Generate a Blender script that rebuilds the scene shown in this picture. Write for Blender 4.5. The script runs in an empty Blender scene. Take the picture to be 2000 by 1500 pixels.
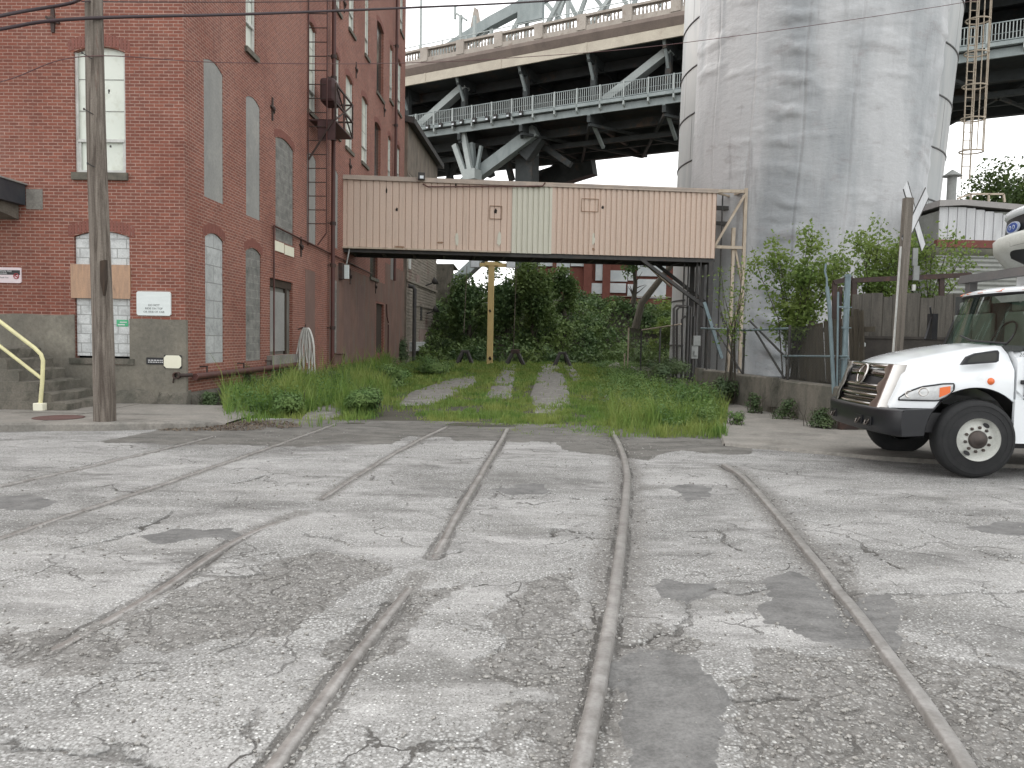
import bpy, bmesh, math, random
import numpy as np
from math import radians as R, sin, cos, tan, pi
from mathutils import Matrix, Vector
random.seed(7); rng = np.random.default_rng(7)
SC = bpy.context.scene
COL = SC.collection
# ---------------- camera
CAM_H = 1.65; FPX = 1500.0; PITCH = math.atan(90/1500); ROLL = 0.019
fwd = Vector((0, cos(PITCH), -sin(PITCH))); up0 = Vector((0, sin(PITCH), cos(PITCH)))
right = Vector((cos(ROLL), 0, 0)) + up0*sin(ROLL); right.normalize()
up = right.cross(fwd); up.normalize()
camd = bpy.data.cameras.new('camera'); cam = bpy.data.objects.new('camera', camd); COL.objects.link(cam)
cam.matrix_world = Matrix(((right.x, up.x, -fwd.x, 0), (right.y, up.y, -fwd.y, 0), (right.z, up.z, -fwd.z, CAM_H), (0, 0, 0, 1)))
camd.sensor_width = 36; camd.lens = 36*FPX/2000; camd.clip_end = 2000; camd.clip_start = 0.05
SC.camera = cam
# ---------------- sky and sun
W = bpy.data.worlds.new('World'); SC.world = W; W.use_nodes = True
nt = W.node_tree; nt.nodes.clear()
SUN_EL, SUN_AZ = R(38), R(-60)      # soft light, from behind the brick building
sky = nt.nodes.new('ShaderNodeTexSky'); sky.sky_type = 'NISHITA'; sky.sun_disc = False
sky.sun_elevation = SUN_EL; sky.sun_rotation = SUN_AZ; sky.dust_density = 4.0; sky.air_density = 1.0; sky.ozone_density = 1.0
hs = nt.nodes.new('ShaderNodeHueSaturation'); hs.inputs['Saturation'].default_value = 0.30
nt.links.new(sky.outputs[0], hs.inputs['Color'])
mx = nt.nodes.new('ShaderNodeMix'); mx.data_type = 'RGBA'; mx.inputs['Factor'].default_value = 0.65
mx.inputs['B'].default_value = (9.85, 9.85, 9.75, 1)      # even cloud cover
nt.links.new(hs.outputs[0], mx.inputs['A'])
bg = nt.nodes.new('ShaderNodeBackground'); bg.inputs['Strength'].default_value = 0.142
wo = nt.nodes.new('ShaderNodeOutputWorld')
nt.links.new(mx.outputs['Result'], bg.inputs['Color']); nt.links.new(bg.outputs[0], wo.inputs['Surface'])
sl = bpy.data.lights.new('sun', 'SUN'); sl.energy = 0.7; sl.angle = R(14); sl.color = (1, .97, .92)
so = bpy.data.objects.new('sun', sl); COL.objects.link(so)
sd = Vector((sin(SUN_AZ)*cos(SUN_EL), cos(SUN_AZ)*cos(SUN_EL), sin(SUN_EL)))
so.rotation_euler = sd.to_track_quat('Z', 'Y').to_euler(); so.location = (0, 0, 40)
SC.view_settings.view_transform = 'Standard'; SC.view_settings.look = 'None'
SC.view_settings.exposure = 0.84; SC.view_settings.gamma = 1
SC.cycles.max_bounces = 6; SC.cycles.diffuse_bounces = 3
# ---------------- measuring helpers: photo pixel -> point on a real plane
def ray(px, py):
    return (right*((px-1000)/FPX) - up*((py-750)/FPX) + fwd)
C0 = Vector((0, 0, CAM_H))
def onY(px, py, Y):
    d = ray(px, py); return C0 + d*(Y/d.y)
def onX(px, py, X):
    d = ray(px, py); return C0 + d*(X/d.x)
def onZ(px, py, z=0.0):
    d = ray(px, py); return C0 + d*((z-CAM_H)/d.z)
def onP(px, py, p, n):
    d = ray(px, py); p = Vector(p); n = Vector(n); return C0 + d*((p-C0).dot(n)/d.dot(n))
def proj(P):      # numpy (N,3) -> pixels
    Q = P - np.array(C0); x = Q@np.array(right); y = Q@np.array(up); z = Q@np.array(fwd)
    return 1000+FPX*x/z, 750-FPX*y/z
# ---------------- objects
MW = {}
def mw(o): return MW.get(o.name, Matrix.Identity(4)) if o else Matrix.Identity(4)
def thing(name, label, cat, loc=(0, 0, 0), rotz=0, group=None):
    o = bpy.data.objects.new(name, None); COL.objects.link(o); o.empty_display_size = .2
    o.location = loc; o.rotation_euler = (0, 0, rotz)
    MW[o.name] = Matrix.Translation(Vector(loc)) @ Matrix.Rotation(rotz, 4, 'Z')
    o['label'] = label; o['category'] = cat
    if group: o['group'] = group
    return o
def tag(o, label=None, cat=None, group=None, kind=None):
    if label: o['label'] = label
    if cat: o['category'] = cat
    if group: o['group'] = group
    if kind: o['kind'] = kind
    return o
class MB:
    def __init__(s): s.v = []; s.f = []; s.sm = []
    def add(s, vs, fs, smooth=False):
        b = len(s.v); s.v += [tuple(v) for v in vs]; s.f += [tuple(i+b for i in f) for f in fs]; s.sm += [smooth]*len(fs); return s
    def box(s, a, b, rz=0, c=None):
        x0, y0, z0 = (min(a[i], b[i]) for i in range(3)); x1, y1, z1 = (max(a[i], b[i]) for i in range(3))
        vs = [(x0,y0,z0),(x1,y0,z0),(x1,y1,z0),(x0,y1,z0),(x0,y0,z1),(x1,y0,z1),(x1,y1,z1),(x0,y1,z1)]
        if rz:
            cx, cy = c if c else ((x0+x1)/2, (y0+y1)/2)
            vs = [(cx+(x-cx)*cos(rz)-(y-cy)*sin(rz), cy+(x-cx)*sin(rz)+(y-cy)*cos(rz), z) for x, y, z in vs]
        return s.add(vs, [(0,3,2,1),(4,5,6,7),(0,1,5,4),(1,2,6,5),(2,3,7,6),(3,0,4,7)])
    def bar(s, a, b, w, h=None, upv=(0, 0, 1)):      # rectangular bar from a to b
        h = h or w; a = Vector(a); b = Vector(b); d = (b-a).normalized(); u = Vector(upv)
        if abs(d.dot(u)) > .98: u = Vector((1, 0, 0))
        sx = d.cross(u).normalized()*w/2; sy = sx.cross(d).normalized()*h/2
        vs = [p+q for p in (a, b) for q in (-sx-sy, sx-sy, sx+sy, -sx+sy)]
        return s.add(vs, [(0,3,2,1),(4,5,6,7),(0,1,5,4),(1,2,6,5),(2,3,7,6),(3,0,4,7)])
    def tube(s, pts, r, n=10, cap=True):
        pts = [Vector(p) for p in pts]; rs = r if isinstance(r, (list, tuple)) else [r]*len(pts)
        vs = []; fs = []; prev = None
        for i, p in enumerate(pts):
            d = (pts[min(i+1, len(pts)-1)]-pts[max(i-1, 0)]).normalized()
            if prev is None:
                u = Vector((0, 0, 1)) if abs(d.z) < .9 else Vector((1, 0, 0)); a = d.cross(u).normalized()
            else: a = (prev - d*prev.dot(d)).normalized()
            prev = a; b = d.cross(a)
            for k in range(n):
                t = 2*pi*k/n; vs.append(p+(a*cos(t)+b*sin(t))*rs[i])
        for i in range(len(pts)-1):
            for k in range(n):
                k2 = (k+1) % n; fs.append((i*n+k, i*n+k2, (i+1)*n+k2, (i+1)*n+k))
        s.add(vs, fs, True)
        if cap:
            s.add([vs[k] for k in range(n)], [tuple(range(n))]); s.add(vs[-n:], [tuple(reversed(range(n)))])
        return s
    def prism(s, poly, d):      # polygon (3D points) extruded by d
        poly = [Vector(p) for p in poly]; d = Vector(d); n = len(poly)
        return s.add(poly+[p+d for p in poly], [tuple(range(n)), tuple(reversed(range(n, 2*n)))]+[(i, i+n, (i+1) % n+n, (i+1) % n) for i in range(n)])
    def lathe(s, prof, c, axis, n=32, smooth=True):      # profile [(r,h)]
        ax = Vector(axis).normalized(); u = Vector((0, 0, 1)) if abs(ax.z) < .9 else Vector((1, 0, 0))
        a = ax.cross(u).normalized(); b = ax.cross(a); c = Vector(c); vs = []; fs = []
        for r, h in prof:
            for k in range(n):
                t = 2*pi*k/n; vs.append(c+ax*h+(a*cos(t)+b*sin(t))*r)
        for i in range(len(prof)-1):
            for k in range(n):
                k2 = (k+1) % n; fs.append((i*n+k, i*n+k2, (i+1)*n+k2, (i+1)*n+k))
        return s.add(vs, fs, smooth)
    def grid(s, rows, smooth=True, closed=False):
        n = len(rows[0]); vs = [p for r in rows for p in r]; fs = []
        for i in range(len(rows)-1):
            for k in range(n if closed else n-1):
                k2 = (k+1) % n; fs.append((i*n+k, i*n+k2, (i+1)*n+k2, (i+1)*n+k))
        return s.add(vs, fs, smooth)
    def build(s, name, mat, parent=None, world=False, bevel=0, fixn=True):
        me = bpy.data.meshes.new(name); vs = s.v
        if world and parent:
            inv = mw(parent).inverted(); vs = [tuple(inv @ Vector(v)) for v in vs]
        me.from_pydata(vs, [], s.f); me.polygons.foreach_set('use_smooth', s.sm)
        if fixn and len(s.f) < 60000:
            bm = bmesh.new(); bm.from_mesh(me); bmesh.ops.recalc_face_normals(bm, faces=bm.faces); bm.to_mesh(me); bm.free()
        me.update(); boxuv(me); me.materials.append(mat)
        o = bpy.data.objects.new(name, me); COL.objects.link(o)
        if parent: o.parent = parent; MW[o.name] = mw(parent)
        if bevel:
            m = o.modifiers.new('b', 'BEVEL'); m.width = bevel; m.segments = 2; m.limit_method = 'ANGLE'; m.angle_limit = R(35)
        return o
def boxuv(me):
    n = len(me.loops)
    if not n: return
    co = np.empty(len(me.vertices)*3, 'f'); me.vertices.foreach_get('co', co); co = co.reshape(-1, 3)
    li = np.empty(n, 'i'); me.loops.foreach_get('vertex_index', li)
    nr = np.empty(len(me.polygons)*3, 'f'); me.polygons.foreach_get('normal', nr); nr = nr.reshape(-1, 3)
    lt = np.empty(len(me.polygons), 'i'); me.polygons.foreach_get('loop_total', lt)
    ax = np.repeat(np.argmax(np.abs(nr), 1), lt); P = co[li]
    uv = np.where((ax == 0)[:, None], P[:, [1, 2]], np.where((ax == 1)[:, None], P[:, [0, 2]], P[:, [0, 1]]))
    l = me.uv_layers.new(name='UVMap'); l.data.foreach_set('uv', uv.astype('f').ravel())
def structure(o): o['kind'] = 'structure'; return o
def npmesh(name, V, F, mat, parent=None, smooth=False, attrs=None):
    me = bpy.data.meshes.new(name); nv = len(V); k = F.shape[1]
    me.vertices.add(nv); me.vertices.foreach_set('co', V.astype('f').ravel())
    me.loops.add(F.size); me.loops.foreach_set('vertex_index', F.astype('i').ravel())
    me.polygons.add(len(F)); me.polygons.foreach_set('loop_start', np.arange(0, F.size, k, dtype='i'))
    me.polygons.foreach_set('use_smooth', np.full(len(F), smooth))
    me.update(calc_edges=True)
    for a, arr in (attrs or {}).items():
        at = me.attributes.new(a, 'FLOAT', 'POINT'); at.data.foreach_set('value', arr.astype('f'))
    me.materials.append(mat); o = bpy.data.objects.new(name, me); COL.objects.link(o)
    if parent: o.parent = parent; MW[o.name] = mw(parent)
    return o
# ---------------- materials
class N:      # small node helper
    def __init__(s, name):
        s.m = bpy.data.materials.new(name); s.m.use_nodes = True; s.t = s.m.node_tree; s.t.nodes.clear()
        s.out = s.t.nodes.new('ShaderNodeOutputMaterial'); s.b = s.t.nodes.new('ShaderNodeBsdfPrincipled')
        s.t.links.new(s.b.outputs[0], s.out.inputs[0])
        s.tc = s.t.nodes.new('ShaderNodeTexCoord')
    def node(s, ty, **kw):
        n = s.t.nodes.new(ty)
        for k, v in kw.items(): setattr(n, k, v)
        return n
    def link(s, a, b): s.t.links.new(a, b)
    def map(s, src, scale=(1, 1, 1), loc=(0, 0, 0), rot=(0, 0, 0)):
        n = s.node('ShaderNodeMapping'); n.inputs['Scale'].default_value = scale; n.inputs['Location'].default_value = loc; n.inputs['Rotation'].default_value = rot
        s.link(src, n.inputs[0]); return n.outputs[0]
    def noise(s, vec, scale, detail=4, rough=.6, dist=0):
        n = s.node('ShaderNodeTexNoise'); n.inputs['Scale'].default_value = scale; n.inputs['Detail'].default_value = detail
        n.inputs['Roughness'].default_value = rough; n.inputs['Distortion'].default_value = dist; s.link(vec, n.inputs['Vector']); return n.outputs[0]
    def vor(s, vec, scale, feature='F1', out=0, rand=1):
        n = s.node('ShaderNodeTexVoronoi', feature=feature); n.inputs['Scale'].default_value = scale; n.inputs['Randomness'].default_value = rand
        s.link(vec, n.inputs['Vector']); return n.outputs[out]
    def ramp(s, fac, a, b, ca=(0, 0, 0, 1), cb=(1, 1, 1, 1)):
        n = s.node('ShaderNodeValToRGB'); n.color_ramp.elements[0].position = a; n.color_ramp.elements[1].position = b
        n.color_ramp.elements[0].color = ca; n.color_ramp.elements[1].color = cb; s.link(fac, n.inputs[0]); return n.outputs[0]
    def mix(s, fac, a, b, mode='MIX'):
        n = s.node('ShaderNodeMix', data_type='RGBA', blend_type=mode)
        for sock, v in (('Factor', fac), ('A', a), ('B', b)):
            if isinstance(v, bpy.types.NodeSocket): s.link(v, n.inputs[sock])
            elif sock == 'Factor': n.inputs['Factor'].default_value = v
            else: n.inputs[sock].default_value = (*v[:3], 1)
        return n.outputs['Result']
    def math(s, op, a, b=0.0, clamp=False):
        n = s.node('ShaderNodeMath', operation=op, use_clamp=clamp)
        for i, v in enumerate((a, b)):
            if isinstance(v, bpy.types.NodeSocket): s.link(v, n.inputs[i])
            else: n.inputs[i].default_value = v
        return n.outputs[0]
    def bump(s, h, strength, dist=.01, prev=None):
        n = s.node('ShaderNodeBump'); n.inputs['Strength'].default_value = strength; n.inputs['Distance'].default_value = dist
        s.link(h, n.inputs['Height'])
        if prev: s.link(prev, n.inputs['Normal'])
        return n.outputs[0]
    def fin(s, col, rough=.8, normal=None, metal=0, **kw):
        for k, v in (('Base Color', col), ('Roughness', rough), ('Metallic', metal)):
            if isinstance(v, bpy.types.NodeSocket): s.link(v, s.b.inputs[k])
            elif k == 'Base Color': s.b.inputs[k].default_value = (*v[:3], 1)
            else: s.b.inputs[k].default_value = v
        if normal: s.link(normal, s.b.inputs['Normal'])
        for k, v in kw.items(): s.b.inputs[k.replace('_', ' ')].default_value = v
        return s.m
def M(name, c1, c2=None, scale=3, stretch=(1, 1, 1), rough=.75, bump=.15, bd=.01, metal=0, a=.35, b=.65, c3=None, s3=.8, a3=.55, b3=.7, st3=(1, 1, 1), fine=.25, **kw):
    n = N(name); o = n.tc.outputs['Object']; c2 = c2 or tuple(v*.8 for v in c1)
    v = n.map(o, stretch); f = n.noise(v, scale, 6, .65, .4); col = n.mix(n.ramp(f, a, b), c1, c2)
    if c3: col = n.mix(n.ramp(n.noise(n.map(o, st3, (3.3, 1.7, 5.1)), s3, 5, .7), a3, b3), col, c3)
    g = n.noise(o, scale*14, 3, .7)
    if fine: col = n.mix(fine, col, n.ramp(g, .3, .7, (.35, .35, .35, 1), (1, 1, 1, 1)), 'MULTIPLY')
    nb = n.bump(n.math('ADD', f, n.math('MULTIPLY', g, .4)), bump, bd) if bump else None
    return n.fin(col, rough, nb, metal, **kw)
def brick_mat(name, ca, cb, mortar, paint=.0, scale=1.0):
    n = N(name); uv = n.tc.outputs['UV']
    wob = n.noise(uv, 1.7, 3); wv = n.node('ShaderNodeVectorMath', operation='MULTIPLY_ADD')
    n.link(wob, wv.inputs[0]); wv.inputs[1].default_value = (.012, .012, 0); n.link(uv, wv.inputs[2])
    bt = n.node('ShaderNodeTexBrick', offset=.5, squash=1)
    n.link(wv.outputs[0], bt.inputs['Vector'])
    for k, v in (('Scale', 1), ('Mortar Size', .0095), ('Mortar Smooth', .25), ('Bias', 0), ('Brick Width', .205*scale), ('Row Height', .0677*scale)): bt.inputs[k].default_value = v
    bt.inputs['Color1'].default_value = (*ca, 1); bt.inputs['Color2'].default_value = (*cb, 1)
    mo = n.mix(n.ramp(n.noise(uv, 9, 4), .35, .7), mortar, tuple(v*.62 for v in mortar))
    n.link(mo, bt.inputs['Mortar'])
    col = bt.outputs['Color']
    blot = n.noise(uv, .35, 5, .7); col = n.mix(n.ramp(blot, .42, .62), col, n.mix(1, col, (.80, .72, .70), 'MULTIPLY'))
    pale = n.noise(n.map(uv, (1.3, .35, 1), (9, 4, 0)), .8, 6, .7)
    col = n.mix(n.math('MULTIPLY', n.ramp(pale, .55, .75), .25), col, (.40, .25, .20))
    st = n.noise(n.map(uv, (2.2, .12, 1), (2, 7, 0)), 1.2, 6, .72)
    col = n.mix(n.math('MULTIPLY', n.ramp(st, .56, .74), .45), col, (.12, .055, .045))
    fi = n.noise(uv, 38, 3, .7); col = n.mix(.38, col, n.ramp(fi, .3, .7, (.45, .45, .45, 1), (1, 1, 1, 1)), 'MULTIPLY')
    h = n.math('ADD', n.math('MULTIPLY', bt.outputs['Fac'], -1), n.math('MULTIPLY', fi, .5))
    return n.fin(col, .86, n.bump(h, .55, .012))
MAT = {}
MAT['brick'] = brick_mat('red_brick', (.29, .100, .066), (.20, .070, .050), (.47, .31, .25))
MAT['arch'] = M('arch_brick', (.27, .10, .075), (.17, .062, .048), 14, (3, 3, .4), bump=.5)
MAT['base'] = M('base_render', (.235, .215, .175), (.165, .155, .13), 1.1, rough=.9, bump=.3, bd=.02, c3=(.30, .28, .23), s3=.7, fine=.45)
MAT['concrete'] = M('concrete', (.30, .28, .25), (.21, .20, .18), 1.6, rough=.9, bump=.3, bd=.015, c3=(.13, .12, .105), s3=.9, a3=.56, b3=.72, fine=.5)
MAT['oldconc'] = M('stained_concrete', (.20, .18, .15), (.12, .115, .095), 2.2, (1, 1, .5), rough=.95, bump=.5, bd=.03, c3=(.06, .06, .045), s3=1.6, a3=.5, b3=.7, fine=.5)
MAT['stone'] = M('sill_stone', (.16, .145, .115), (.09, .085, .07), 5, rough=.9, bump=.4)
MAT['greypatch'] = M('grey_infill_board', (.31, .308, .29), (.245, .245, .235), 1.3, (1, 1, .6), rough=.85, bump=.12, c3=(.36, .35, .32), s3=.9, fine=.3)
def block_mat(name, c1, c2, mort, w, h, off=.5):
    n = N(name); uv = n.tc.outputs['UV']; bt = n.node('ShaderNodeTexBrick', offset=off)
    n.link(n.map(uv, (1, 1, 1), (.07, .03, 0)), bt.inputs['Vector'])
    for k, v in (('Scale', 1), ('Mortar Size', .012), ('Mortar Smooth', .3), ('Brick Width', w), ('Row Height', h)): bt.inputs[k].default_value = v
    bt.inputs['Color1'].default_value = (*c1, 1); bt.inputs['Color2'].default_value = (*c2, 1); bt.inputs['Mortar'].default_value = (*mort, 1)
    f = n.noise(uv, 3.2, 6, .75); col = n.mix(n.ramp(f, .45, .68), bt.outputs['Color'], tuple(v*.55 for v in c1))
    g = n.noise(uv, 30, 3, .7); col = n.mix(.4, col, n.ramp(g, .3, .7, (.45, .45, .45, 1), (1, 1, 1, 1)), 'MULTIPLY')
    return n.fin(col, .85, n.bump(n.math('ADD', n.math('MULTIPLY', bt.outputs['Fac'], -1), g), .5, .015))
MAT['block'] = block_mat('concrete_block', (.20, .20, .185), (.25, .245, .225), (.30, .29, .27), .4, .2)
MAT['whiteblock'] = block_mat('whitewashed_block', (.72, .74, .735), (.62, .64, .635), (.36, .37, .36), .4, .2)
MAT['paleblock'] = block_mat('silvery_block', (.54, .555, .55), (.42, .435, .43), (.26, .26, .25), .8, .4)
MAT['ply'] = M('plywood', (.50, .32, .21), (.36, .24, .17), 3.5, (5, 5, .7), rough=.8, bump=.1, c3=(.14, .10, .08), s3=4, st3=(3, 3, .4), a3=.6, b3=.72)
MAT['shade'] = M('window_shade', (.70, .73, .66), (.62, .66, .59), .8, rough=.28, bump=0, fine=0, c3=(.44, .45, .36), s3=1.4, a3=.5, b3=.75)
MAT['whitepaint'] = M('white_frame_paint', (.66, .67, .64), (.5, .5, .47), 5, rough=.6, bump=.1)
MAT['darkglass'] = M('dark_window', (.035, .038, .035), (.05, .05, .045), 3, rough=.15, bump=0, fine=0)
MAT['darkwood'] = M('dark_door_wood', (.055, .035, .022), (.03, .02, .014), 5, (4, 4, .6), rough=.85)
MAT['greydoor'] = M('grey_door_boards', (.19, .185, .165), (.11, .105, .09), 5, (5, 5, .5), rough=.85)
MAT['rustiron'] = M('rusty_dark_iron', (.060, .036, .030), (.036, .025, .022), 6, rough=.75, bump=.25, c3=(.10, .052, .036), s3=3)
MAT['redpipe'] = M('red_brown_pipe', (.10, .033, .026), (.065, .026, .022), 5, (1, 1, .3), rough=.6, bump=.15)
MAT['patina'] = M('rust_red_plate', (.07, .03, .03), (.05, .022, .022), 4, rough=.6)
MAT['galv'] = M('galvanized_steel', (.22, .29, .31), (.15, .20, .22), 7, (1, 1, .4), rough=.55, bump=.1, metal=.25, c3=(.20, .15, .11), s3=3, a3=.64, b3=.78)
MAT['steelgrey'] = M('grey_bridge_paint', (.34, .385, .385), (.25, .29, .29), 1.2, (1, 1, .5), rough=.7, bump=.1, c3=(.22, .18, .14), s3=.9, a3=.64, b3=.8)
MAT['steelpale'] = M('pale_paint_and_glare', (.46, .50, .49), (.38, .42, .41), 1, rough=.7, bump=.05)  # pale paint; on the arch truss the tone stands in for sky glare
MAT['understeel'] = M('shaded_bridge_steel', (.060, .068, .070), (.04, .046, .046), 1.1, rough=.85, c3=(.11, .08, .06), s3=.5)  # dark colour paints in the dimness between and under the decks
MAT['bconc'] = M('bridge_concrete', (.47, .425, .375), (.37, .33, .29), .8, (1, 1, .5), rough=.9, c3=(.22, .16, .13), s3=1.1, a3=.55, b3=.75)
MAT['cream'] = M('cream_fascia_paint', (.60, .55, .45), (.50, .45, .37), .8, rough=.8, c3=(.38, .30, .24), s3=.8, a3=.6, b3=.8)
MAT['peach'] = M('peach_corrugated_paint', (.60, .465, .375), (.565, .445, .365), 1.2, (1, 1, .3), rough=.62, bump=.04, c3=(.40, .31, .235), s3=1.6, st3=(2.4, 2.4, .16), a3=.57, b3=.80, fine=.2)
MAT['mint'] = M('faded_green_corrugated', (.575, .565, .475), (.53, .525, .44), 1.4, (1, 1, .3), rough=.62, bump=.04, fine=.12)
MAT['creamsteel'] = M('cream_truss_paint', (.52, .45, .36), (.40, .33, .25), 5, (1, 1, .5), rough=.75, c3=(.16, .09, .06), s3=3, a3=.6, b3=.72)
MAT['darksteel'] = M('dark_steel', (.035, .036, .037), (.06, .055, .05), 4, rough=.7, c3=(.10, .06, .045), s3=2.5, a3=.6, b3=.75)
MAT['tank'] = M('tank_panel', (.44, .44, .43), (.36, .37, .37), .6, (1, 1, .4), rough=.7, bump=.04, c3=(.46, .52, .54), s3=.4)
MAT['rail'] = M('worn_rail_steel', (.40, .385, .37), (.24, .225, .21), 3, (2, 2, 2), rough=.42, bump=.15, metal=.45, c3=(.46, .44, .42), s3=2.2, fine=.35)
MAT['sheath'] = M('black_plastic', (.018, .018, .02), (.03, .03, .03), 6, rough=.45, bump=.05)
MAT['yellow'] = M('yellow_painted_steel', (.62, .47, .20), (.52, .40, .18), 3, (1, 1, .4), rough=.6, bump=.05, fine=.15, c3=(.12, .06, .03), s3=2, a3=.72, b3=.75)
MAT['handrail'] = M('pale_yellow_rail_paint', (.72, .68, .38), (.62, .58, .34), 6, rough=.5, bump=.05, fine=.1)
MAT['rubber'] = M('tyre_rubber', (.014, .015, .016), (.022, .022, .023), 8, rough=.85, bump=.1)
MAT['truckwhite'] = M('truck_white_paint', (.76, .79, .81), (.74, .77, .79), 1, rough=.22, bump=0, fine=.0, Coat_Weight=.6, Coat_Roughness=.06, c3=(.58, .58, .56), s3=1.8, a3=.62, b3=.85)
MAT['wheelwhite'] = M('wheel_white_paint', (.62, .63, .59), (.54, .55, .51), 4, rough=.5, bump=.05, c3=(.30, .28, .24), s3=5, a3=.62, b3=.8)
MAT['bumper'] = M('bumper_black', (.011, .012, .015), (.016, .017, .020), 3, rough=.38, bump=.02, fine=.2)
MAT['chrome'] = M('chrome', (.60, .57, .54), (.5, .48, .46), 2, rough=.12, bump=0, metal=1, fine=0)
MAT['chromedark'] = M('smoked_chrome', (.23, .21, .195), (.18, .165, .155), 2, rough=.22, bump=0, metal=1, fine=0)
MAT['carglass'] = M('windshield_glass', (.050, .068, .060), (.075, .095, .080), 1.3, rough=.05, bump=0, fine=0, Specular_IOR_Level=.6)
MAT['orange'] = M('orange_lens', (.75, .17, .05), (.7, .15, .04), 2, rough=.25, bump=0, fine=0)
MAT['lens'] = M('clear_lens', (.62, .63, .63), (.45, .46, .47), 9, rough=.08, bump=0, fine=0, Coat_Weight=1.0)
MAT['board'] = M('grey_fence_board', (.13, .118, .10), (.075, .07, .06), 3, (6, 6, .5), rough=.9, bump=.4, c3=(.045, .04, .035), s3=2.2, st3=(2, 2, .5), a3=.55, b3=.75, fine=.4)
MAT['board2'] = M('brown_leaning_board', (.085, .072, .05), (.05, .043, .032), 3, (6, 6, .5), rough=.9, bump=.4, fine=.4)
MAT['pole'] = M('weathered_pole_wood', (.26, .225, .19), (.10, .08, .065), 3.2, (6, 6, .28), rough=.92, bump=.9, bd=.03, a=.38, b=.62, c3=(.13, .055, .04), s3=1.6, st3=(3, 3, .3), a3=.6, b3=.7, fine=.4)
MAT['postwood'] = M('grey_post_wood', (.22, .195, .165), (.11, .095, .08), 4, (6, 6, .3), rough=.9, bump=.6, fine=.4)
MAT['clap'] = M('weathered_clapboard', (.36, .32, .27), (.21, .185, .15), 2, (.4, .4, 5), rough=.92, bump=.4, c3=(.20, .12, .10), s3=.6, fine=.4)
MAT['signwhite'] = M('sign_white', (.72, .77, .76), (.64, .69, .68), 3, (.4, .4, 3), rough=.5, bump=.03, fine=.08)
MAT['signcream'] = M('sign_cream', (.78, .76, .62), (.74, .72, .58), 3, rough=.5, bump=0, fine=.05)
MAT['hubmetal'] = M('hub_grease_brown', (.045, .038, .034), (.075, .055, .045), 8, rough=.6)
MAT['black'] = M('black_paint', (.012, .012, .014), (.018, .018, .02), 4, rough=.5, bump=0, fine=0)
MAT['signtext'] = M('faded_lettering', (.16, .17, .17), (.22, .23, .23), 20, rough=.6, bump=0, fine=0)
MAT['whitetext'] = M('white_lettering', (.65, .65, .65), rough=.6, bump=0, fine=0)
MAT['redsym'] = M('red_symbol', (.42, .05, .06), rough=.6, bump=0, fine=0)
MAT['pinkwhite'] = M('pinkish_sign', (.72, .62, .64), (.7, .6, .62), rough=.5, bump=0, fine=0)
MAT['green'] = M('green_sticker', (.03, .36, .16), (.10, .42, .22), 30, rough=.5, bump=0, fine=0)
MAT['blue'] = M('blue_emblem', (.03, .07, .28), (.04, .09, .32), rough=.3, bump=0, fine=0)
MAT['emblemsilver'] = M('emblem_silver', (.45, .5, .6), rough=.3, bump=0, fine=0)
MAT['wire'] = M('wire_insulation', (.025, .017, .02), (.04, .02, .025), rough=.6, bump=0, fine=0)
MAT['redwire'] = M('reddish_wire', (.11, .05, .05), rough=.6, bump=0, fine=0)
MAT['coilwhite'] = M('white_conduit', (.60, .59, .56), (.48, .47, .44), 6, rough=.5, bump=.03)
MAT['coilyellow'] = M('yellow_conduit', (.42, .29, .08), rough=.5, bump=.03)
MAT['roofgrey'] = M('grey_roof_metal', (.36, .34, .33), (.30, .29, .28), 1.5, rough=.6)
MAT['whitecorr'] = M('white_corrugated', (.62, .63, .64), (.50, .51, .52), 2, (3, 3, .3), rough=.6, c3=(.36, .35, .33), s3=2, st3=(2, 2, .3), a3=.58, b3=.75)
MAT['redband'] = M('rust_red_band', (.20, .065, .050), (.15, .05, .04), 2, rough=.8)
MAT['mossband'] = M('mossy_grey_sheet', (.135, .135, .10), (.09, .09, .07), 1.3, rough=.85)
MAT['siding'] = M('grey_ribbed_siding', (.29, .30, .28), (.22, .23, .21), 1.3, rough=.7)
MAT['bldred'] = M('far_red_brick', (.26, .10, .075), (.20, .075, .058), 1.2, rough=.9)
MAT['bldpale'] = M('far_window_panel', (.80, .84, .84), (.60, .66, .68), .6, rough=.3, bump=0, fine=0)  # pale colour stands in for sky reflected in the panes
MAT['soil'] = M('soil', (.075, .065, .05), (.05, .05, .035), 2, rough=.98, bump=.5, bd=.05)
MAT['pebble'] = M('pebble', (.42, .41, .39), (.25, .24, .22), 40, rough=.9, bump=.1, c3=(.13, .12, .11), s3=25, a3=.5, b3=.6)
MAT['lampwhite'] = M('floodlight_lens', (.72, .78, .82), rough=.2, bump=0, fine=0)
MAT['elecbox'] = M('electrical_box_grey', (.29, .30, .29), (.22, .23, .22), 4, rough=.6, c3=(.14, .12, .10), s3=4, a3=.62, b3=.8)
MAT['manhole'] = M('rusty_cover', (.14, .075, .065), (.10, .055, .05), 12, rough=.8, bump=.4)
n = N('lit_bulb'); MAT['bulb'] = n.fin((1, .9, .6), .5); n.b.inputs['Emission Color'].default_value = (1, .85, .5, 1); n.b.inputs['Emission Strength'].default_value = 6
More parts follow.
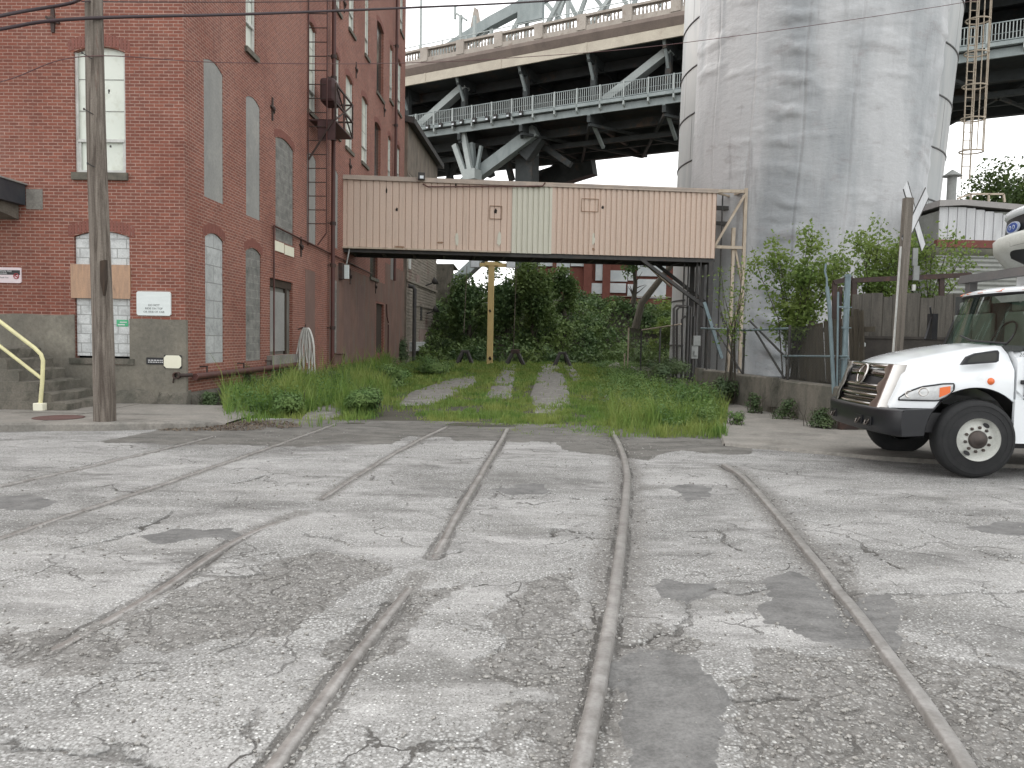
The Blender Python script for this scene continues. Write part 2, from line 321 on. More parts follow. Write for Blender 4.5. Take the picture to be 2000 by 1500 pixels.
def leaf_mat(name, c1, c2, c3, trans=.25, blob=.5):
    n = N(name); g = n.node('ShaderNodeNewGeometry'); r = g.outputs['Random Per Island']
    col = n.mix(n.ramp(r, 0, 1), c1, c2); f = n.noise(n.tc.outputs['Object'], blob, 3, .6)
    col = n.mix(n.ramp(f, .4, .62), col, c3); n.fin(col, .6)
    t = n.node('ShaderNodeBsdfTranslucent'); n.link(col, t.inputs[0]); ms = n.node('ShaderNodeMixShader'); ms.inputs[0].default_value = trans
    n.link(n.b.outputs[0], ms.inputs[1]); n.link(t.outputs[0], ms.inputs[2]); n.link(ms.outputs[0], n.out.inputs[0]); return n.m
MAT['grass'] = leaf_mat('grass_blades', (.175, .285, .052), (.095, .185, .040), (.25, .30, .075), .35, .9)
MAT['weed'] = leaf_mat('weed_leaves', (.10, .19, .045), (.07, .14, .04), (.14, .22, .055), .3, .9)
MAT['weeddark'] = leaf_mat('dark_weed_leaves', (.065, .11, .038), (.045, .08, .03), (.085, .125, .045), .25, 1.2)
MAT['ivy'] = leaf_mat('ivy_leaves', (.095, .160, .052), (.052, .098, .038), (.145, .21, .06), .2, .35)
MAT['treeleaf'] = leaf_mat('tree_leaves', (.095, .155, .045), (.06, .105, .035), (.14, .20, .055), .3, .4)
MAT['yleaf'] = leaf_mat('young_tree_leaves', (.15, .23, .05), (.10, .17, .04), (.19, .25, .06), .4, .9)
MAT['deadleaf'] = leaf_mat('dead_leaves', (.12, .085, .055), (.07, .048, .035), (.17, .13, .09), .1, 2)
MAT['bark'] = M('bark', (.07, .06, .045), (.045, .04, .03), 6, (2, 2, .4), rough=.95, bump=.5)
# ---------------- foliage
def leafcards(P, size, aspect=.6, flat=.35, seed=0, up=0.0):
    g = np.random.default_rng(seed); n = len(P); s = (np.asarray(size)*g.uniform(.6, 1.35, n))[:, None]
    nrm = g.normal(size=(n, 3)); nrm[:, 2] = np.abs(nrm[:, 2])*1.2+up; nrm /= np.linalg.norm(nrm, axis=1)[:, None]
    t = g.normal(size=(n, 3)); t -= (t*nrm).sum(1)[:, None]*nrm; t /= np.linalg.norm(t, axis=1)[:, None]; b = np.cross(nrm, t)
    tip = P+t*s; L = P+t*s*.45+b*s*aspect*.5+nrm*s*flat*.2; Rr = P+t*s*.45-b*s*aspect*.5+nrm*s*flat*.2
    V = np.stack([P, L, tip, Rr], 1).reshape(-1, 3); F = (np.arange(n)*4)[:, None]+np.arange(4); return V, F
def blobpts(blobs, n, seed=0, shell=.55, keep=None):
    g = np.random.default_rng(seed); vol = np.array([b[3]*b[4]*b[5] for b in blobs])**.7; k = g.choice(len(blobs), n, p=vol/vol.sum())
    B = np.array(blobs)[k]; d = g.normal(size=(n, 3)); d /= np.linalg.norm(d, axis=1)[:, None]
    r = g.uniform(shell, 1.05, n)[:, None]; return B[:, :3]+d*r*B[:, 3:6]
def clumpy(c, rad, nb, seed, rs=(.25, .5), squash=.8):
    g = np.random.default_rng(seed); out = []
    for _ in range(nb):
        d = g.normal(size=3); d /= np.linalg.norm(d); r = g.uniform(.25, .95); q = g.uniform(*rs)
        s = (rad[0]*q, rad[1]*q, rad[2]*q*squash); out.append((c[0]+d[0]*r*rad[0]*.75, c[1]+d[1]*r*rad[1]*.75, c[2]+d[2]*r*rad[2]*.75, *s))
    return out
def foliage(name, P, size, mat, parent=None, seed=0, **kw):
    V, F = leafcards(P, size, seed=seed, **kw)
    if parent:
        inv = np.array(mw(parent).inverted()); V = V@inv[:3, :3].T+inv[:3, 3]
    return npmesh(name, V, F, mat, parent)
def limbs(base, top, r, nl, spread, seed, lean=(0, 0)):
    g = np.random.default_rng(seed); mb = MB(); base = Vector(base); top = Vector(top)
    pts = [base.lerp(top, t)+Vector((g.normal()*r*.5*(t > 0), g.normal()*r*.5*(t > 0), 0)) for t in (0, .3, .55, .8, 1)]
    mb.tube(pts, [r*1.25, r, r*.8, r*.5, r*.2], 8)
    for i in range(nl):
        t = g.uniform(.35, .95); p = base.lerp(top, t); a = g.uniform(0, 2*pi); L = spread*g.uniform(.5, 1)
        q = p+Vector((cos(a)*L*.5, sin(a)*L*.5, L*.35)); e = p+Vector((cos(a)*L, sin(a)*L, L*g.uniform(.5, 1.0)))
        mb.tube([p, q, e], [r*.4*(1.2-t), r*.25*(1.2-t), r*.05], 6)
    return mb
def text(name, s, size, M4, mat, parent, align='CENTER', ext=.002, wscale=1):
    cu = bpy.data.curves.new(name, 'FONT'); cu.body = s; cu.size = size; cu.align_x = align; cu.align_y = 'CENTER'; cu.extrude = ext; cu.resolution_u = 2
    t = bpy.data.objects.new('tmp', cu); COL.objects.link(t); dg = bpy.context.evaluated_depsgraph_get(); dg.update()
    me = bpy.data.meshes.new_from_object(t.evaluated_get(dg)); bpy.data.objects.remove(t)
    me.transform(M4 @ Matrix.Diagonal((wscale, 1, 1, 1))); me.name = name; me.materials.clear(); me.materials.append(mat)
    o = bpy.data.objects.new(name, me); COL.objects.link(o)
    if parent: o.parent = parent; MW[o.name] = mw(parent)
    return o
def frame4(o, x, y):      # basis matrix: text x along x, text y along y
    x = Vector(x).normalized(); y = Vector(y).normalized(); z = x.cross(y); o = Vector(o)
    return Matrix(((x.x, y.x, z.x, o.x), (x.y, y.y, z.y, o.y), (x.z, y.z, z.z, o.z), (0, 0, 0, 1)))
# ---------------- noise for meshes
def vnoise(x, y, s, seed):
    x = x*s+seed*17.3; y = y*s-seed*9.1; xi = np.floor(x).astype(int); yi = np.floor(y).astype(int); fx = x-xi; fy = y-yi
    fx = fx*fx*(3-2*fx); fy = fy*fy*(3-2*fy)
    def h(a, b):
        q = np.sin(a*127.1+b*311.7+seed*74.7)*43758.5453; return q-np.floor(q)
    return (h(xi, yi)*(1-fx)+h(xi+1, yi)*fx)*(1-fy)+(h(xi, yi+1)*(1-fx)+h(xi+1, yi+1)*fx)*fy
def fbm(x, y, s, seed, o=4):
    t = 0; a = .5
    for i in range(o): t = t+a*vnoise(x, y, s*2**i, seed+i*3); a *= .5
    return t/(1-.5**o)
def inpoly(x, y, poly):
    c = np.zeros(x.shape, bool); n = len(poly)
    for i in range(n):
        x1, y1 = poly[i]; x2, y2 = poly[(i+1) % n]
        if y1 == y2: continue
        c ^= ((y1 > y) != (y2 > y)) & (x < (x2-x1)*(y-y1)/(y2-y1)+x1)
    return c
def distline(x, y, pl):
    d = np.full(x.shape, 1e9)
    for (x1, y1), (x2, y2) in zip(pl[:-1], pl[1:]):
        dx, dy = x2-x1, y2-y1; t = np.clip(((x-x1)*dx+(y-y1)*dy)/(dx*dx+dy*dy+1e-9), 0, 1)
        d = np.minimum(d, np.hypot(x-x1-t*dx, y-y1-t*dy))
    return d
G = lambda pts: [tuple(onZ(a, b))[:2] for a, b in pts]
RAILS = [
 ('R1', [(2010,1680),(1885,1500),(1840,1420),(1770,1325),(1700,1235),(1620,1130),(1530,1020),(1470,950),(1445,925),(1414,908)], 'bent rusty rail nearest the truck in the broken asphalt'),
 ('R2', [(1090,1700),(1133,1500),(1165,1360),(1195,1200),(1213,1060),(1222,980),(1226,930),(1218,890),(1205,860),(1196,845)], 'thick grey brown rail that kinks sharply just before the grass, right of centre'),
 ('R3', [(365,1720),(530,1500),(620,1385),(700,1270),(820,1120)], 'worn rail in the left foreground that runs out of the bottom of the picture'),
 ('R3b', [(846,1087),(905,985),(950,910),(978,862),(991,838)], 'rail continuing into the grass at the middle after a buried gap'),
 ('R4', [(60,1282),(210,1210),(350,1130),(430,1070),(500,1030),(585,1000)], 'half buried rail slanting past the long dark asphalt patch'),
 ('R4b', [(628,975),(690,935),(760,892),(830,853),(872,834)], 'short rail piece leading to the muddy edge of the grass'),
 ('R5', [(-60,1072),(120,1012),(200,985),(330,942),(440,905),(560,862),(655,828)], 'thin polished rail that comes in from the left edge and points at the brick building'),
 ('R6', [(-60,962),(110,925),(260,892),(415,852)], 'farthest and faintest rail, running to the end of the left pavement')]
RW = {k: G(p) for k, p, _ in RAILS}
PATCH = [[(295,1048),(330,1036),(390,1036),(460,1030),(478,1044),(440,1056),(380,1054),(310,1060)], [(1310,955),(1350,947),(1388,955),(1378,970),(1340,985),(1330,966)],
 [(1275,1150),(1310,1133),(1395,1140),(1375,1162),(1320,1182)], [(1490,1165),(1510,1128),(1540,1118),(1610,1140),(1690,1255),(1640,1268),(1560,1245),(1490,1225)],
 [(1680,1163),(1750,1163),(1768,1205),(1750,1252),(1700,1258),(1665,1190)], [(1205,1300),(1250,1268),(1370,1290),(1385,1340),(1420,1390),(1410,1560),(1190,1560)],
 [(-80,975),(60,965),(110,982),(60,996),(-80,990)], [(960,957),(1060,943),(1085,960),(1000,968)], [(1890,1030),(1960,1020),(2100,1030),(2100,1050),(1960,1045)]]
CRK = [[(150,1072),(215,1055),(262,1045),(285,1030),(310,1022),(345,1000)], [(455,945),(490,940),(505,932),(540,925)], [(505,905),(560,896),(610,892),(640,895),(760,891)], [(1040,960),(1085,965),(1125,973),(1180,974),(1215,970)],
 [(1075,1045),(1095,1030),(1150,1040)], [(1540,1028),(1620,1035),(1680,1055),(1700,1075),(1760,1105)], [(1215,1255),(1260,1252),(1290,1235),(1315,1240),(1350,1205),(1345,1170),(1400,1150),(1440,1163),(1500,1150)],
 [(1800,995),(1860,1003),(1915,1006)], [(1395,1030),(1420,1060),(1445,1076)], [(1640,1155),(1760,1163),(1860,1158),(2050,1150)], [(1345,1045),(1400,1052)], [(300,1135),(350,1128),(380,1118)], [(1885,1065),(1950,1083),(2010,1086)],
 [(590,1040),(620,1046),(660,1052)], [(700,1185),(760,1175)], [(0,1455),(120,1462),(250,1478),(300,1500)], [(1230,1325),(1300,1333),(1360,1338)], [(1415,1367),(1500,1370),(1560,1365)], [(860,1085),(905,1075)]]
DIRT = [[(1000,1180),(1040,1130),(1130,1110),(1190,1180),(1150,1520),(1010,1520),(1040,1350)], [(1400,1340),(1560,1290),(1700,1270),(1900,1300),(2200,1280),(2200,1560),(1420,1560)], [(1280,1250),(1320,1225),(1400,1265),(1380,1290),(1260,1270)],
 [(1600,1090),(1640,1120),(1700,1200),(1760,1180),(1650,1085)], [(380,1130),(640,1080),(760,1110),(560,1230),(300,1260),(200,1230)], [(640,1280),(760,1160),(860,1140),(800,1250),(700,1330)], [(0,1200),(200,1230),(100,1330),(-80,1350)]]
DAMP = [(200,862),(330,866),(600,872),(640,868),(770,868),(800,852),(870,852),(885,862),(960,860),(1080,862),(1110,880),(1270,898),(1320,880),(1470,890),(1460,830),(820,810),(380,825)]
def road_height(x, y, full=False):
    jx = x+(fbm(x, y, 3.5, 1)-.5)*.22; jy = y+(fbm(x, y, 3.5, 2)-.5)*.3
    kx = x+(fbm(x, y, 9, 5)-.5)*.14; ky = y+(fbm(x, y, 9, 6)-.5)*.14
    patch = np.zeros_like(x); crk_shade = np.zeros_like(x); dirt = np.zeros_like(x); damp = np.zeros_like(x)
    for p in PATCH: patch = np.maximum(patch, inpoly(jx, jy, G(p)))
    for p in CRK: crk_shade = np.maximum(crk_shade, np.clip(1.25-distline(kx, ky, G(p))/(.013+.022*fbm(x, y, 1.5, 8)), 0, 1))
    for p in DIRT: dirt = np.maximum(dirt, inpoly(jx+(fbm(x, y, 1.2, 11)-.5)*.9, jy+(fbm(x, y, 1.2, 12)-.5)*.9, G(p)))
    damp = inpoly(jx*1.0, jy+(fbm(x, y, 1.0, 14)-.5)*.25, G(DAMP)).astype(float)
    rl = np.zeros_like(x)
    for k, p in RW.items():
        w = .28 if k in ('R1', 'R2') else .13
        d = distline(x, y, p); rl = np.maximum(rl, np.clip(1.15-d/(w*(.5+fbm(x, y, 2.2, 21))), 0, 1))
    z = (fbm(x, y, .55, 3)-.5)*.05+(fbm(x, y, 4, 4, 3)-.5)*.012
    z = z+patch*.006-crk_shade*.022-rl*.014+dirt*((fbm(x, y, 9, 31, 3)-.5)*.035-.008)+rl*(fbm(x, y, 14, 33, 2)-.5)*.02
    for k in ('R1', 'R2', 'R3', 'R3b', 'R4'): dd = distline(x, y, RW[k]); crk_shade = np.maximum(crk_shade, np.clip(1.1-abs(dd-.062)/.03, 0, 1)*np.clip(fbm(x, y, 2.5, 44)*3-.9, 0, 1)*.85)  # dark strip along the rails paints the shade in the flangeway groove
    return (z, patch, crk_shade, np.clip(dirt+.0, 0, 1), rl, damp) if full else z
def rh(x, y): return float(road_height(np.array([float(x)]), np.array([float(y)]))[0])
# road shader
n = N('cracked_asphalt'); o = n.tc.outputs['Object']
def attr(nm): a = n.node('ShaderNodeAttribute'); a.attribute_name = nm; return a.outputs['Fac']
mac = n.noise(n.map(o, (.8, 1.5, 1)), .42, 6, .62, .5); mid = n.noise(n.map(o, (.7, 1.7, 1)), 1.9, 6, .7, .4); fin = n.noise(o, 26, 4, .75)
base = n.mix(n.ramp(n.math('ADD', n.math('MULTIPLY', mac, .6), n.math('MULTIPLY', mid, .4)), .44, .55), (.165, .161, .154), (.435, .428, .418))
base = n.mix(n.math('MULTIPLY', n.ramp(n.noise(n.map(o, (.45, 2.4, 1), (5, 9, 0)), .9, 5, .65), .5, .68), .6), base, (.205, .20, .185))
vc = n.vor(o, 62, 'F1', 1); sep = n.node('ShaderNodeSeparateColor'); n.link(vc, sep.inputs[0]); cell = sep.outputs[0]; vd = n.vor(o, 62, 'F1', 0)
rough_zone = n.ramp(n.noise(n.map(o, (1, 1, 1), (8, 2, 0)), .8, 5, .65), .42, .60)
stone = n.mix(n.ramp(cell, .0, .92), (.17, .17, .165), (.58, .58, .57))
base = n.mix(n.math('MULTIPLY', rough_zone, n.math('MULTIPLY', n.ramp(vd, .25, .5, (1, 1, 1, 1), (0, 0, 0, 1)), .6)), base, stone)
base = n.mix(n.ramp(n.noise(n.map(o, (.6, 1.1, 1), (3, 1, 0)), 1.1, 6, .72), .40, .62, (.0, .0, .0, 1), (.9, .9, .9, 1)), base, n.mix(n.ramp(vd, .15, .75), n.mix(n.ramp(cell, 0, 1), (.36, .36, .35), (.66, .66, .65)), (.20, .195, .185)))
vc2 = n.vor(o, 130, 'F1', 1); sp2 = n.node('ShaderNodeSeparateColor'); n.link(vc2, sp2.inputs[0])
base = n.mix(.42, base, n.mix(n.ramp(sp2.outputs[1], .1, .9), (.36, .36, .35), (1, 1, 1)), 'MULTIPLY')
base = n.mix(n.ramp(n.noise(o, 75, 2, .7), .60, .66), base, (.085, .08, .075))
rand_white = n.ramp(sep.outputs[1], .90, .93); base = n.mix(n.math('MULTIPLY', rand_white, n.ramp(vd, .2, .4, (1, 1, 1, 1), (0, 0, 0, 1))), base, (.70, .70, .68))
dirt = attr('dirt'); rl = attr('rail'); dm = attr('damp'); pt = attr('patch'); ck = attr('crack')
dmask = n.math('MAXIMUM', n.math('MULTIPLY', n.ramp(n.math('ADD', dirt, n.math('SUBTRACT', mid, .5)), .38, .62), .85), n.ramp(n.math('ADD', rl, n.math('MULTIPLY', n.math('SUBTRACT', fin, .5), 1.1)), .3, .75))
dcol = n.mix(n.ramp(fin, .35, .65), (.072, .067, .060), (.215, .205, .192)); v3 = n.node('ShaderNodeSeparateColor'); n.link(n.vor(o, 34, 'F1', 1), v3.inputs[0]); d3 = n.vor(o, 34, 'F1', 0); dcol = n.mix(n.math('MULTIPLY', n.ramp(cell, .60, .64), n.ramp(vd, .3, .5, (1, 1, 1, 1), (0, 0, 0, 1))), dcol, n.mix(sep.outputs[2], (.16, .155, .15), (.38, .375, .36))); dcol = n.mix(n.math('MULTIPLY', n.ramp(v3.outputs[0], .82, .85), n.ramp(d3, .28, .42, (1, 1, 1, 1), (0, 0, 0, 1))), dcol, n.mix(v3.outputs[1], (.28, .275, .26), (.52, .52, .50)))
col = n.mix(n.math('MULTIPLY', dmask, .78), base, dcol)
pcol = n.mix(n.ramp(n.noise(n.map(o, (.9, 1.3, 1)), 3.5, 6, .8), .35, .65), (.115, .113, .110), (.225, .222, .216)); pcol = n.mix(.55, pcol, n.ramp(n.noise(o, 60, 3), .3, .7, (.4, .4, .4, 1), (1, 1, 1, 1)), 'MULTIPLY')
col = n.mix(n.ramp(n.math('ADD', pt, n.math('ADD', n.math('MULTIPLY', n.math('SUBTRACT', fin, .5), .9), n.math('MULTIPLY', n.math('SUBTRACT', mid, .5), .9))), .42, .66), col, pcol)
wcol = n.mix(n.ramp(n.noise(n.map(o, (.8, 1.5, 1), (2, 2, 0)), 2.2, 6, .75), .35, .65), (.06, .056, .048), (.19, .18, .16)); wcol = n.mix(.45, wcol, n.ramp(n.noise(o, 40, 3), .3, .7, (.4, .4, .4, 1), (1, 1, 1, 1)), 'MULTIPLY')
col = n.mix(n.math('MULTIPLY', n.ramp(n.math('ADD', dm, n.math('ADD', n.math('MULTIPLY', n.math('SUBTRACT', mid, .5), 1.6), n.math('MULTIPLY', n.math('SUBTRACT', fin, .5), .6))), .30, .7), .85), col, wcol)
dis = n.node('ShaderNodeVectorMath', operation='MULTIPLY_ADD'); nz = n.node('ShaderNodeTexNoise'); nz.inputs['Scale'].default_value = 3.2; nz.inputs['Detail'].default_value = 5; n.link(o, nz.inputs[0])
n.link(nz.outputs[1], dis.inputs[0]); dis.inputs[1].default_value = (.5, .5, 0); n.link(o, dis.inputs[2])
e1 = n.vor(n.map(dis.outputs[0], (1, 1.2, 1)), 1.25, 'DISTANCE_TO_EDGE'); e2 = n.vor(dis.outputs[0], 6.0, 'DISTANCE_TO_EDGE')
c1 = n.math('MULTIPLY', n.ramp(e1, .004, .011, (1, 1, 1, 1), (0, 0, 0, 1)), n.ramp(n.noise(n.map(o, (1, 1, 1), (4, 4, 0)), .9, 3), .50, .55))
zone2 = n.math('MAXIMUM', n.ramp(n.noise(n.map(o, (1, 1, 1), (1, 7, 0)), .55, 4), .61, .65), n.math('MULTIPLY', dirt, .8))
c2 = n.math('MULTIPLY', n.ramp(e2, .02, .055, (1, 1, 1, 1), (0, 0, 0, 1)), n.math('MULTIPLY', zone2, n.ramp(n.noise(o, 5, 3), .38, .5)))
cr = n.math('MAXIMUM', n.math('MAXIMUM', c1, n.math('MULTIPLY', c2, .75)), n.ramp(n.math('ADD', ck, n.math('MULTIPLY', n.math('SUBTRACT', fin, .5), .8)), .42, .7))
cr = n.math('MULTIPLY', cr, n.math('SUBTRACT', 1, n.math('MULTIPLY', pt, .9)))
col = n.mix(n.math('MULTIPLY', cr, n.math('ADD', .35, n.math('MULTIPLY', n.ramp(n.noise(o, 1.3, 3), .4, .6), .6))), col, (.065, .060, .054))
hh = n.math('ADD', n.math('MULTIPLY', cr, -1.6), n.math('ADD', n.math('MULTIPLY', fin, .7), n.math('MULTIPLY', n.math('MULTIPLY', cell, n.math('SUBTRACT', 1.15, pt)), .55)))
MAT['road'] = n.fin(col, .92, n.bump(hh, .75, .012))
st = .026; xs = np.arange(-12.5, 12.5, st); ys = np.concatenate([np.arange(1.6, 8, st), np.arange(8, 14.8, .04)])
X, Y = np.meshgrid(xs, ys); X = X.ravel(); Y = Y.ravel()
z, pa, ck_, di, rl_, da = road_height(X, Y, True)
nx, ny = len(xs), len(ys); I = np.arange(nx*ny).reshape(ny, nx)
Fq = np.stack([I[:-1, :-1], I[:-1, 1:], I[1:, 1:], I[1:, :-1]], -1).reshape(-1, 4)
structure(npmesh('road', np.stack([X, Y, z], 1), Fq, MAT['road'], smooth=True, attrs={'patch': pa, 'crack': ck_, 'dirt': di, 'rail': rl_, 'damp': da}))
mb = MB(); mb.add([(-1200, -1200, -.09), (1200, -1200, -.09), (1200, 1200, -.09), (-1200, 1200, -.09)], [(0, 1, 2, 3)])
gs = M('ground_far', (.22, .215, .20), (.15, .145, .13), .4, rough=.95, bump=.2); structure(mb.build('ground', gs))
# rails
for k, p, lab in RAILS:
    pl = RW[k]; mb = MB(); pts = []
    for (a, b), (c, d) in zip(pl[:-1], pl[1:]):
        m = max(2, int(math.hypot(c-a, d-b)/.25)); pts += [(a+(c-a)*i/m, b+(d-b)*i/m) for i in range(m)]
    pts.append(pl[-1])
    for _ in range(3): pts = [pts[0]]+[((pts[i-1][0]+2*pts[i][0]+pts[i+1][0])/4, (pts[i-1][1]+2*pts[i][1]+pts[i+1][1])/4) for i in range(1, len(pts)-1)]+[pts[-1]]
    w = {'R1': .037, 'R2': .039, 'R3': .033, 'R3b': .034, 'R4': .032, 'R4b': .028, 'R5': .022, 'R6': .018}[k]
    lift = {'R1': .028, 'R2': .034, 'R3': .016, 'R3b': .022, 'R4': .017, 'R4b': .014, 'R5': .012, 'R6': .010}[k]
    rows = []; m = len(pts)
    for i, (x, y) in enumerate(pts):
        a = pts[max(0, i-1)]; c = pts[min(m-1, i+1)]; dx, dy = c[0]-a[0], c[1]-a[1]; L = math.hypot(dx, dy); nx_, ny_ = dy/L, -dx/L
        e = 1.0
        if k in ('R3', 'R4') and i > m-6: e = (m-1-i)/5
        if k in ('R4', 'R3b') and i < 5: e = i/5
        zt = (rh(x, y)*.4)+lift*e-.010*(1-e)+random.uniform(-.0015, .0015); 
        if k == 'R4': zt -= .003*abs(sin(x*2.1))
        rows.append([(x-nx_*w*1.15, y-ny_*w*1.15, zt-.09), (x-nx_*w, y-ny_*w, zt-.012), (x-nx_*w*.75, y-ny_*w*.75, zt-.002), (x, y, zt), (x+nx_*w*.75, y+ny_*w*.75, zt-.002), (x+nx_*w, y+ny_*w, zt-.012), (x+nx_*w*1.15, y+ny_*w*1.15, zt-.09)])
    mb.grid(rows, True); mb.add(rows[0], [tuple(range(7))]); mb.add(rows[-1], [tuple(range(7))])
    tag(mb.build('rail', MAT['rail']), lab, 'rail')
# loose stones
def stones(name, n_, region, mat, smin, smax, label, cat, seed, dens=None):
    g = np.random.default_rng(seed); ico = bmesh.new(); bmesh.ops.create_icosphere(ico, subdivisions=1, radius=1); V0 = np.array([v.co[:] for v in ico.verts]); F0 = np.array([[v.index for v in f.verts] for f in ico.faces]); ico.free()
    px_ = g.uniform(region[0], region[1], n_*6); py_ = region[2]*(region[3]/region[2])**g.uniform(0, 1, n_*6)
    if dens is not None:
        m = g.uniform(0, 1, n_*6) < dens(px_, py_); px_, py_ = px_[m][:n_], py_[m][:n_]
    else: px_, py_ = px_[:n_], py_[:n_]
    k = len(px_); zz = road_height(px_, py_); s = (smin+(smax-smin)*g.power(.35, k))
    sc = g.uniform(.55, 1.1, (k, 1, 3))*s[:, None, None]; V = V0[None]*g.uniform(.75, 1.2, (k, len(V0), 1))*sc
    a = g.uniform(0, 2*pi, k); ca, sa = np.cos(a)[:, None], np.sin(a)[:, None]; V = np.stack([V[..., 0]*ca-V[..., 1]*sa, V[..., 0]*sa+V[..., 1]*ca, V[..., 2]*.7], -1)
    V += np.stack([px_, py_, zz+s*.25], 1)[:, None]; F = F0[None]+(np.arange(k)*len(V0))[:, None, None]
    return tag(npmesh(name, V.reshape(-1, 3), F.reshape(-1, 3), mat), label, cat, kind='stuff')
def dens(x, y):
    zz, a, b, c, d, e = road_height(x, y, True); return np.clip(.05+c*.9+d*.7+np.clip(fbm(x, y, .9, 41)-.52, 0, 1)*1.5-a*.6, .02, 1)
stones('gravel', 15000, (-7.5, 7.5, 2.3, 13), MAT['pebble'], .003, .017, 'loose pale and dark pebbles scattered over the broken asphalt', 'gravel', 5, dens)
# pavement on the left with kerb
kl = [onZ(a, b, .0) for a, b in ((-500, 846), (-200, 845), (0, 843), (120, 842), (220, 841), (330, 839), (400, 836), (440, 831))]
mb = MB(); rows = []
for i, p in enumerate(kl):
    h = .13 if i < 6 else (.10, .04)[i-6]
    yb = 15.95
    rows.append([(p.x, p.y, -.05), (p.x, p.y+.015, h-.03), (p.x, p.y+.04, h)]+[(p.x, p.y+.04+(yb-p.y)*t, h) for t in (.08, .3, .6, 1)])
mb.grid(rows, False)
pv = structure(mb.build('pavement', MAT['concrete']))
mb = MB()
for (a, b) in ((-9.9, 12.3), (-7.75, 12.6)): mb.box((a, b, .129), (a+.012, 15.9, .133))
mb.box((-12, 13.9, .129), (-6.2, 13.915, .133)); structure(mb.build('pavement_joint', MAT['soil']))
p = onZ(115, 816, .13); mb = MB(); mb.lathe([(0, .0), (.34, .0), (.36, .006), (.40, .006), (.40, 0)], (p.x, p.y, .134), (0, 0, 1), 32)
tag(mb.build('manhole_cover', MAT['manhole']), 'round rust red cover let into the pavement left of the utility pole', 'manhole cover')
# concrete apron at the right
P = [onZ(a, b, .02) for a, b in ((1415, 868), (1700, 893), (2300, 930), (2300, 840), (1640, 842), (1500, 800), (1400, 768), (1395, 800))]
mb = MB(); mb.add([(q.x, q.y, .045) for q in P], [tuple(range(len(P)))]); mb.add([(q.x, q.y, .045) for q in P[:3]]+[(q.x, q.y-.06, -.05) for q in P[:3]], [(0, 1, 4, 3), (1, 2, 5, 4)])
mb.add([(q.x, q.y, .045) for q in (P[0], P[7])]+[(q.x-.05, q.y, -.05) for q in (P[0], P[7])], [(0, 1, 3, 2)])
structure(mb.build('pavement_right', MAT['concrete']))
# yard ground and the bank behind
xs = np.arange(-14, 30, .5); ys = np.concatenate([np.arange(14.2, 48, .4), np.arange(48, 96, 1.5)]); X, Y = np.meshgrid(xs, ys); X = X.ravel(); Y = Y.ravel()
def yard_z(x, y):
    bank = np.clip((y-50.5)/13, 0, 1); bank = bank*bank*(3-2*bank)*(4.3+.5*np.sin(x*.5))
    return (fbm(x, y, .5, 51)-.5)*.12-.02+bank+np.clip((fbm(x, y, .35, 53)-.5)*3, -.6, .6)*np.clip((y-51)/5, 0, 1)
Z = yard_z(X, Y); nx, ny = len(xs), len(ys); I = np.arange(nx*ny).reshape(ny, nx)
structure(npmesh('yard_ground', np.stack([X, Y, Z], 1), np.stack([I[:-1, :-1], I[:-1, 1:], I[1:, 1:], I[1:, :-1]], -1).reshape(-1, 4), MAT['soil'], smooth=True))
STRIPS = [[(780,790),(800,768),(880,742),(930,735),(930,750),(880,775),(850,788)], [(948,775),(965,745),(985,714),(1012,712),(1000,760),(1000,775)], [(1045,800),(1036,770),(1052,725),(1062,706),(1090,712),(1110,755),(1112,795),(1080,800)],
 [(1098,708),(1118,712),(1135,742),(1120,745),(1105,725)], [(590,818),(610,800),(665,788),(672,810),(640,818)], [(1180,775),(1215,775),(1255,810),(1230,812)]]
MAT['track'] = M('gravel_track', (.23, .22, .20), (.16, .155, .14), 2.5, rough=.95, bump=.6, bd=.02, c3=(.33, .32, .30), s3=5, a3=.5, b3=.65, fine=.6)
for i, S in enumerate(STRIPS):
    mb = MB(); pts = [onZ(a, b) for a, b in S]; c = sum(pts, Vector())/len(pts); m = len(pts)
    ring = [[(c.x+(q.x-c.x)*t*1.02, c.y+(q.y-c.y)*t*1.06, .05-.06*(t > .95)) for q in pts] for t in (.02, .5, .9, 1.0)]
    mb.grid(ring, True, True); structure(mb.build('gravel_path', MAT['track']))
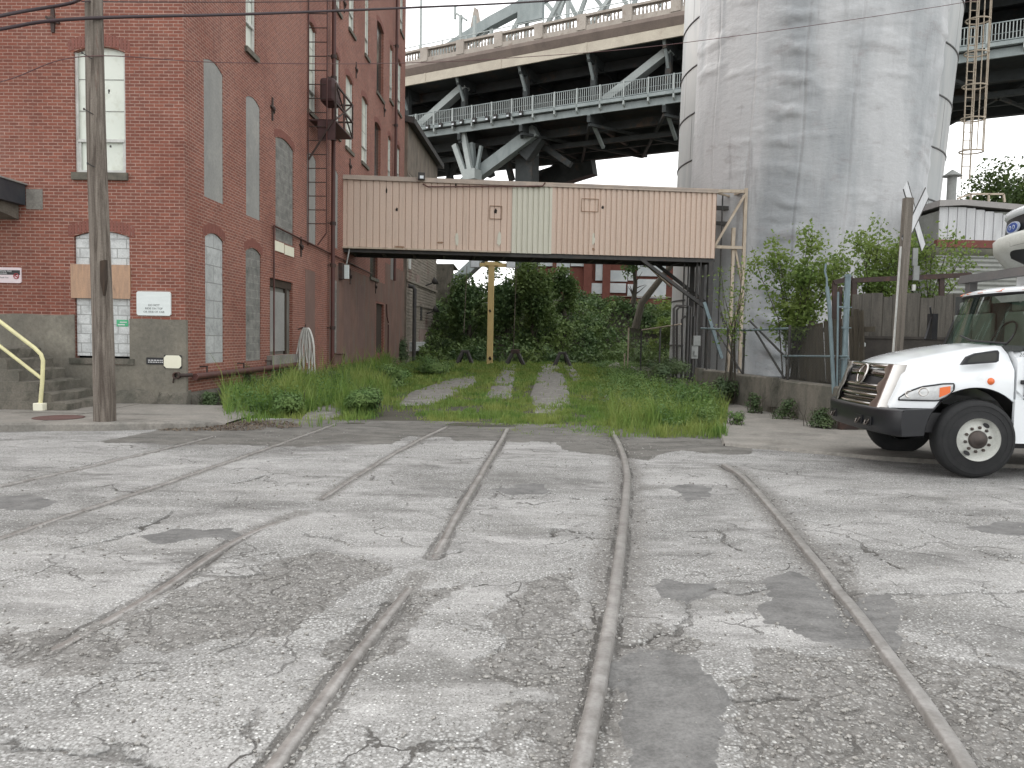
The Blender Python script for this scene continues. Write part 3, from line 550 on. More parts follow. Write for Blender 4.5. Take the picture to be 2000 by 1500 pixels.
# grass
def grass(n_, seed):
    g = np.random.default_rng(seed); x = g.uniform(-7.2, 8, n_); y = 13.0*(50/13.0)**g.uniform(0, 1, n_)
    Pn = np.stack([x, y, np.zeros(n_)], 1); px, py = proj(Pn)
    fy = np.interp(px, [425, 440, 560, 620, 700, 760, 800, 850, 1000, 1080, 1150, 1300, 1420, 1424], [700, 826, 818, 824, 824, 806, 812, 828, 838, 840, 846, 860, 868, 700])
    m = (py < fy+g.normal(0, 5, n_)+(fbm(x, y, 2.4, 95)-.6)*26) & (px > 425) & (px < 1370+95*fbm(x, y, 2.2, 90))
    wallx = -6.93+(y-16.28)*.026+.08; m &= x > wallx
    m &= x < 5.6
    nz_ = (fbm(x, y, 1.6, 66)-.5); jp = px+g.normal(0, 7, n_)+nz_*60; jq = py+g.normal(0, 3, n_)+nz_*14
    for S in STRIPS: m &= ~inpoly(jp, jq, S) | (g.uniform(0, 1, n_) < .03)
    cl = fbm(x, y, 1.3, 61); m &= g.uniform(0, 1, n_) < np.clip(cl*3.0-.75, .05, 1)*np.clip(fbm(x, y, 3.2, 98)*4-1.1, .12, 1)
    x, y, px, py, cl = x[m], y[m], px[m], py[m], cl[m]; k = len(x)
    edge = np.clip((np.interp(px, [440, 560, 620, 700, 760, 800, 850, 1000, 1080, 1150, 1300, 1420], [826, 818, 824, 824, 806, 812, 828, 838, 840, 846, 860, 868])-py)/14, .25, 1)
    h = .06+.07*cl
    left = (px < 880) & (px < 640+ (py-690)*3.4+250); h = np.where(px < 760, .20+.34*cl, h); h = np.where((px > 1190) & (py > 772), .14+.22*cl, h)
    h = np.where((px > 850) & (px < 1150) & (py > 790), .05+.07*cl, h); h = np.where(y > 35, h*1.3, h)
    h *= np.clip(edge, .4, 1)*np.where(py > 838, .8, 1)*(.55+1.1*np.clip(fbm(x, y, 2.6, 97)*2.2-.6, 0, 1))*g.uniform(.35, 1.35, k)*np.where(g.uniform(0, 1, k) < .04, 1.7, 1)
    w = (.006+.0007*(y-13))*g.uniform(.8, 1.4, k); a = g.uniform(0, 2*pi, k); b = g.uniform(0, 2*pi, k); ln = h*g.uniform(.1, .55, k)
    z0 = np.where(y < 14.8, road_height(x, y), yard_z(x, y))-.01; z0 = np.maximum(z0, np.where(y < 14.8, -.03, z0))
    p = np.stack([x, y, z0], 1); s = np.stack([np.cos(a), np.sin(a), 0*a], 1)*w[:, None]; l = np.stack([np.cos(b)*ln, np.sin(b)*ln, 0*b], 1); u = np.stack([0*a, 0*a, h], 1)
    V = np.stack([p-s, p+s, p+l*.3+u*.6+s*.7, p+l*.3+u*.6-s*.7, p+l+u], 1).reshape(-1, 3); i = (np.arange(k)*5)[:, None]
    F = np.concatenate([i+np.array([0, 1, 2]), i+np.array([0, 2, 3]), i+np.array([3, 2, 4])]).astype(int)
    return tag(npmesh('grass', V, F, MAT['grass']), 'bright green grass and tall weeds growing over the disused tracks', 'grass', kind='stuff')
grass(400000, 9)
# ================= brick building (local frame: x=0 is the long side wall, y=0 the street wall)
bc = onZ(363, 800); B = thing('brick_building', 'tall red brick mill building with bricked up arched windows, at the left', 'building', (bc.x, bc.y, 0), R(-1.5))
bi = mw(B).inverted(); bn = mw(B).to_3x3()
def side(px, py):
    q = onP(px, py, mw(B) @ Vector((0, 0, 0)), bn @ Vector((1, 0, 0))); q = bi @ q; return q.y, q.z
def front(px, py):
    q = onP(px, py, mw(B) @ Vector((0, 0, 0)), bn @ Vector((0, 1, 0))); q = bi @ q; return q.x, q.z
BH = 24.0; BL = side(790, 300)[0]; BW = 22
def rect_op(a0, a1, z0, z1, rise=0):     # opening outline with a segmental head
    if rise <= 0: return [(a0, z0), (a1, z0), (a1, z1), (a0, z1)]
    return [(a0, z0), (a1, z0)]+[(a1+(a0-a1)*t, z1-rise*(2*t-1)**2) for t in (0, .1, .25, .4, .5, .6, .75, .9, 1)]
def wall_with(outer, ops, to3, mat, name, parent, depth=.16, inward=(-1, 0, 0)):
    bm = bmesh.new(); edges = []
    for lp in [outer]+ops:
        vs = [bm.verts.new(to3(*p)) for p in lp]; edges += [bm.edges.new((vs[i], vs[(i+1) % len(vs)])) for i in range(len(vs))]
    bmesh.ops.triangle_fill(bm, edges=edges, use_beauty=True)
    fs = [[v.index for v in f.verts] for f in bm.faces]; bm.verts.index_update(); bm.verts.ensure_lookup_table()
    mb = MB(); mb.add([v.co[:] for v in bm.verts], [[v.index for v in f.verts] for f in bm.faces]); bm.free()
    d = Vector(inward)*depth
    for lp in ops:
        a = [Vector(to3(*p)) for p in lp]; m = len(a); mb.add(a+[q+d for q in a], [(i, (i+1) % m, (i+1) % m+m, i+m) for i in range(m)])
    return mb.build(name, mat, parent, fixn=False)
s3 = lambda a, z: (0.0, a, z); f3 = lambda a, z: (a, 0.0, z)
def sidebox(x0, x1, y0, y1):      # pixel box on the side wall -> local range
    a0, za = side(x0, y0); a1, _ = side(x1, y0); _, zb = side(x0, y1); return a0, a1, zb, za
SO = []      # side openings: (a0,a1,z0,z1,rise,kind,label)
def so_(x0, x1, ytop, ybot, rise, kind, lab=None, w=None):     # ytop/ybot measured at the left jamb x0
    a0 = side(x0, 600)[0]; a1 = side(x1, 600)[0]
    if w: a1 = a0+w
    SO.append([a0, a1, side(x0, ybot)[1], side(x0, ytop)[1]+(.13 if rise else 0), .13 if rise else 0, kind, lab])
so_(401, 437, 462, 710, .22, 'pale', 'narrow window blocked with silvery whitewashed blocks')
so_(480, 510, 490, 706, .18, 'block', 'narrow window filled with grey blocks')
so_(400, 437, 118, 384, .30, 'grey', 'window patched with smooth grey board')
so_(481, 508, 190, 420, .30, 'grey'); so_(538, 573, 268, 468, .35, 'block'); so_(527, 572, 542, 694, 0, 'door')
so_(599, 616, 300, 474, .3, 'grey'); so_(646, 659, 330, 480, .3, 'grey'); so_(735, 750, 592, 690, 0, 'dark')
for a in [(481, 501, -110, 92), (600, 616, 40, 212), (649, 661, 98, 255), (673, 687, 143, 283), (704, 716, 184, 312), (755, 761, 262, 350), (772, 778, 280, 350),
          (650, 662, -150, 4), (678, 689, -90, 48), (709, 717, -40, 98), (757, 763, 78, 186), (772, 779, 105, 208), (776, 782, -60, 45)]: so_(*a, .3, 'win')
for a in [(729, 741, 234, 348), (732, 745, 30, 172), (722, 737, 486, 540)]: so_(*a, .25, 'open')
SO = [q for q in SO if q[1] < BL-.1]
ops = [rect_op(q[0], q[1], max(q[2], .05), min(q[3], BH-.3), q[4]) for q in SO]
wall_with([(0, -.4), (BL, -.4), (BL, BH), (0, BH)], ops, s3, MAT['brick'], 'side_wall', B)
FO = []
def fo_(x0, x1, yt, yb, rise, kind): FO.append([front(x0, 600)[0], front(x1, 600)[0], front((x0+x1)/2, yb)[1], front((x0+x1)/2, yt)[1], rise, kind])
fo_(148, 249, 90, 338, .12, 'fwin'); fo_(146, 254, 451, 700, .12, 'fboard')
FO[0][0] += .03; FO[0][1] += .0
for dx in (-3.9, -7.8): 
    for q in (FO[0],): FO.append([q[0]+dx*1.0, q[1]+dx*1.0, q[2], q[3], q[4], 'fwin'])
fops = [rect_op(*q[:5]) for q in FO]
wall_with([(-BW, -.4), (0, -.4), (0, BH), (-BW, BH)], fops, f3, MAT['brick'], 'front_wall', B, inward=(0, 1, 0))
mb = MB(); mb.add([(-BW, BL, -.4), (0, BL, -.4), (0, BL, BH), (-BW, BL, BH), (-BW, 0, -.4), (-BW, 0, BH)], [(0, 1, 2, 3), (0, 4, 5, 3)]); mb.build('back_wall', MAT['brick'], B)
mb = MB(); mb.box((-BW, 0, BH), (.12, BL, BH+.3)); mb.build('roof', MAT['roofgrey'], B)
mb = MB(); mb.box((-BW+.5, .6, 0), (-.6, BL-.3, BH-.5)); mb.build('dark_interior', MAT['black'], B)
# fillings of the openings
def arched(mb, a0, a1, z0, z1, rise, x, tof, t=.02):
    poly = [tof(p[0], p[1], x) for p in rect_op(a0, a1, z0, z1, rise)]; d = Vector(tof(0, 0, x-t))-Vector(tof(0, 0, x)); mb.prism(poly, d)
ts = lambda a, z, x: (x, a, z); tf = lambda a, z, x: (a, -x, z)
def sill(parent, a0, a1, z, tof, mat='stone', nm='sill', ov=.08, h=.13):
    mb = MB(); p0 = tof(a0-ov, z-h, -.12); p1 = tof(a1+ov, z+.002, .07); mb.box(p0, p1); o = mb.build(nm, MAT[mat], parent); return o
def sash(parent, a0, a1, z0, z1, rise, tof, glass='shade'):
    mb = MB(); arched(mb, a0, a1, z0, z1, rise, -.11, tof, .03); w = mb.build('window', MAT[glass], parent)
    fw = .05; mid = z0+(z1-z0)*.25; mb = MB()
    mb.box(tof(a0, z0, -.10), tof(a0+fw, z1-rise, -.05)); mb.box(tof(a1-fw, z0, -.10), tof(a1, z1-rise, -.05))
    mb.box(tof(a0+fw, z0, -.10), tof(a1-fw, z0+.07, -.05)); mb.box(tof(a0+fw, mid, -.10), tof(a1-fw, mid+.06, -.04))
    mb.box(tof(a0+fw, z0+.07, -.10), tof(a0+fw+.045, mid, -.065)); mb.box(tof(a1-fw-.045, z0+.07, -.10), tof(a1-fw, mid, -.065))
    f = mb.build('frame', MAT['whitepaint'], w)
    mb = MB(); m = (a0+a1)/2; mb.box(tof(m-.008, mid+.06, -.105), tof(m+.008, z1-rise*.3, -.099))
    for k in (1, 2): zz = mid+(z1-mid)*k/3; mb.box(tof(a0+fw, zz-.007, -.105), tof(a1-fw, zz+.007, -.1))
    mb.build('glazing_bar', MAT['greypatch'], w); return w
def archring(parent, a0, a1, z1, rise, tof, w=.22, proud=.006):
    mb = MB(); n_ = max(8, int((a1-a0+.3)/.075)); ov = .12
    def P(t, r):      # t 0..1 across
        a = a0-ov+(a1-a0+2*ov)*t; u = 2*t-1; return a, z1-rise*u*u*1.15+r
    for i in range(n_):
        t0, t1 = i/n_+.006, (i+1)/n_-.006; q = [P(t0, .01), P(t1, .01), P(t1, w), P(t0, w)]
        mb.prism([tof(a, z, proud) for a, z in q], Vector(tof(0, 0, -.01))-Vector(tof(0, 0, proud)))
    return mb.build('brick_arch', MAT['arch'], parent)
for q in SO:
    a0, a1, z0, z1, rise, kd, lab = q; z0 = max(z0, .05)
    if kd in ('grey', 'pale', 'block'):
        mb = MB(); arched(mb, a0+.004, a1-.004, z0+.004, z1-.004, rise, -.03 if kd != 'grey' else -.015, ts)
        mb.build('blocked_window', MAT[{'grey': 'greypatch', 'pale': 'paleblock', 'block': 'block'}[kd]], B)
        if kd != 'grey': archring(B, a0, a1, z1, rise, ts)
    elif kd == 'win': sash(B, a0, a1, z0, z1, rise, ts); sill(B, a0, a1, z0, ts); archring(B, a0, a1, z1, rise, ts)
    elif kd == 'open':
        mb = MB(); arched(mb, a0, a1, z0, z1, rise, -.12, ts); mb.build('window', MAT['darkglass'], B); sill(B, a0, a1, z0, ts); archring(B, a0, a1, z1, rise, ts)
    elif kd == 'dark':
        mb = MB(); arched(mb, a0, a1, z0, z1, 0, -.12, ts); mb.build('door', MAT['darkwood'], B)
    elif kd == 'door':
        mb = MB(); m = a0+(a1-a0)*.38; mb.box((-.13, a0, z0), (-.11, a1, z1)); d = mb.build('door', MAT['greydoor'], B)
        mb = MB(); mb.box((-.11, a0+.12, z0+.1), (-.07, m+.75, z1-.35)); mb.build('door_leaf', MAT['greypatch'], d)
        mb = MB(); mb.box((-.105, a0, z0), (-.03, a0+.1, z1)); mb.box((-.105, a0+.1, z1-.22), (-.05, a1, z1)); mb.box((-.105, a0+(a1-a0)*.72, z0), (-.04, a0+(a1-a0)*.78, z1-.22)); mb.build('frame', MAT['darkwood'], d)
        mb = MB(); mb.box((-.1, a0-.25, z0-.42), (.16, a1+.12, z0-.002)); mb.build('door_step', MAT['concrete'], B)
        mb = MB(); mb.box((-.1, a0+.1, -.3), (.10, a1+.05, z0-.55)); mb.build('plinth', MAT['oldconc'], B)
        DOOR = (a0, a1, z0, z1)
for q in FO:
    a0, a1, z0, z1, rise, kd = q
    archring(B, a0, a1, z1, rise, tf, .24)
    if kd == 'fwin': sash(B, a0, a1, z0, z1, rise, tf); sill(B, a0, a1, z0, tf, ov=.05, h=.15)
    else:
        zp1 = front(200, 517)[1]; zp0 = front(200, 583)[1]
        mb = MB(); arched(mb, a0+.01, a1-.01, z0+.05, z1-.01, rise, -.06, tf); w = mb.build('blocked_window', MAT['whiteblock'], B)
        mb = MB(); mb.box((a0-.06, -.035, zp0), (a1+.02, .05, zp1)); mb.build('plywood_panel', MAT['ply'], w)
        x_, z_ = front(236, 631); mb = MB(); mb.box((x_-.12, .052, z_-.07), (x_+.13, .062, z_+.07)); mb.build('green_sticker', MAT['green'], w)
        mb = MB(); mb.box((x_-.09, .048, z_-.045), (x_+.06, .053, z_-.02)); mb.box((x_-.05, .048, z_+.01), (x_+.1, .053, z_+.03)); mb.build('sticker_print', MAT['whitetext'], w)
        sill(B, a0, a1, z0+.0, tf, 'oldconc', ov=.10, h=.12)
# cement base of the street wall
zt = front(200, 620)[1]; mb = MB(); a0, a1 = FO[1][0], FO[1][1]
for x0, x1, za, zb in ((-BW, a0-.0, -.3, zt+.04), (a1, .03, -.3, zt-.02), (a0, a1, -.3, FO[1][2]-.12)):
    xs_ = np.linspace(x0, x1, max(2, int((x1-x0)/.25)))
    rows = [[(x, -.035, za), (x, -.035, zb+.012*sin(x*5)+.008*sin(x*13)), (x, .0, zb+.012*sin(x*5)+.008*sin(x*13))] for x in xs_]
    mb.grid(rows, False); mb.add([(x0, -.035, za), (x0, 0, za), (x0, 0, zb), (x0, -.035, zb)], [(0, 1, 2, 3)]); mb.add([(x1, -.035, za), (x1, .06, za), (x1, .06, zb), (x1, -.035, zb)], [(0, 1, 2, 3)])
mb.build('cement_base', MAT['base'], B)
mb = MB(); rows = []      # ragged footing
for x in np.linspace(-6.2, .12, 44):
    d = .16+.07*sin(x*3.1)+.03*sin(x*11); h = .36+.03*sin(x*4.7)+.02*sin(x*17)
    if x > -.9: d += .05*sin(x*23)
    rows.append([(x, -d-.05, .10), (x, -d, .22+.02*sin(x*9)), (x, -d+.06, h), (x, -.0, h+.03)])
mb.grid(rows, False); mb.add([rows[-1][0], rows[-1][1], rows[-1][2], rows[-1][3], (.12, 0, .1)], [(0, 1, 2, 3, 4)]); mb.build('footing', MAT['oldconc'], B)
mb = MB(); rows = []
for y in np.linspace(0, DOOR[0]+.1, 26): rows.append([(.14+.04*sin(y*5), y, -.1), (.12+.04*sin(y*7), y, .30+.03*sin(y*9)), (0, y, .36)])
mb.grid(rows, False); mb.build('side_footing', MAT['oldconc'], B)
# faint patches on the side wall
def sidepatch(x0, x1, y0, y1, mat, nm='wall_patch', t=.008):
    a0 = side(x0, 600)[0]; a1 = side(x1, 600)[0]; mb = MB(); mb.box((-.01, a0, max(.1, side(x0, y1)[1])), (t, a1, side(x0, y0)[1])); return mb.build(nm, mat, B)
MAT['brownplaster'] = M('brown_plaster', (.22, .135, .11), (.16, .10, .085), 2.5, (1, 1, .4), rough=.9, bump=.3, fine=.5)
MAT['dullbrick'] = M('worn_stucco_over_brick', (.235, .135, .105), (.165, .10, .08), 1.6, (1, 1, .5), rough=.95, bump=.3, c3=(.17, .15, .125), s3=1.1, st3=(1.5, 1.5, .3), a3=.5, b3=.7, fine=.5)
for x0_, x1_, y0_, y1_ in ((643, 733.5, 512, 712), (751.5, 789, 512, 712), (733.5, 751.5, 548, 588)): sidepatch(x0_, x1_, y0_, y1_, MAT['dullbrick'], 'stucco_coat', .004)
sidepatch(596, 615, 525, 705, MAT['brownplaster']); sidepatch(645, 657, 545, 690, MAT['block']); sidepatch(672, 684, 548, 690, MAT['brownplaster'], t=.006); sidepatch(698, 711, 555, 680, MAT['brownplaster'], t=.006)
sidepatch(762, 768, 500, 545, MAT['greypatch'])
mb = MB(); a0 = side(536, 0)[0]; zz = side(538, 470)[1]; mb.box((-.02, a0, zz-.28), (.02, side(554, 0)[0], zz)); mb.box((-.02, side(556, 0)[0], zz-.3), (.02, side(574, 0)[0], zz-.02)); mb.build('sill', MAT['signcream'], B)
# tie plates
def tie(px, py, on='side', h=.62):
    mb = MB()
    if on == 'side':
        a, z = side(px, py); q = lambda da, dz, x: (x, a+da, z+dz)
    else:
        a, z = front(px, py); q = lambda da, dz, x: (a+da, -x, z+dz)
    mb.prism([q(-.03, -h/2, .0), q(.03, -h/2, .0), q(.05, 0, .0), q(.03, h/2, 0), q(-.03, h/2, 0), q(-.05, 0, 0)], Vector(q(0, 0, .035))-Vector(q(0, 0, 0)))
    mb.bar(q(-.14, .06, .02), q(.14, -.06, .02), .05); mb.lathe([(0, .0), (.07, .0), (.07, .05), (.03, .07), (0, .07)], q(0, 0, .03), Vector(q(0, 0, 1))-Vector(q(0, 0, 0)), 12)
    mb.build('tie_plate', MAT['rustiron'], B)
for p in ((531, 213), (695, 137), (750, 215), (672, 8), (587, 482), (683, 540), (733, 560), (683, 325)): tie(*p)
tie(104, 40, 'front', .5)
# horizontal pipes and downpipes
def sp(px, py, x): a, z = side(px, py); return (x, a, z)
def wthing(name, label, cat): return tag(name, label, cat)
mb = MB(); p0 = sp(366, 736, .16); p1 = sp(582, 715, .16); p1 = (p1[0], p1[1], p0[2]+.02); mb.tube([p0, p1], .075, 14)
lp = mb.build('heating_pipe', MAT['redpipe'], None); 
def toworld(o): o.location = B.location; o.rotation_euler = B.rotation_euler; MW[o.name] = mw(B); return o
toworld(lp); tag(lp, 'thick rusty pipe running low along the brick side wall', 'pipe')
mb = MB()
for t in (.08, .36, .62, .95): y = p0[1]+(p1[1]-p0[1])*t; mb.bar((.16, y, p0[2]-.08), (.16, y, p0[2]+.22), .05, .02); mb.bar((0, y, p0[2]+.2), (.17, y, p0[2]+.2), .03)
mb.build('bracket', MAT['rustiron'], lp)
def vpipe(px, ytop, ybot, r, x, label, clamps=()):
    a = side(px, 600)[0]; mb = MB(); zt = min(BH-.2, side(px, ytop)[1]); zb = max(.0, side(px, ybot)[1]); mb.tube([(x, a, zb), (x, a, zt)], r, 12)
    o = toworld(mb.build('downpipe', MAT['redpipe'])); tag(o, label, 'pipe')
    for py in clamps: mb = MB(); z = side(px, py)[1]; mb.tube([(x, a, z-.06), (x, a, z+.06)], r*1.4, 12); mb.bar((0, a-.12, z), (x, a-.0, z), .03); mb.build('clamp', MAT['rustiron'], o)
    return o
vpipe(640, -400, 712, .075, .18, 'long dark red downpipe beside the wall ladder, from roof to ground', (108, 150, 270, 436, 518, 640))
vpipe(764, -200, 548, .075, .16, 'dark red downpipe near the far corner of the brick building', (80, 240, 500))
mb = MB(); q = [sp(531, 440, .06), sp(531, 700, .06)]; mb.tube([(.06, q[0][1], q[0][2]), (.06, q[0][1], q[1][2])], .025, 8)
h_ = side(522, 437)[1]; mb.tube([(.07, q[0][1], h_), (.07, side(722, 600)[0], h_-.25)], .03, 8); 
o = toworld(mb.build('thin_pipe', MAT['redpipe'])); tag(o, 'thin reddish pipe framing the grey door and running along the wall under the covered bridge', 'pipe')
mb = MB(); a = side(757, 600)[0]; mb.tube([(.05, a, 2.2), (.05, a, .2)], .03, 8); mb.tube([(.05, a-.5, 3.2), (.05, a-.4, 2.6), (.05, a, 2.3)], .03, 8); a = side(672, 600)[0]
o = toworld(mb.build('thin_pipe', MAT['redpipe'])); tag(o, 'thin bent pipe beside the dark doorway at the far end of the brick wall', 'pipe')
mb = MB(); a0, a1 = side(651, 0)[0], side(671, 0)[0]; mb.tube([(.10, a0, .95), (.10, a1, .92), (.10, a1, .1)], .03, 8); o = toworld(mb.build('thin_pipe', MAT['redpipe'])); tag(o, 'low bent pipe just above the weeds past the downpipe', 'pipe')
# small lamp boxes on the wall
for (px, py, lab) in ((664, 530, 'small grey box with a white flap on the wall under the covered bridge'),):
    t = thing('wall_light', lab, 'wall light', mw(B) @ Vector(sp(px, py, 0)), R(-1.5)); mb = MB(); mb.box((0, -.25, -.3), (.14, .15, .3)); mb.build('box', MAT['rustiron'], t)
    mb = MB(); mb.box((.14, .1, -.26), (.3, .22, .26)); mb.build('cover', MAT['signwhite'], t); mb = MB(); mb.tube([(.2, .2, .3), (.25, .5, 1.0), (.25, .6, 1.3)], .03, 8); mb.build('conduit', MAT['elecbox'], t)
# ladder with landing
LX = .55; a_l = side(600, 600)[0]; 
L = thing('wall_ladder', 'rusty steel ladder and landing hanging on the brick side wall', 'ladder', mw(B) @ Vector((0, 0, 0)), R(-1.5)); MW[L.name] = mw(B)
def lad_pt(px, py, x):      # point on a plane parallel to the wall at distance x
    q = onP(px, py, mw(B) @ Vector((x, 0, 0)), bn @ Vector((1, 0, 0))); return bi @ q
A = lad_pt(602, 560, 0.05); ya = A.y; zb = lad_pt(605, 480, .05).z
half = 0.0
# rails stand out from the wall: inner at x=.05, outer at x=.05+width
wL = (onP(637, 560, mw(B) @ Vector((0, ya, 0)), bn @ Vector((0, 1, 0)))); wL = (bi @ wL).x
mb = MB(); mb.bar((.04, ya, zb), (.04, ya, BH-.5), .05, .03); mb.build('ladder_rail', MAT['redpipe'], L)
mb = MB(); zc = (bi @ onP(632, 455, mw(B) @ Vector((0, ya, 0)), bn @ Vector((0, 1, 0)))).z; mb.bar((wL, ya, zc), (wL, ya, BH-.5), .05, .03); mb.bar((wL, ya, zc), (wL*.55, ya, zb), .05, .03); mb.build('ladder_rail', MAT['redpipe'], L)
z = zb+.3; k = 0
def zat(px, py): return (bi @ onP(px, py, mw(B) @ Vector((0, ya, 0)), bn @ Vector((0, 1, 0)))).z
ryy = [0, 13, 42, 70, 97, 125, 152, 180, 207, 302, 330, 358, 385, 412, 437]
step = abs(zat(620, 412)-zat(620, 385)); z = zat(620, 437)
while z < BH-1:
    mb = MB(); mb.tube([(.04, ya, z), (wL, ya, z)], .016, 6); mb.build('rung', MAT['rustiron'], L); z += step
# landing box: plate facing street + guard cage further along
z1 = zat(640, 232); z0 = zat(640, 272); mb = MB(); mb.box((.32, ya+.05, z0), (wL+.25, ya+.08, z1)); mb.box((.04, ya+.05, z1-.04), (wL+.25, ya+2.4, z1)); mb.build('landing_plate', MAT['patina'], L)
yb = ya+2.4; mb = MB()
for (x, y) in ((wL+.25, ya+.1), (wL+.25, yb), (wL+.25, ya+1.2)): mb.bar((x, y, z1), (x, y, z1+1.15), .05)
for zz in (z1+.55, z1+1.13): mb.bar((wL+.25, ya+.1, zz), (wL+.25, yb, zz), .05); mb.bar((.05, yb, zz), (wL+.25, yb, zz), .05)
mb.bar((wL+.25, ya+.1, z1), (wL+.25, yb, z1+1.13), .04); mb.bar((wL+.25, yb, z1), (wL+.25, ya+.1, z1+1.13), .04); mb.bar((.04, ya, z1-1.3), (wL+.2, ya, z1-.05), .05); mb.build('guard_rail', MAT['rustiron'], L)
mb = MB(); zz = z1+1.0; mb.box((wL-.35, ya+.35, zz-.35), (wL+.15, ya+1.2, zz+.42)); mb.build('hood_box', MAT['patina'], L, bevel=.1)
# hanging coil of conduit by the door
hx = bi @ onP(586, 640, mw(B) @ Vector((.25, 0, 0)), bn @ Vector((1, 0, 0))); HC = thing('conduit_coil', 'bundle of white hoses with one yellow hose hanging on a hook by the grey door', 'hose bundle', mw(B) @ Vector((.18, hx.y, 0)), R(-1.5))
zt_ = hx.z; zb_ = .35
for i in range(16):
    col = MAT['coilyellow'] if i == 7 else MAT['coilwhite']; ph = (i/15-.5); sp_ = .10+.20*abs(ph); mb = MB(); pts = []
    low = zb_+random.uniform(0, .45)
    for t in np.linspace(0, 1, 17):
        s_ = sin(pi*min(1, t*1.0)); w_ = sin(pi*t)
        pts.append((.26+ph*.12+ph*.42*sin(pi*min(1, t*.72+.001))**.6+.03*sin(t*7+i*1.7)*t, .06*sin(i*2.1)+random.uniform(-.012, .012), zt_-(zt_-low)*t))
    mb.tube(pts, .022, 7); mb.build('yellow_hose' if i == 7 else 'white_hose', col, HC)
mb = MB(); mb.tube([(0, 0, zt_-.05), (.22, 0, zt_+.02), (.24, 0, zt_+.1)], .02, 8); mb.build('hook', MAT['rustiron'], HC)
# signs on the street wall
def fsign(name, x0, x1, y0, y1, mat, label, cat, t=.03, base=.0):
    a0, z1 = front(x0, y0); a1, z0 = front(x1, y1); c = ((a0+a1)/2, -base, (z0+z1)/2); T = thing(name, label, cat, mw(B) @ Vector(c), R(-1.5)); w, h = (a1-a0)/2, (z1-z0)/2
    mb = MB(); k = min(w, h)*.12; mb.prism([(-w+k, 0, -h), (w-k, 0, -h), (w, 0, -h+k), (w, 0, h-k), (w-k, 0, h), (-w+k, 0, h), (-w, 0, h-k), (-w, 0, -h+k)], (0, -t, 0)); mb.build('panel', mat, T); return T, w, h
F4 = lambda x, z, t: frame4((x, -t, z), (1, 0, 0), (0, 0, 1))
T, w, h = fsign('warning_sign', 268, 335, 569, 617, MAT['signwhite'], 'large peeling white sign with faded lettering on the brick street wall near the corner', 'sign', .035)
for s_, zz, sc in (('DO NOT', -.02, .105), ('RIDE ON TOP', -.30, .105), ('OR SIDE OF CAR', -.58, .105)): text('lettering', s_, h*.24, F4(w*.02, zz*h-.03, .037), MAT['signtext'], T)
T, w, h = fsign('smoking_sign', -14, 43, 522, 553, MAT['pinkwhite'], 'no smoking notice with a black band at the left edge of the picture', 'sign', .025)
mb = MB(); mb.box((-w+.01, -.028, h*.05), (w*.93, -.020, h*.66)); mb.build('black_band', MAT['black'], T)
text('lettering', 'SMOKE FREE', h*.30, F4(-.02, h*.50, .030), MAT['whitetext'], T); text('lettering', 'BUILDING', h*.30, F4(-.1, h*.22, .030), MAT['whitetext'], T)
text('lettering', 'Thank You', h*.28, F4(-.06, -h*.32, .027), MAT['signtext'], T)
mb = MB(); rr = h*.36; cx, cz = w*.68, -h*.12; mb.lathe([(rr*.8, 0), (rr, 0), (rr, .012), (rr*.8, .012), (rr*.8, 0)], (cx, -.03, cz), (0, -1, 0), 28); mb.bar((cx-rr*.6, -.037, cz+rr*.6), (cx+rr*.6, -.037, cz-rr*.6), .02, .01); mb.bar((cx-rr*.5, -.031, cz), (cx+rr*.4, -.031, cz), .014, .006); mb.build('no_smoking_symbol', MAT['redsym'], T)
T, w, h = fsign('nameplate', 288, 323, 698, 712, MAT['black'], 'narrow black plate with two lines of small white print on the cement base', 'sign', .05)
mb = MB()
for zz in (.25, -.3):
    x = -w*.8
    while x < w*.75: l = random.uniform(.02, .06); mb.box((x, -.053, zz*h-.012), (x+l, -.049, zz*h+.008)); x += l+.015
mb.build('print', MAT['whitetext'], T)
T, w, h = fsign('blank_plate', 322, 357, 693, 720, MAT['black'], 'cream blank plate with clipped corners beside the narrow black plate', 'sign', .05)
mb = MB(); k = .05; w2, h2 = w*.97, h*.95; mb.prism([(-w2+k, -.05, -h2), (w2-k, -.05, -h2), (w2, -.05, -h2+k), (w2, -.05, h2-k), (w2-k, -.05, h2), (-w2+k, -.05, h2), (-w2, -.05, h2-k), (-w2, -.05, -h2+k)], (0, -.012, 0)); mb.build('face', MAT['signcream'], T)
a, z = front(349, 733); T = thing('pipe_stub', 'open pipe end sticking out of the cement base at the corner', 'pipe', mw(B) @ Vector((a, 0, z)), R(-1.5)); mb = MB(); mb.lathe([(.055, .0), (.075, 0), (.075, .14), (.05, .14), (.05, 0)], (0, 0, 0), (0, -1, 0), 18); mb.tube([(.05, -.06, 0), (.2, -.04, .01), (.3, 0, .02)], .04, 8); mb.tube([(-.07, -.06, -.02), (-.1, -.05, -.16)], .012, 6); mb.build('stub', MAT['rustiron'], T)
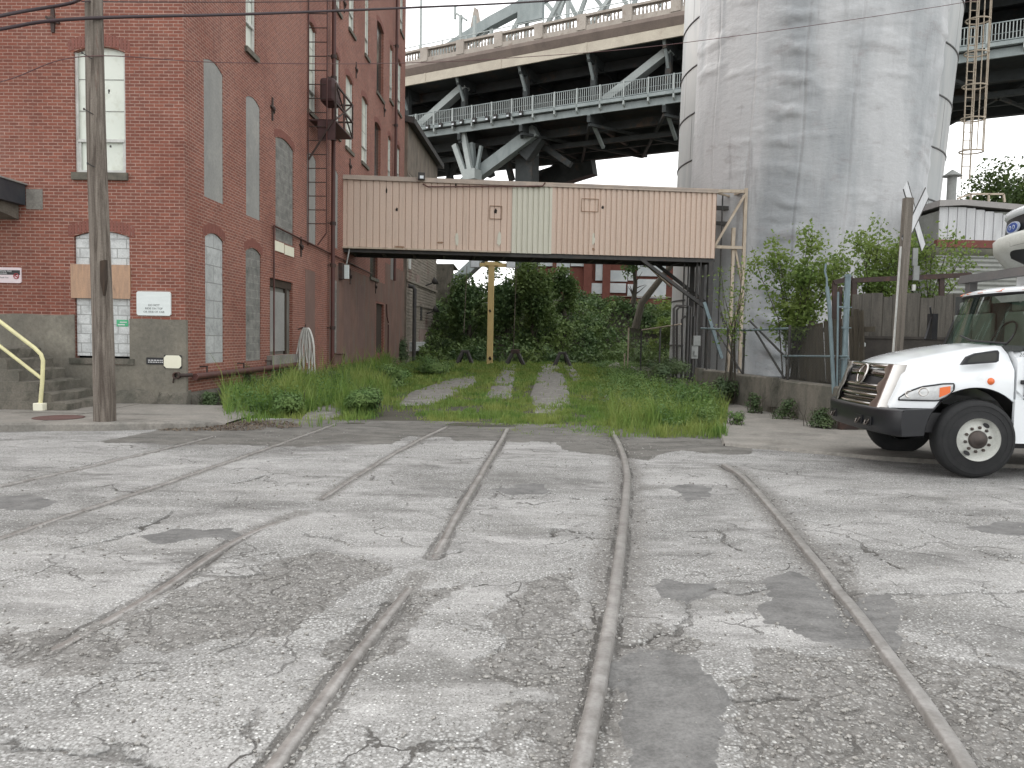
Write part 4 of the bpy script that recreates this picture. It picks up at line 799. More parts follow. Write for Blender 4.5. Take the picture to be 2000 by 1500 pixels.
# canopy at top left
a1, z1 = front(74, 362); a2, z2 = front(74, 400); T = thing('door_canopy', 'dark flat canopy jutting from the street wall at the left edge', 'canopy', mw(B) @ Vector((a1-2, 0, z1)), R(-1.5))
mb = MB(); mb.box((-3, -.9, -.42), (1.75, -.03, -.0)); mb.build('fascia', M('canopy_blue_black', (.03, .035, .045), (.05, .055, .06), 2, rough=.6), T)
mb = MB(); mb.box((-3, -.94, .0), (1.78, -.0, .03)); mb.build('top_edge', MAT['greypatch'], T); mb = MB(); mb.prism([(1.6, -.03, -.42), (1.6, -1.5, -.42), (1.6, -1.5, -.50), (1.6, -.03, -.72)], (-4.5, 0, 0)); mb.build('soffit', MAT['oldconc'], T)
a, z = front(87, 383); mb = MB(); mb.box((1.75, -.012, -.5), (2.1, .01, -.08)); mb.build('mortar_patch', MAT['concrete'], T)
# steps with handrail
p = onZ(30, 795, .13); ST = thing('stone_steps', 'worn stained stone steps against the street wall at the far left', 'steps', (p.x, 14.2, .13)); 
wx = lambda px, Y: onY(px, 700, Y).x-p.x
for i, (px, zt) in enumerate(((160, .15), (128, .32), (100, .52), (65, .74), (42, .95), (20, 1.15))):
    mb = MB(); x1 = wx(px, 14.9); 
    rows = []
    for t in np.linspace(0, 1, 9): yy = .15+i*.035+t*(1.55-i*.035); rows.append([(x1+.02*sin(t*17+i), yy, -.13 if i == 0 else zt-.3), (x1+.03*sin(t*11+i), yy, zt-.03), (x1-.04, yy, zt+.008*sin(t*9)), (-3.5, yy, zt)])
    mb.grid(rows, False); r0 = rows[0]; mb.add([r0[0], r0[1], r0[2], r0[3], (-3.5, r0[0][1], r0[0][2])], [(0, 1, 2, 3, 4)]); mb.build('step', MAT['oldconc'], ST)
HR = thing('handrail', 'pale yellow painted pipe handrail on the stone steps', 'handrail', (p.x, 14.2, .13)); f_ = lambda px, py: onY(px, py, 14.3)-Vector((p.x, 14.2, .13))
mb = MB(); mb.tube([f_(-60, 585), f_(0, 628), f_(68, 680), f_(80, 692), f_(84, 704), f_(83, 740), f_(79, 788)], .036, 12); mb.build('top_rail', MAT['handrail'], HR); mb = MB(); mb.tube([f_(-60, 635), f_(0, 676), f_(81, 739)], .032, 12); mb.build('lower_rail', MAT['handrail'], HR)
q = f_(79, 790); mb = MB(); mb.box((q.x-.09, q.y-.09, -.0), (q.x+.09, q.y+.09, .14)); mb.build('foot', MAT['signcream'], HR, bevel=.01)
# utility pole and wires
p = onZ(205, 822, .13); top = onY(181, -60, p.y+.12); PO = thing('utility_pole', 'weathered grey wooden utility pole leaning slightly in front of the brick wall', 'utility pole', (p.x, p.y, .13))
q = top-Vector((p.x, p.y, .13)); q = q*1.25; mb = MB(); pts = [Vector((0, 0, -.1)).lerp(q, t)+Vector((.012*sin(t*9), 0, 0)) for t in np.linspace(0, 1, 14)]; rows = []
for i, c in enumerate(pts):
    r = .172-.055*i/13; rows.append([(c.x+cos(a)*r*(1+.035*sin(a*7+i*.3)+.02*sin(a*13)), c.y+sin(a)*r*(1+.035*sin(a*7+i*.3)), c.z) for a in np.linspace(0, 2*pi, 28, endpoint=False)])
mb.grid(rows, True, True); mb.build('pole', MAT['pole'], PO)
def onpole(px, py): return onY(px, py, p.y-.15)-Vector((p.x, p.y, .13))
for (ax, ay, bx, by) in ((172, 110, 160, 103), (178, 221, 164, 213), (183, 326, 171, 319), (205, 178, 213, 177), (207, 283, 216, 286)):
    mb = MB(); mb.tube([onpole(ax, ay)+Vector((0, .12, 0)), onpole(bx, by)], .008, 6); mb.tube([onpole(bx, by-2), onpole(bx, by+2)], .014, 6); mb.build('climbing_step', MAT['darksteel'], PO)
a_, b_ = onpole(202, 510), onpole(203, 560); mb = MB(); mb.prism([(a_.x-.04, a_.y-.035, a_.z), (a_.x+.045, a_.y-.035, a_.z+.02), (b_.x+.05, b_.y-.045, b_.z+.1), (b_.x+.01, b_.y-.045, b_.z-.15), (b_.x-.04, b_.y-.045, b_.z+.1)], (0, .08, 0)); mb.build('knot_scar', MAT['darkwood'], PO)
def wire(pts, r, lab, mat='wire', nm='overhead_wire'):
    P_ = [onY(a, b, Y_) for a, b, Y_ in pts]; out = []
    for i in range(len(P_)-1):
        for t in np.linspace(0, 1, 8, endpoint=False):
            p0, p1, p2, p3 = P_[max(0, i-1)], P_[i], P_[i+1], P_[min(len(P_)-1, i+2)]
            out.append(.5*((2*p1)+(p2-p0)*t+(2*p0-5*p1+4*p2-p3)*t*t+(3*p1-p0-3*p2+p3)*t**3))
    out.append(P_[-1]); mb = MB(); mb.tube(out, r, 6); return tag(mb.build(nm, MAT[mat]), lab, 'wire')
yp = p.y-.2
wire([(-300, 118, 10), (0, 57, 12), (165, 36, yp), (500, 27, 16), (800, 15, 20), (1050, 3, 25), (1400, -20, 32)], .03, 'thickest dark overhead wire crossing in front of the brick building')
wire([(-300, 100, 10), (0, 31, 12), (130, 8, 13), (160, -4, yp)], .03, 'upper dark wire coming down from the left to the top of the pole')
wire([(160, 3, yp), (350, 4, 15), (600, 3, 18), (900, -5, 22)], .010, 'thin wire along the top edge of the picture')
wire([(-300, 220, 10), (0, 160, 12), (165, 110, yp), (430, 122, 15), (740, 124, 18), (1000, 113, 20), (1340, 83, 22), (1887, 4, 24), (2200, -60, 26)], .0085, 'long thin wire sagging from the pole across to the tank', 'redwire')
# ================= covered corrugated bridge between building and tank
YL, YR = 29.6, 31.0
pl_, pr_ = onY(665, 560, YL), onY(1394, 560, YR); ang = math.atan2(pr_.y-pl_.y, pr_.x-pl_.x)
S = thing('covered_footbridge', 'long peach corrugated metal bridge spanning from the brick building towards the tank', 'footbridge', (pl_.x, pl_.y, 0), ang)
si = mw(S).inverted(); sn = mw(S).to_3x3()
def sk(px, py, y=0): q = si @ onP(px, py, mw(S) @ Vector((0, y, 0)), sn @ Vector((0, 1, 0))); return q.x, q.z
SL = sk(1394, 560)[0]; ZB = (sk(665, 487)[1]+sk(1394, 497)[1])/2; ZT = (sk(665, 349)[1]+sk(1394, 369)[1])/2; SD = 2.1
def corr(name, x0, x1, pitch, mat, z0=ZB, z1=ZT, proud=0, dep=.045, fl=.62):
    mb = MB(); x = x0; prof = []
    while x < x1-1e-4:
        f = pitch*fl; e = pitch*.09
        prof += [(x, -proud), (min(x+f, x1), -proud), (min(x+f+e, x1), -proud+dep), (min(x+pitch-e, x1), -proud+dep)]; x += pitch
    prof.append((x1, -proud)); rows = [[(a, b, z0) for a, b in prof], [(a, b, z1) for a, b in prof]]
    mb.grid(rows, False); return mb.build(name, mat, S, fixn=False)
xa, xb, xc = sk(835, 420)[0], sk(1000, 420)[0], sk(1078, 420)[0]
corr('wall_panel', 0, xb, .245, MAT['peach'], fl=.86, z0=ZB); o = corr('wall_panel', xb+.002, xc, .21, MAT['mint'], proud=.03, z0=ZB-.06, fl=.6); o['label'] = 'faded pale green corrugated panel'
corr('wall_panel', xc+.002, SL, .215, MAT['peach'], proud=.01, z0=ZB-.04)
mb = MB(); mb.box((0, SD-.03, ZB), (SL, SD, ZT)); mb.box((SL-.03, .05, ZB-.04), (SL, SD-.03, ZT)); mb.box((0, .10, ZB), (.03, SD-.03, ZT)); mb.build('rear_wall', MAT['peach'], S)
mb = MB(); mb.box((-.03, -.08, ZT), (SL+.04, SD+.05, ZT+.07)); mb.box((-.03, -.085, ZT-.10), (xc, -.055, ZT)); mb.box((xc, -.07, ZT-.09), (SL+.04, -.04, ZT)); mb.build('roof', M('bridge_roof_trim', (.48, .40, .33), (.36, .31, .27), 2, rough=.7), S)
mb = MB(); mb.box((-.03, .1, ZB-.06), (SL, SD-.05, ZB-.02)); mb.box((-.03, .06, ZB-.20), (SL-.02, .16, ZB-.061)); mb.box((-.03, SD-.16, ZB-.20), (SL-.02, SD-.06, ZB-.061))
for x in np.arange(.3, SL, 1.2): mb.box((x, .161, ZB-.18), (x+.1, SD-.161, ZB-.061))
mb.build('floor_beam', MAT['darksteel'], S)
mb = MB(); mb.box((-.03, -.10, ZB-.07), (sk(997, 480)[0], .05, ZB-.012)); mb.build('bottom_trim', MAT['creamsteel'], S)
MAT['holeblack'] = M('dark_hole', (.02, .015, .012), rough=.9, bump=0, fine=0)
for (px, py, w, h) in ((755, 372, .06, .22), (775, 409, .10, .14), (890, 362, .06, .2), (968, 412, .12, .20), (1177, 405, .10, .13), (890, 463, .07, .05)):
    x, z = sk(px, py); mb = MB(); mb.prism([(x-w/2, -.012, z), (x, -.012, z+h*.55), (x+w/2, -.012, z+.02), (x+w*.3, -.012, z-h/2), (x-w*.4, -.012, z-h*.4)], (0, -.006, 0)); mb.build('hole', MAT['holeblack'], S)
MAT['rustspot'] = M('rust_stain', (.20, .10, .055), (.38, .27, .19), 9, rough=.9, bump=0)
for (px, py, w, h) in ((892, 467, .16, .62), (975, 468, .22, .66), (1159, 468, .13, .62), (780, 482, .5, .10), (1159, 487, .14, .15), (705, 483, .6, .07), (860, 474, .3, .10)):
    x, z = sk(px, py); mb = MB(); pts = []
    for i in range(12): t = 2*pi*i/12; k = random.uniform(.6, 1); pts.append((x+cos(t)*w/2*k, -.016, z+sin(t)*h/2*k))
    mb.prism(pts, (0, -.003, 0)); mb.build('stain', MAT['rustspot'] if h < .3 else MAT['mint'], S)
for (x0, y0, x1, y1) in ((1136, 388, 1168, 414), (957, 402, 980, 428)):
    ax, az = sk(x0, y0); bx, bz = sk(x1, y1); mb = MB()
    for a_, b_ in (((ax, az), (bx, az)), ((ax, bz), (bx, bz)), ((ax, az), (ax, bz)), ((bx, az), (bx, bz))): mb.bar((a_[0], -.02, a_[1]), (b_[0], -.02, b_[1]), .03, .02)
    mb.build('patch_outline', MAT['rustspot'], S)
mb = MB(); a = sk(826, 358); b = sk(1064, 362); mb.tube([(a[0], -.13, a[1]-.05), (a[0]+.2, -.13, a[1]-.15), (b[0]-.1, -.13, b[1]-.06), (b[0], -.13, b[1]+.08)], .028, 8); mb.build('conduit', MAT['redpipe'], S)
x, z = sk(824, 348); mb = MB(); mb.box((x-.14, -.28, z-.10), (x+.12, -.1, z+.16)); l = mb.build('floodlight', MAT['darksteel'], S); mb = MB(); mb.box((x-.07, -.29, z-.07), (x+.07, -.281, z+.04)); mb.build('lens', MAT['lampwhite'], l)
# steel legs and braces at the right end
def skw(px, py, y): a, z = sk(px, py, y); return Vector((a, y, z))
for i, (px, py0, w, yy) in enumerate(((1387, 500, .20, .12), (1352, 505, .16, 1.9), (1372, 508, .12, 1.2))):
    a = sk(px, 540, yy)[0]; mb = MB(); mb.box((a-w/2, yy-w/2, -.1), (a+w/2, yy-w*.35, ZB-.2)); mb.box((a-w/2, yy+w*.35, -.1), (a+w/2, yy+w/2, ZB-.2)); mb.box((a-.02, yy-w*.35, -.1), (a+.02, yy+w*.35, ZB-.2)); mb.build('column', MAT['darksteel'], S)
for (p0, p1, yy) in (((1250, 505), (1376, 600), .12), ((1262, 500), (1392, 602), 1.9)):
    mb = MB(); mb.bar(skw(*p0, yy), skw(*p1, yy), .16, .12); mb.build('knee_brace', MAT['darksteel'], S)
mb = MB(); mb.bar(skw(1250, 505, .12), skw(1310, 560, 1.9), .07); mb.build('cross_brace', MAT['creamsteel'], S)
for px, yy, r in ((1336, .5, .035), (1344, .6, .03), (1361, .3, .05), (1368, -.1, .03)):
    a = sk(px, 540, yy)[0]; mb = MB(); mb.tube([(a, yy, ZB-.2), (a, yy, 0)], r, 8); mb.build('riser_pipe', MAT['darksteel'], S)
a, z = sk(1355, 680, -.1); mb = MB(); mb.box((a-.16, -.3, z-.42), (a+.12, -.08, z+.10)); mb.box((a-.1, -.33, z+.1), (a+.2, -.08, z+.5)); mb.box((a-.06, -.36, z-.3), (a+.08, -.3, z-.1)); mb.build('electrical_box', MAT['elecbox'], S, bevel=.01)
# pipe loops
for k, (x0, x1, y0, y1, r) in enumerate(((1316, 1345, 597, 700, .05), (1322, 1350, 600, 700, .045), (1332, 1356, 618, 720, .045))):
    Y_ = 30.2+k*.25; a = onY(x0, y1, Y_); b = onY(x0, y0+6, Y_); c = onY(x0+5, y0, Y_); d = onY(x1, y0, Y_); mb = MB(); mb.tube([(a.x, Y_, 0), a, b, c, d, (d.x, Y_, 0.2)], r, 10); tag(mb.build('bent_pipe', MAT['darksteel']), 'dark bent conduit %s the electrical box under the covered bridge' % ('leftmost of the three left of', 'second of the three left of', 'shortest, closest to')[k], 'pipe')
# cream truss frame to the right of the box
TF = thing('steel_truss_tower', 'rusty cream steel frame with a diagonal between the covered bridge and the grey tank', 'steel frame', onY(1430, 700, 31.4))
def tf(px, py, Y): return onY(px, py, Y)
m_ = MAT['creamsteel']
def bar(nm, a, b, w, h=None, mat=m_, par=TF): mb = MB(); mb.bar(a, b, w, h); return mb.build(nm, mat, par, world=True)
fx = tf(1457, 373, 31.4); bar('post', (fx.x, 31.4, 0), (fx.x, 31.4, tf(1457, 368, 31.4).z), .14, .12)
f2 = tf(1398, 373, 31.4); bar('top_chord', f2, tf(1457, 374, 31.4), .10, .13); bar('bottom_chord', tf(1393, 482, 31.4), tf(1450, 484, 31.4), .10, .12); bar('diagonal', tf(1395, 482, 31.35), tf(1455, 380, 31.35), .12, .09)
bar('post', (fx.x-.1, 33.0, 0), (fx.x-.1, 33.0, tf(1457, 372, 33).z), .12, mat=MAT['darksteel']); bar('cross_bar', tf(1396, 406, 32.2), tf(1450, 408, 32.2), .16, mat=MAT['darksteel']); bar('cross_bar', tf(1396, 436, 32.2), tf(1450, 437, 32.2), .14, mat=MAT['darksteel'])
bar('cross_bar', tf(1398, 376, 31.4), tf(1455, 392, 33), .07); bar('cross_bar', tf(1400, 390, 33), tf(1455, 374, 31.4), .07); bar('post', tf(1433, 445, 31.6), tf(1431, 483, 31.6), .14)
bar('leg', tf(1432, 486, 31.5), (tf(1424, 700, 31.5).x, 31.5, 0), .12); bar('leg', tf(1436, 486, 31.5), tf(1450, 560, 31.5), .08); bar('leg', tf(1450, 560, 31.5), tf(1420, 700, 31.5), .08)
bar('brace', tf(1375, 590, 30.6), tf(1410, 700, 30.6), .12, mat=MAT['galv']); bar('brace', tf(1408, 610, 31), tf(1440, 720, 31), .07, mat=MAT['darksteel'])
for px in (1411,): a = tf(px, 400, 31.8); bar('thin_pipe', (a.x, 31.8, 0), (a.x, 31.8, tf(px, 380, 31.8).z), .05, mat=MAT['darksteel'])
# ================= big grey tank
TY = 36.0; TH = 26
def taz(px, py): d = ray(px, py); return math.atan2(d.x, d.y)
def tfit(l, r, py):
    a, b = taz(l, py), taz(r, py); m, h = (a+b)/2, (b-a)/2; x = TY*math.tan(m); d = math.hypot(x, TY); d_ = ray((l+r)/2, py); return x, d*sin(h), CAM_H+d_.z/d_.y*TY
(x_a, r_a, z_a), (x_b, r_b, z_b) = tfit(1338, 1889, 0), tfit(1315, 1822, 520)
print('tank', x_a, r_a, z_a, x_b, r_b, z_b)
TX, TR = x_a, r_a; KX, KR = (x_a-x_b)/(z_a-z_b), (r_a-r_b)/(z_a-z_b)/r_a
def taper(o):
    for v in o.data.vertices: f_ = 1+KR*(v.co.z-z_a); v.co.x = v.co.x*f_+KX*(v.co.z-z_a); v.co.y *= f_
    return o
T = thing('storage_tank', 'huge round grey tank wrapped in a rippled insulation sheet, behind the wooden fence', 'tank', (TX, TY, 0))
MAT['tankcyan'] = MAT['tank']
n_ = N('tank_side'); o_ = n_.tc.outputs['Object']
f = n_.noise(n_.map(o_, (1, 1, .5)), .5, 5); colr = n_.mix(n_.ramp(f, .35, .65), (.43, .43, .42), (.34, .36, .365)); colr = n_.mix(n_.ramp(n_.noise(n_.map(o_, (1, 1, .15)), 1.2, 5), .5, .75), colr, (.28, .30, .31)); sx = n_.node('ShaderNodeSeparateXYZ'); n_.link(o_, sx.inputs[0]); an = n_.math('MULTIPLY', n_.math('ARCTAN2', sx.outputs[1], sx.outputs[0]), 15/(2*pi)); fl = n_.math('FLOOR', n_.math('DIVIDE', n_.math('SUBTRACT', sx.outputs[2], 1.45), 2.05)); an = n_.math('ADD', an, n_.math('MULTIPLY', fl, .37)); ln = n_.math('LESS_THAN', n_.math('ABSOLUTE', n_.math('SUBTRACT', n_.math('FRACT', n_.math('ADD', an, 20)), .5)), .011); colr = n_.mix(n_.math('MULTIPLY', ln, .8), colr, (.08, .08, .08)); MAT['tank'] = n_.fin(colr, .62)
mb = MB(); mb.lathe([(0, TH), (TR, TH), (TR, 12), (TR, 0)], (0, 0, 0), (0, 0, 1), 96); taper(mb.build('shell', MAT['tank'], T))
for z in np.arange(1.45, TH, 2.05):
    mb = MB(); mb.lathe([(TR, -.035), (TR+.035, -.025), (TR+.035, .025), (TR, .035)], (0, 0, z), (0, 0, 1), 96); taper(mb.build('ring_seam', M('ring_dark', (.10, .10, .10), rough=.7, bump=0) if z < 1.5 else bpy.data.materials['ring_dark'], T))
va = math.atan2(-TY, -TX); na, nz_ = 280, 330; A0, A1 = va-R(53), va+R(57)
aa, zz = np.meshgrid(np.linspace(A0, A1, na), np.linspace(.3, TH-.5, nz_)); aa = aa.ravel(); zz = zz.ravel(); u = (aa-A0)*TR
rip = (np.clip(fbm(u*.75, zz*2.2, .8, 71)-.55, 0, 1)*.22+(fbm(u, zz*.6, .25, 72)-.5)*.22+(fbm(u, zz*.3, 1.6, 74)-.5)*.05)
rip += .11*np.exp(-((u-11.6)/1.4)**2)*np.clip(np.sin(zz*4.1+np.sin(u*1.5+zz)*1.9+3*fbm(u, zz, .7, 75)), 0, 1)*np.clip(fbm(u, zz, .35, 76)*2.4-.8, 0, 1)
rip += .17*np.exp(-((u-4.9)/.7)**2)*np.clip(np.sin(zz*5.3+u*1.2+3*fbm(u, zz, .9, 77)), 0, 1)*np.clip(fbm(u, zz, .6, 78)*2.2-.5, 0, 1)
for sm in (1.6, 3.35, 5.35, 7.2): rip += -.05*np.exp(-((u-sm-.05*np.sin(zz*.9+sm))/.035)**2)+.03*np.exp(-((u-sm-.1-.05*np.sin(zz*.9+sm))/.1)**2)
sep_ = .18+.04*np.sin(zz*.4); rr = TR+.05+.13*np.clip(np.minimum(aa-A0, A1-aa)*6, 0, 1)+rip*.7
I = np.arange(na*nz_).reshape(nz_, na); n_ = N('insulation_sheet'); o_ = n_.tc.outputs['Object']
f = n_.noise(n_.map(o_, (1, 1, .22), (1.3, 0, 0)), .36, 5, .6); colr = n_.mix(n_.ramp(f, .40, .58), (.31, .33, .345), (.50, .51, .52)); colr = n_.mix(n_.math('MULTIPLY', n_.ramp(n_.noise(n_.map(o_, (1, 1, 2.6)), .7, 6, .7), .56, .72), .55), colr, (.27, .24, .24))
colr = n_.mix(n_.math('MULTIPLY', n_.ramp(n_.noise(n_.map(o_, (2, 2, .22), (5, 3, 1)), .9, 6, .7), .58, .72), .5), colr, (.20, .19, .195)); colr = n_.mix(.2, colr, n_.ramp(n_.noise(o_, 14, 3, .7), .3, .7, (.5, .5, .5, 1), (1, 1, 1, 1)), 'MULTIPLY')
MAT['sheet'] = n_.fin(colr, .52, n_.bump(n_.noise(n_.map(o_, (1, 1, 1.8)), 3.2, 6, .65), .28, .08))
taper(npmesh('insulation_sheet', np.stack([np.cos(aa)*rr, np.sin(aa)*rr, zz], 1), np.stack([I[:-1, :-1], I[:-1, 1:], I[1:, 1:], I[1:, :-1]], -1).reshape(-1, 4), MAT['sheet'], T, True))
# caged ladder on the right of the tank
q0 = onY(1903, 100, 37); LD = thing('caged_ladder', 'caged steel ladder running up beside the right edge of the tank', 'ladder', (q0.x-.1, 37, 0))
lx = 0; zb = onY(1888, 300, 37).z
for dx in (-.2, .2): mb = MB(); mb.tube([(dx, 0, zb-1.2), (dx, 0, TH-1)], .035, 6); mb.build('rail', MAT['creamsteel'], LD)
for z in np.arange(zb-1, TH-1, .4): mb = MB(); mb.tube([(-.2, 0, z), (.2, 0, z)], .02, 6); mb.build('rung', MAT['creamsteel'], LD)
for k, z in enumerate(np.arange(zb, TH-1, 1.5)):
    mb = MB(); mb.tube([(cos(a)*.52, -.35+sin(a)*.45, z) for a in np.linspace(0, 2*pi, 25)], .035, 6); mb.build('hoop', MAT['creamsteel'], LD)
for a in (200, 235, 270, 305, 340): a = R(a); mb = MB(); mb.tube([(cos(a)*.52, -.35+sin(a)*.45, zb), (cos(a)*.52, -.35+sin(a)*.45, TH-1)], .025, 6); mb.build('cage_bar', MAT['creamsteel'], LD)
# ================= high double deck bridge
b0 = onY(1335, 155, 60.0); BR = thing('highway_bridge', 'high double deck road bridge with balustrade, grey walkway railing and dark steel underside', 'bridge', (b0.x, 60.0, 0), math.atan2(-.496, .869))
bri = mw(BR).inverted(); brn = mw(BR).to_3x3()
def bp(px, py, y=0): q = bri @ onP(px, py, mw(BR) @ Vector((0, y, 0)), brn @ Vector((0, 1, 0))); return q.x, q.z
X0, X1 = -75, 45
ztop = bp(1080, 50)[1]; zpar = bp(1080, 81)[1]; zf1 = bp(1080, 99)[1]; zf0 = bp(1080, 121)[1]; rt = bp(1080, 181)[1]; rb = bp(1080, 210)[1]; gb = bp(1080, 228)[1]
print('bridge z', ztop, zpar, zf1, zf0, rt, rb, gb)
def bb(nm, a, b, mat, par=BR): mb = MB(); mb.box(a, b); return mb.build(nm, MAT[mat], par)
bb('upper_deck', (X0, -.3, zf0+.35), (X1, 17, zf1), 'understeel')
mb = MB(); mb.prism([(X0, -.9, zpar), (X0, -.9, zpar-.28), (X0, -.55, zf1-.05), (X0, -.2, zf1-.1), (X0, -.2, zpar)], (X1-X0, 0, 0)); mb.build('cornice', M('shaded_bridge_cornice', (.27, .22, .19), (.21, .17, .15), .9, rough=.9), BR)  # taupe tone carries the shadow below the overhang
bb('fascia', (X0, -.62, zf0), (X1, -.45, zf1-.11), 'cream')
for k in range(14):
    x = X0+8*k+3; mb = MB(); mb.box((x, -.66, zf0-.02), (x+.12, -.44, zf1-.1)); mb.build('fascia_joint', MAT['cream'], BR)
bb('parapet_base', (X0, -.85, zpar), (X1, -.45, zpar+.42), 'bconc'); bb('parapet_cap', (X0, -.9, ztop-.18), (X1, -.4, ztop), 'bconc')
xs_ = np.arange(X0, X1, 3.9)
for i, x in enumerate(xs_):
    mb = MB(); mb.box((x, -.92, zpar+.1), (x+.8, -.38, ztop+.05)); mb.build('parapet_post', MAT['bconc'], BR)
    mb = MB()
    for k in range(9): u = x+1.0+k*.31; mb.lathe([(.05, 0), (.105, .2), (.06, .45), (.09, .6)], (u, -.65, zpar+.41), (0, 0, 1), 6)
    mb.build('baluster_panel', MAT['bconc'], BR)
mb = MB(); mb.box((X0, .6, ztop+.95), (X1, .66, ztop+1.02)); mb.box((X0, .6, ztop+.35), (X1, .66, ztop+.40))
for x in np.arange(X0, X1, 2.6): mb.box((x, .6, zpar), (x+.08, .68, ztop+1.02))
mb.build('inner_railing', MAT['steelpale'], BR)
# lower deck walkway
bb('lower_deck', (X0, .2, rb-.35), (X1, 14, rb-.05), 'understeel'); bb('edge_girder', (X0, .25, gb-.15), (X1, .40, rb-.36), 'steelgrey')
mb = MB(); mb.box((X0, -.02, rt-.06), (X1, .06, rt)); mb.box((X0, -.02, rb+.05), (X1, .06, rb+.11)); mb.box((X0, 0, (rt+rb)/2-.12), (X1, .04, (rt+rb)/2-.09)); mb.build('handrail', MAT['steelgrey'], BR)
mb = MB(); mb.box((X0, -.1, rb-.28), (X1, .2, rb-.02)); mb.build('walkway_slab', MAT['steelgrey'], BR)
mb = MB()
for x in np.arange(X0, X1, .19): mb.add([(x, 0, rb+.1), (x+.055, 0, rb+.1), (x+.055, 0, rt-.05), (x, 0, rt-.05), (x, .05, rb+.1), (x, .05, rt-.05)], [(0, 1, 2, 3), (4, 0, 3, 5)])
mb.build('picket_infill', MAT['steelpale'], BR)
for x in np.arange(X0+.4, X1, 2.05): mb = MB(); mb.box((x, -.10, rb-.6), (x+.12, -.02, rt+.02)); mb.prism([(x, -.02, rb-.29), (x, .24, rb-.29), (x, .24, gb), (x, -.02, rb-.62)], (.12, 0, 0)); mb.build('railing_post', MAT['steelpale'], BR)
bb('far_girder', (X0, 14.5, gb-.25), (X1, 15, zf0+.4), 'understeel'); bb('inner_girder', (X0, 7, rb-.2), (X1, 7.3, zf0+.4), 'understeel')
# steelwork between and below the decks
def bbar(nm, x0, y0, z0, x1, y1, z1, w, mat='understeel', h=None): mb = MB(); mb.bar((x0, y0, z0), (x1, y1, z1), w, h); return mb.build(nm, MAT[mat], BR)
k = 0
for x in np.arange(X0+3, X1, 6.4):
    for y in (1.2, 9): bbar('column', x, y, rb-.2, x, y, zf0+.4, .45, 'understeel')
    bbar('floor_beam', x, 0, zf0+.1, x, 16, zf0+.1, .3, h=1.1); bbar('floor_beam', x, .3, rb-.9, x, 14, rb-.9, .3, h=1.2)
    bbar('bracket', x, -.2, zf0+.2, x, 1.2, zf0-1.8, .22, 'steelgrey'); bbar('bracket', x, .3, gb-.1, x, 3.5, gb-2.1, .25, 'steelgrey')
    if k % 3 == 1: bbar('diagonal', x+1, 1.3, rb+.3, x+6.5, 1.3, zf0-.2, .9, 'steelpale', .6)
    bbar('lateral_brace', x, .5, gb-.9, x+6.4, 13, gb-.9, .22); bbar('lateral_brace', x, 13, gb-.9, x+6.4, .5, gb-.9, .22)
    k += 1
for y in (3, 6, 9, 12): bbar('stringer', X0, y, rb-1.3, X1, y, rb-1.3, .25, h=.7); bbar('stringer', X0, y, zf0-.1, X1, y, zf0-.1, .25, h=.8)
bbar('bottom_chord', X0, 4.5, gb-1.3, X1, 4.5, gb-1.3, .35, 'understeel', .4)
for k in range(9):
    x, z = bp(838+k*22+(k % 3)*3, 250-k*3.3); mb = MB(); mb.box((x-.15, -.35, z-.15), (x+.18, -.02, z+.22)); l = mb.build('floodlight', MAT['darksteel'], BR); mb = MB(); mb.box((x-.1, -.36, z-.12), (x+.12, -.352, z+.02)); mb.build('lens', MAT['lampwhite'], l)
# main inclined ribs under the deck
def rib(nm, a, b, y, w, h, mat='steelgrey'):
    p = bp(*a, y); q = bp(*b, y); mb = MB(); mb.bar((p[0], y, p[1]), (q[0], y, q[1]), h, w); return mb.build(nm, MAT[mat], BR)
rib('main_rib', (1048, 256), (700, 515), 2.0, 1.05, .9); rib('main_rib', (1010, 440), (848, 590), 6.0, 1.0, .9); rib('column', (1030, 262), (1028, 560), 3.5, 1.7, 1.4, 'understeel'); rib('gusset', (1010, 262), (1048, 295), 2.6, 2.2, 1.0, 'understeel')
rib('strut', (888, 283), (912, 352), .8, .45, .4, 'steelpale'); rib('strut', (905, 260), (922, 352), .8, .45, .4, 'steelpale'); rib('strut', (940, 285), (928, 352), 1.2, .25, .3, 'steelgrey'); rib('lattice_column', (920, 280), (924, 352), 1.4, .6, .5, 'steelgrey'); rib('plinth', (922, 332), (922, 352), .9, 1.3, 1.2, 'steelpale')
rib('strut', (1050, 278), (1115, 322), 4, .5, .5, 'understeel'); rib('strut', (945, 285), (960, 345), 4, .6, .5, 'understeel'); rib('arch_rib', (1160, 322), (1040, 360), 13.0, 2.0, 1.2, 'understeel'); rib('arch_rib', (1100, 330), (980, 420), 13.0, 1.6, 1.2, 'understeel')
rib('strut', (870, 300), (880, 352), 8, .6, .5, 'understeel'); rib('strut', (900, 300), (875, 352), 8, .4, .5, 'understeel'); rib('strut', (985, 290), (1000, 352), 8, .5, .5, 'understeel')
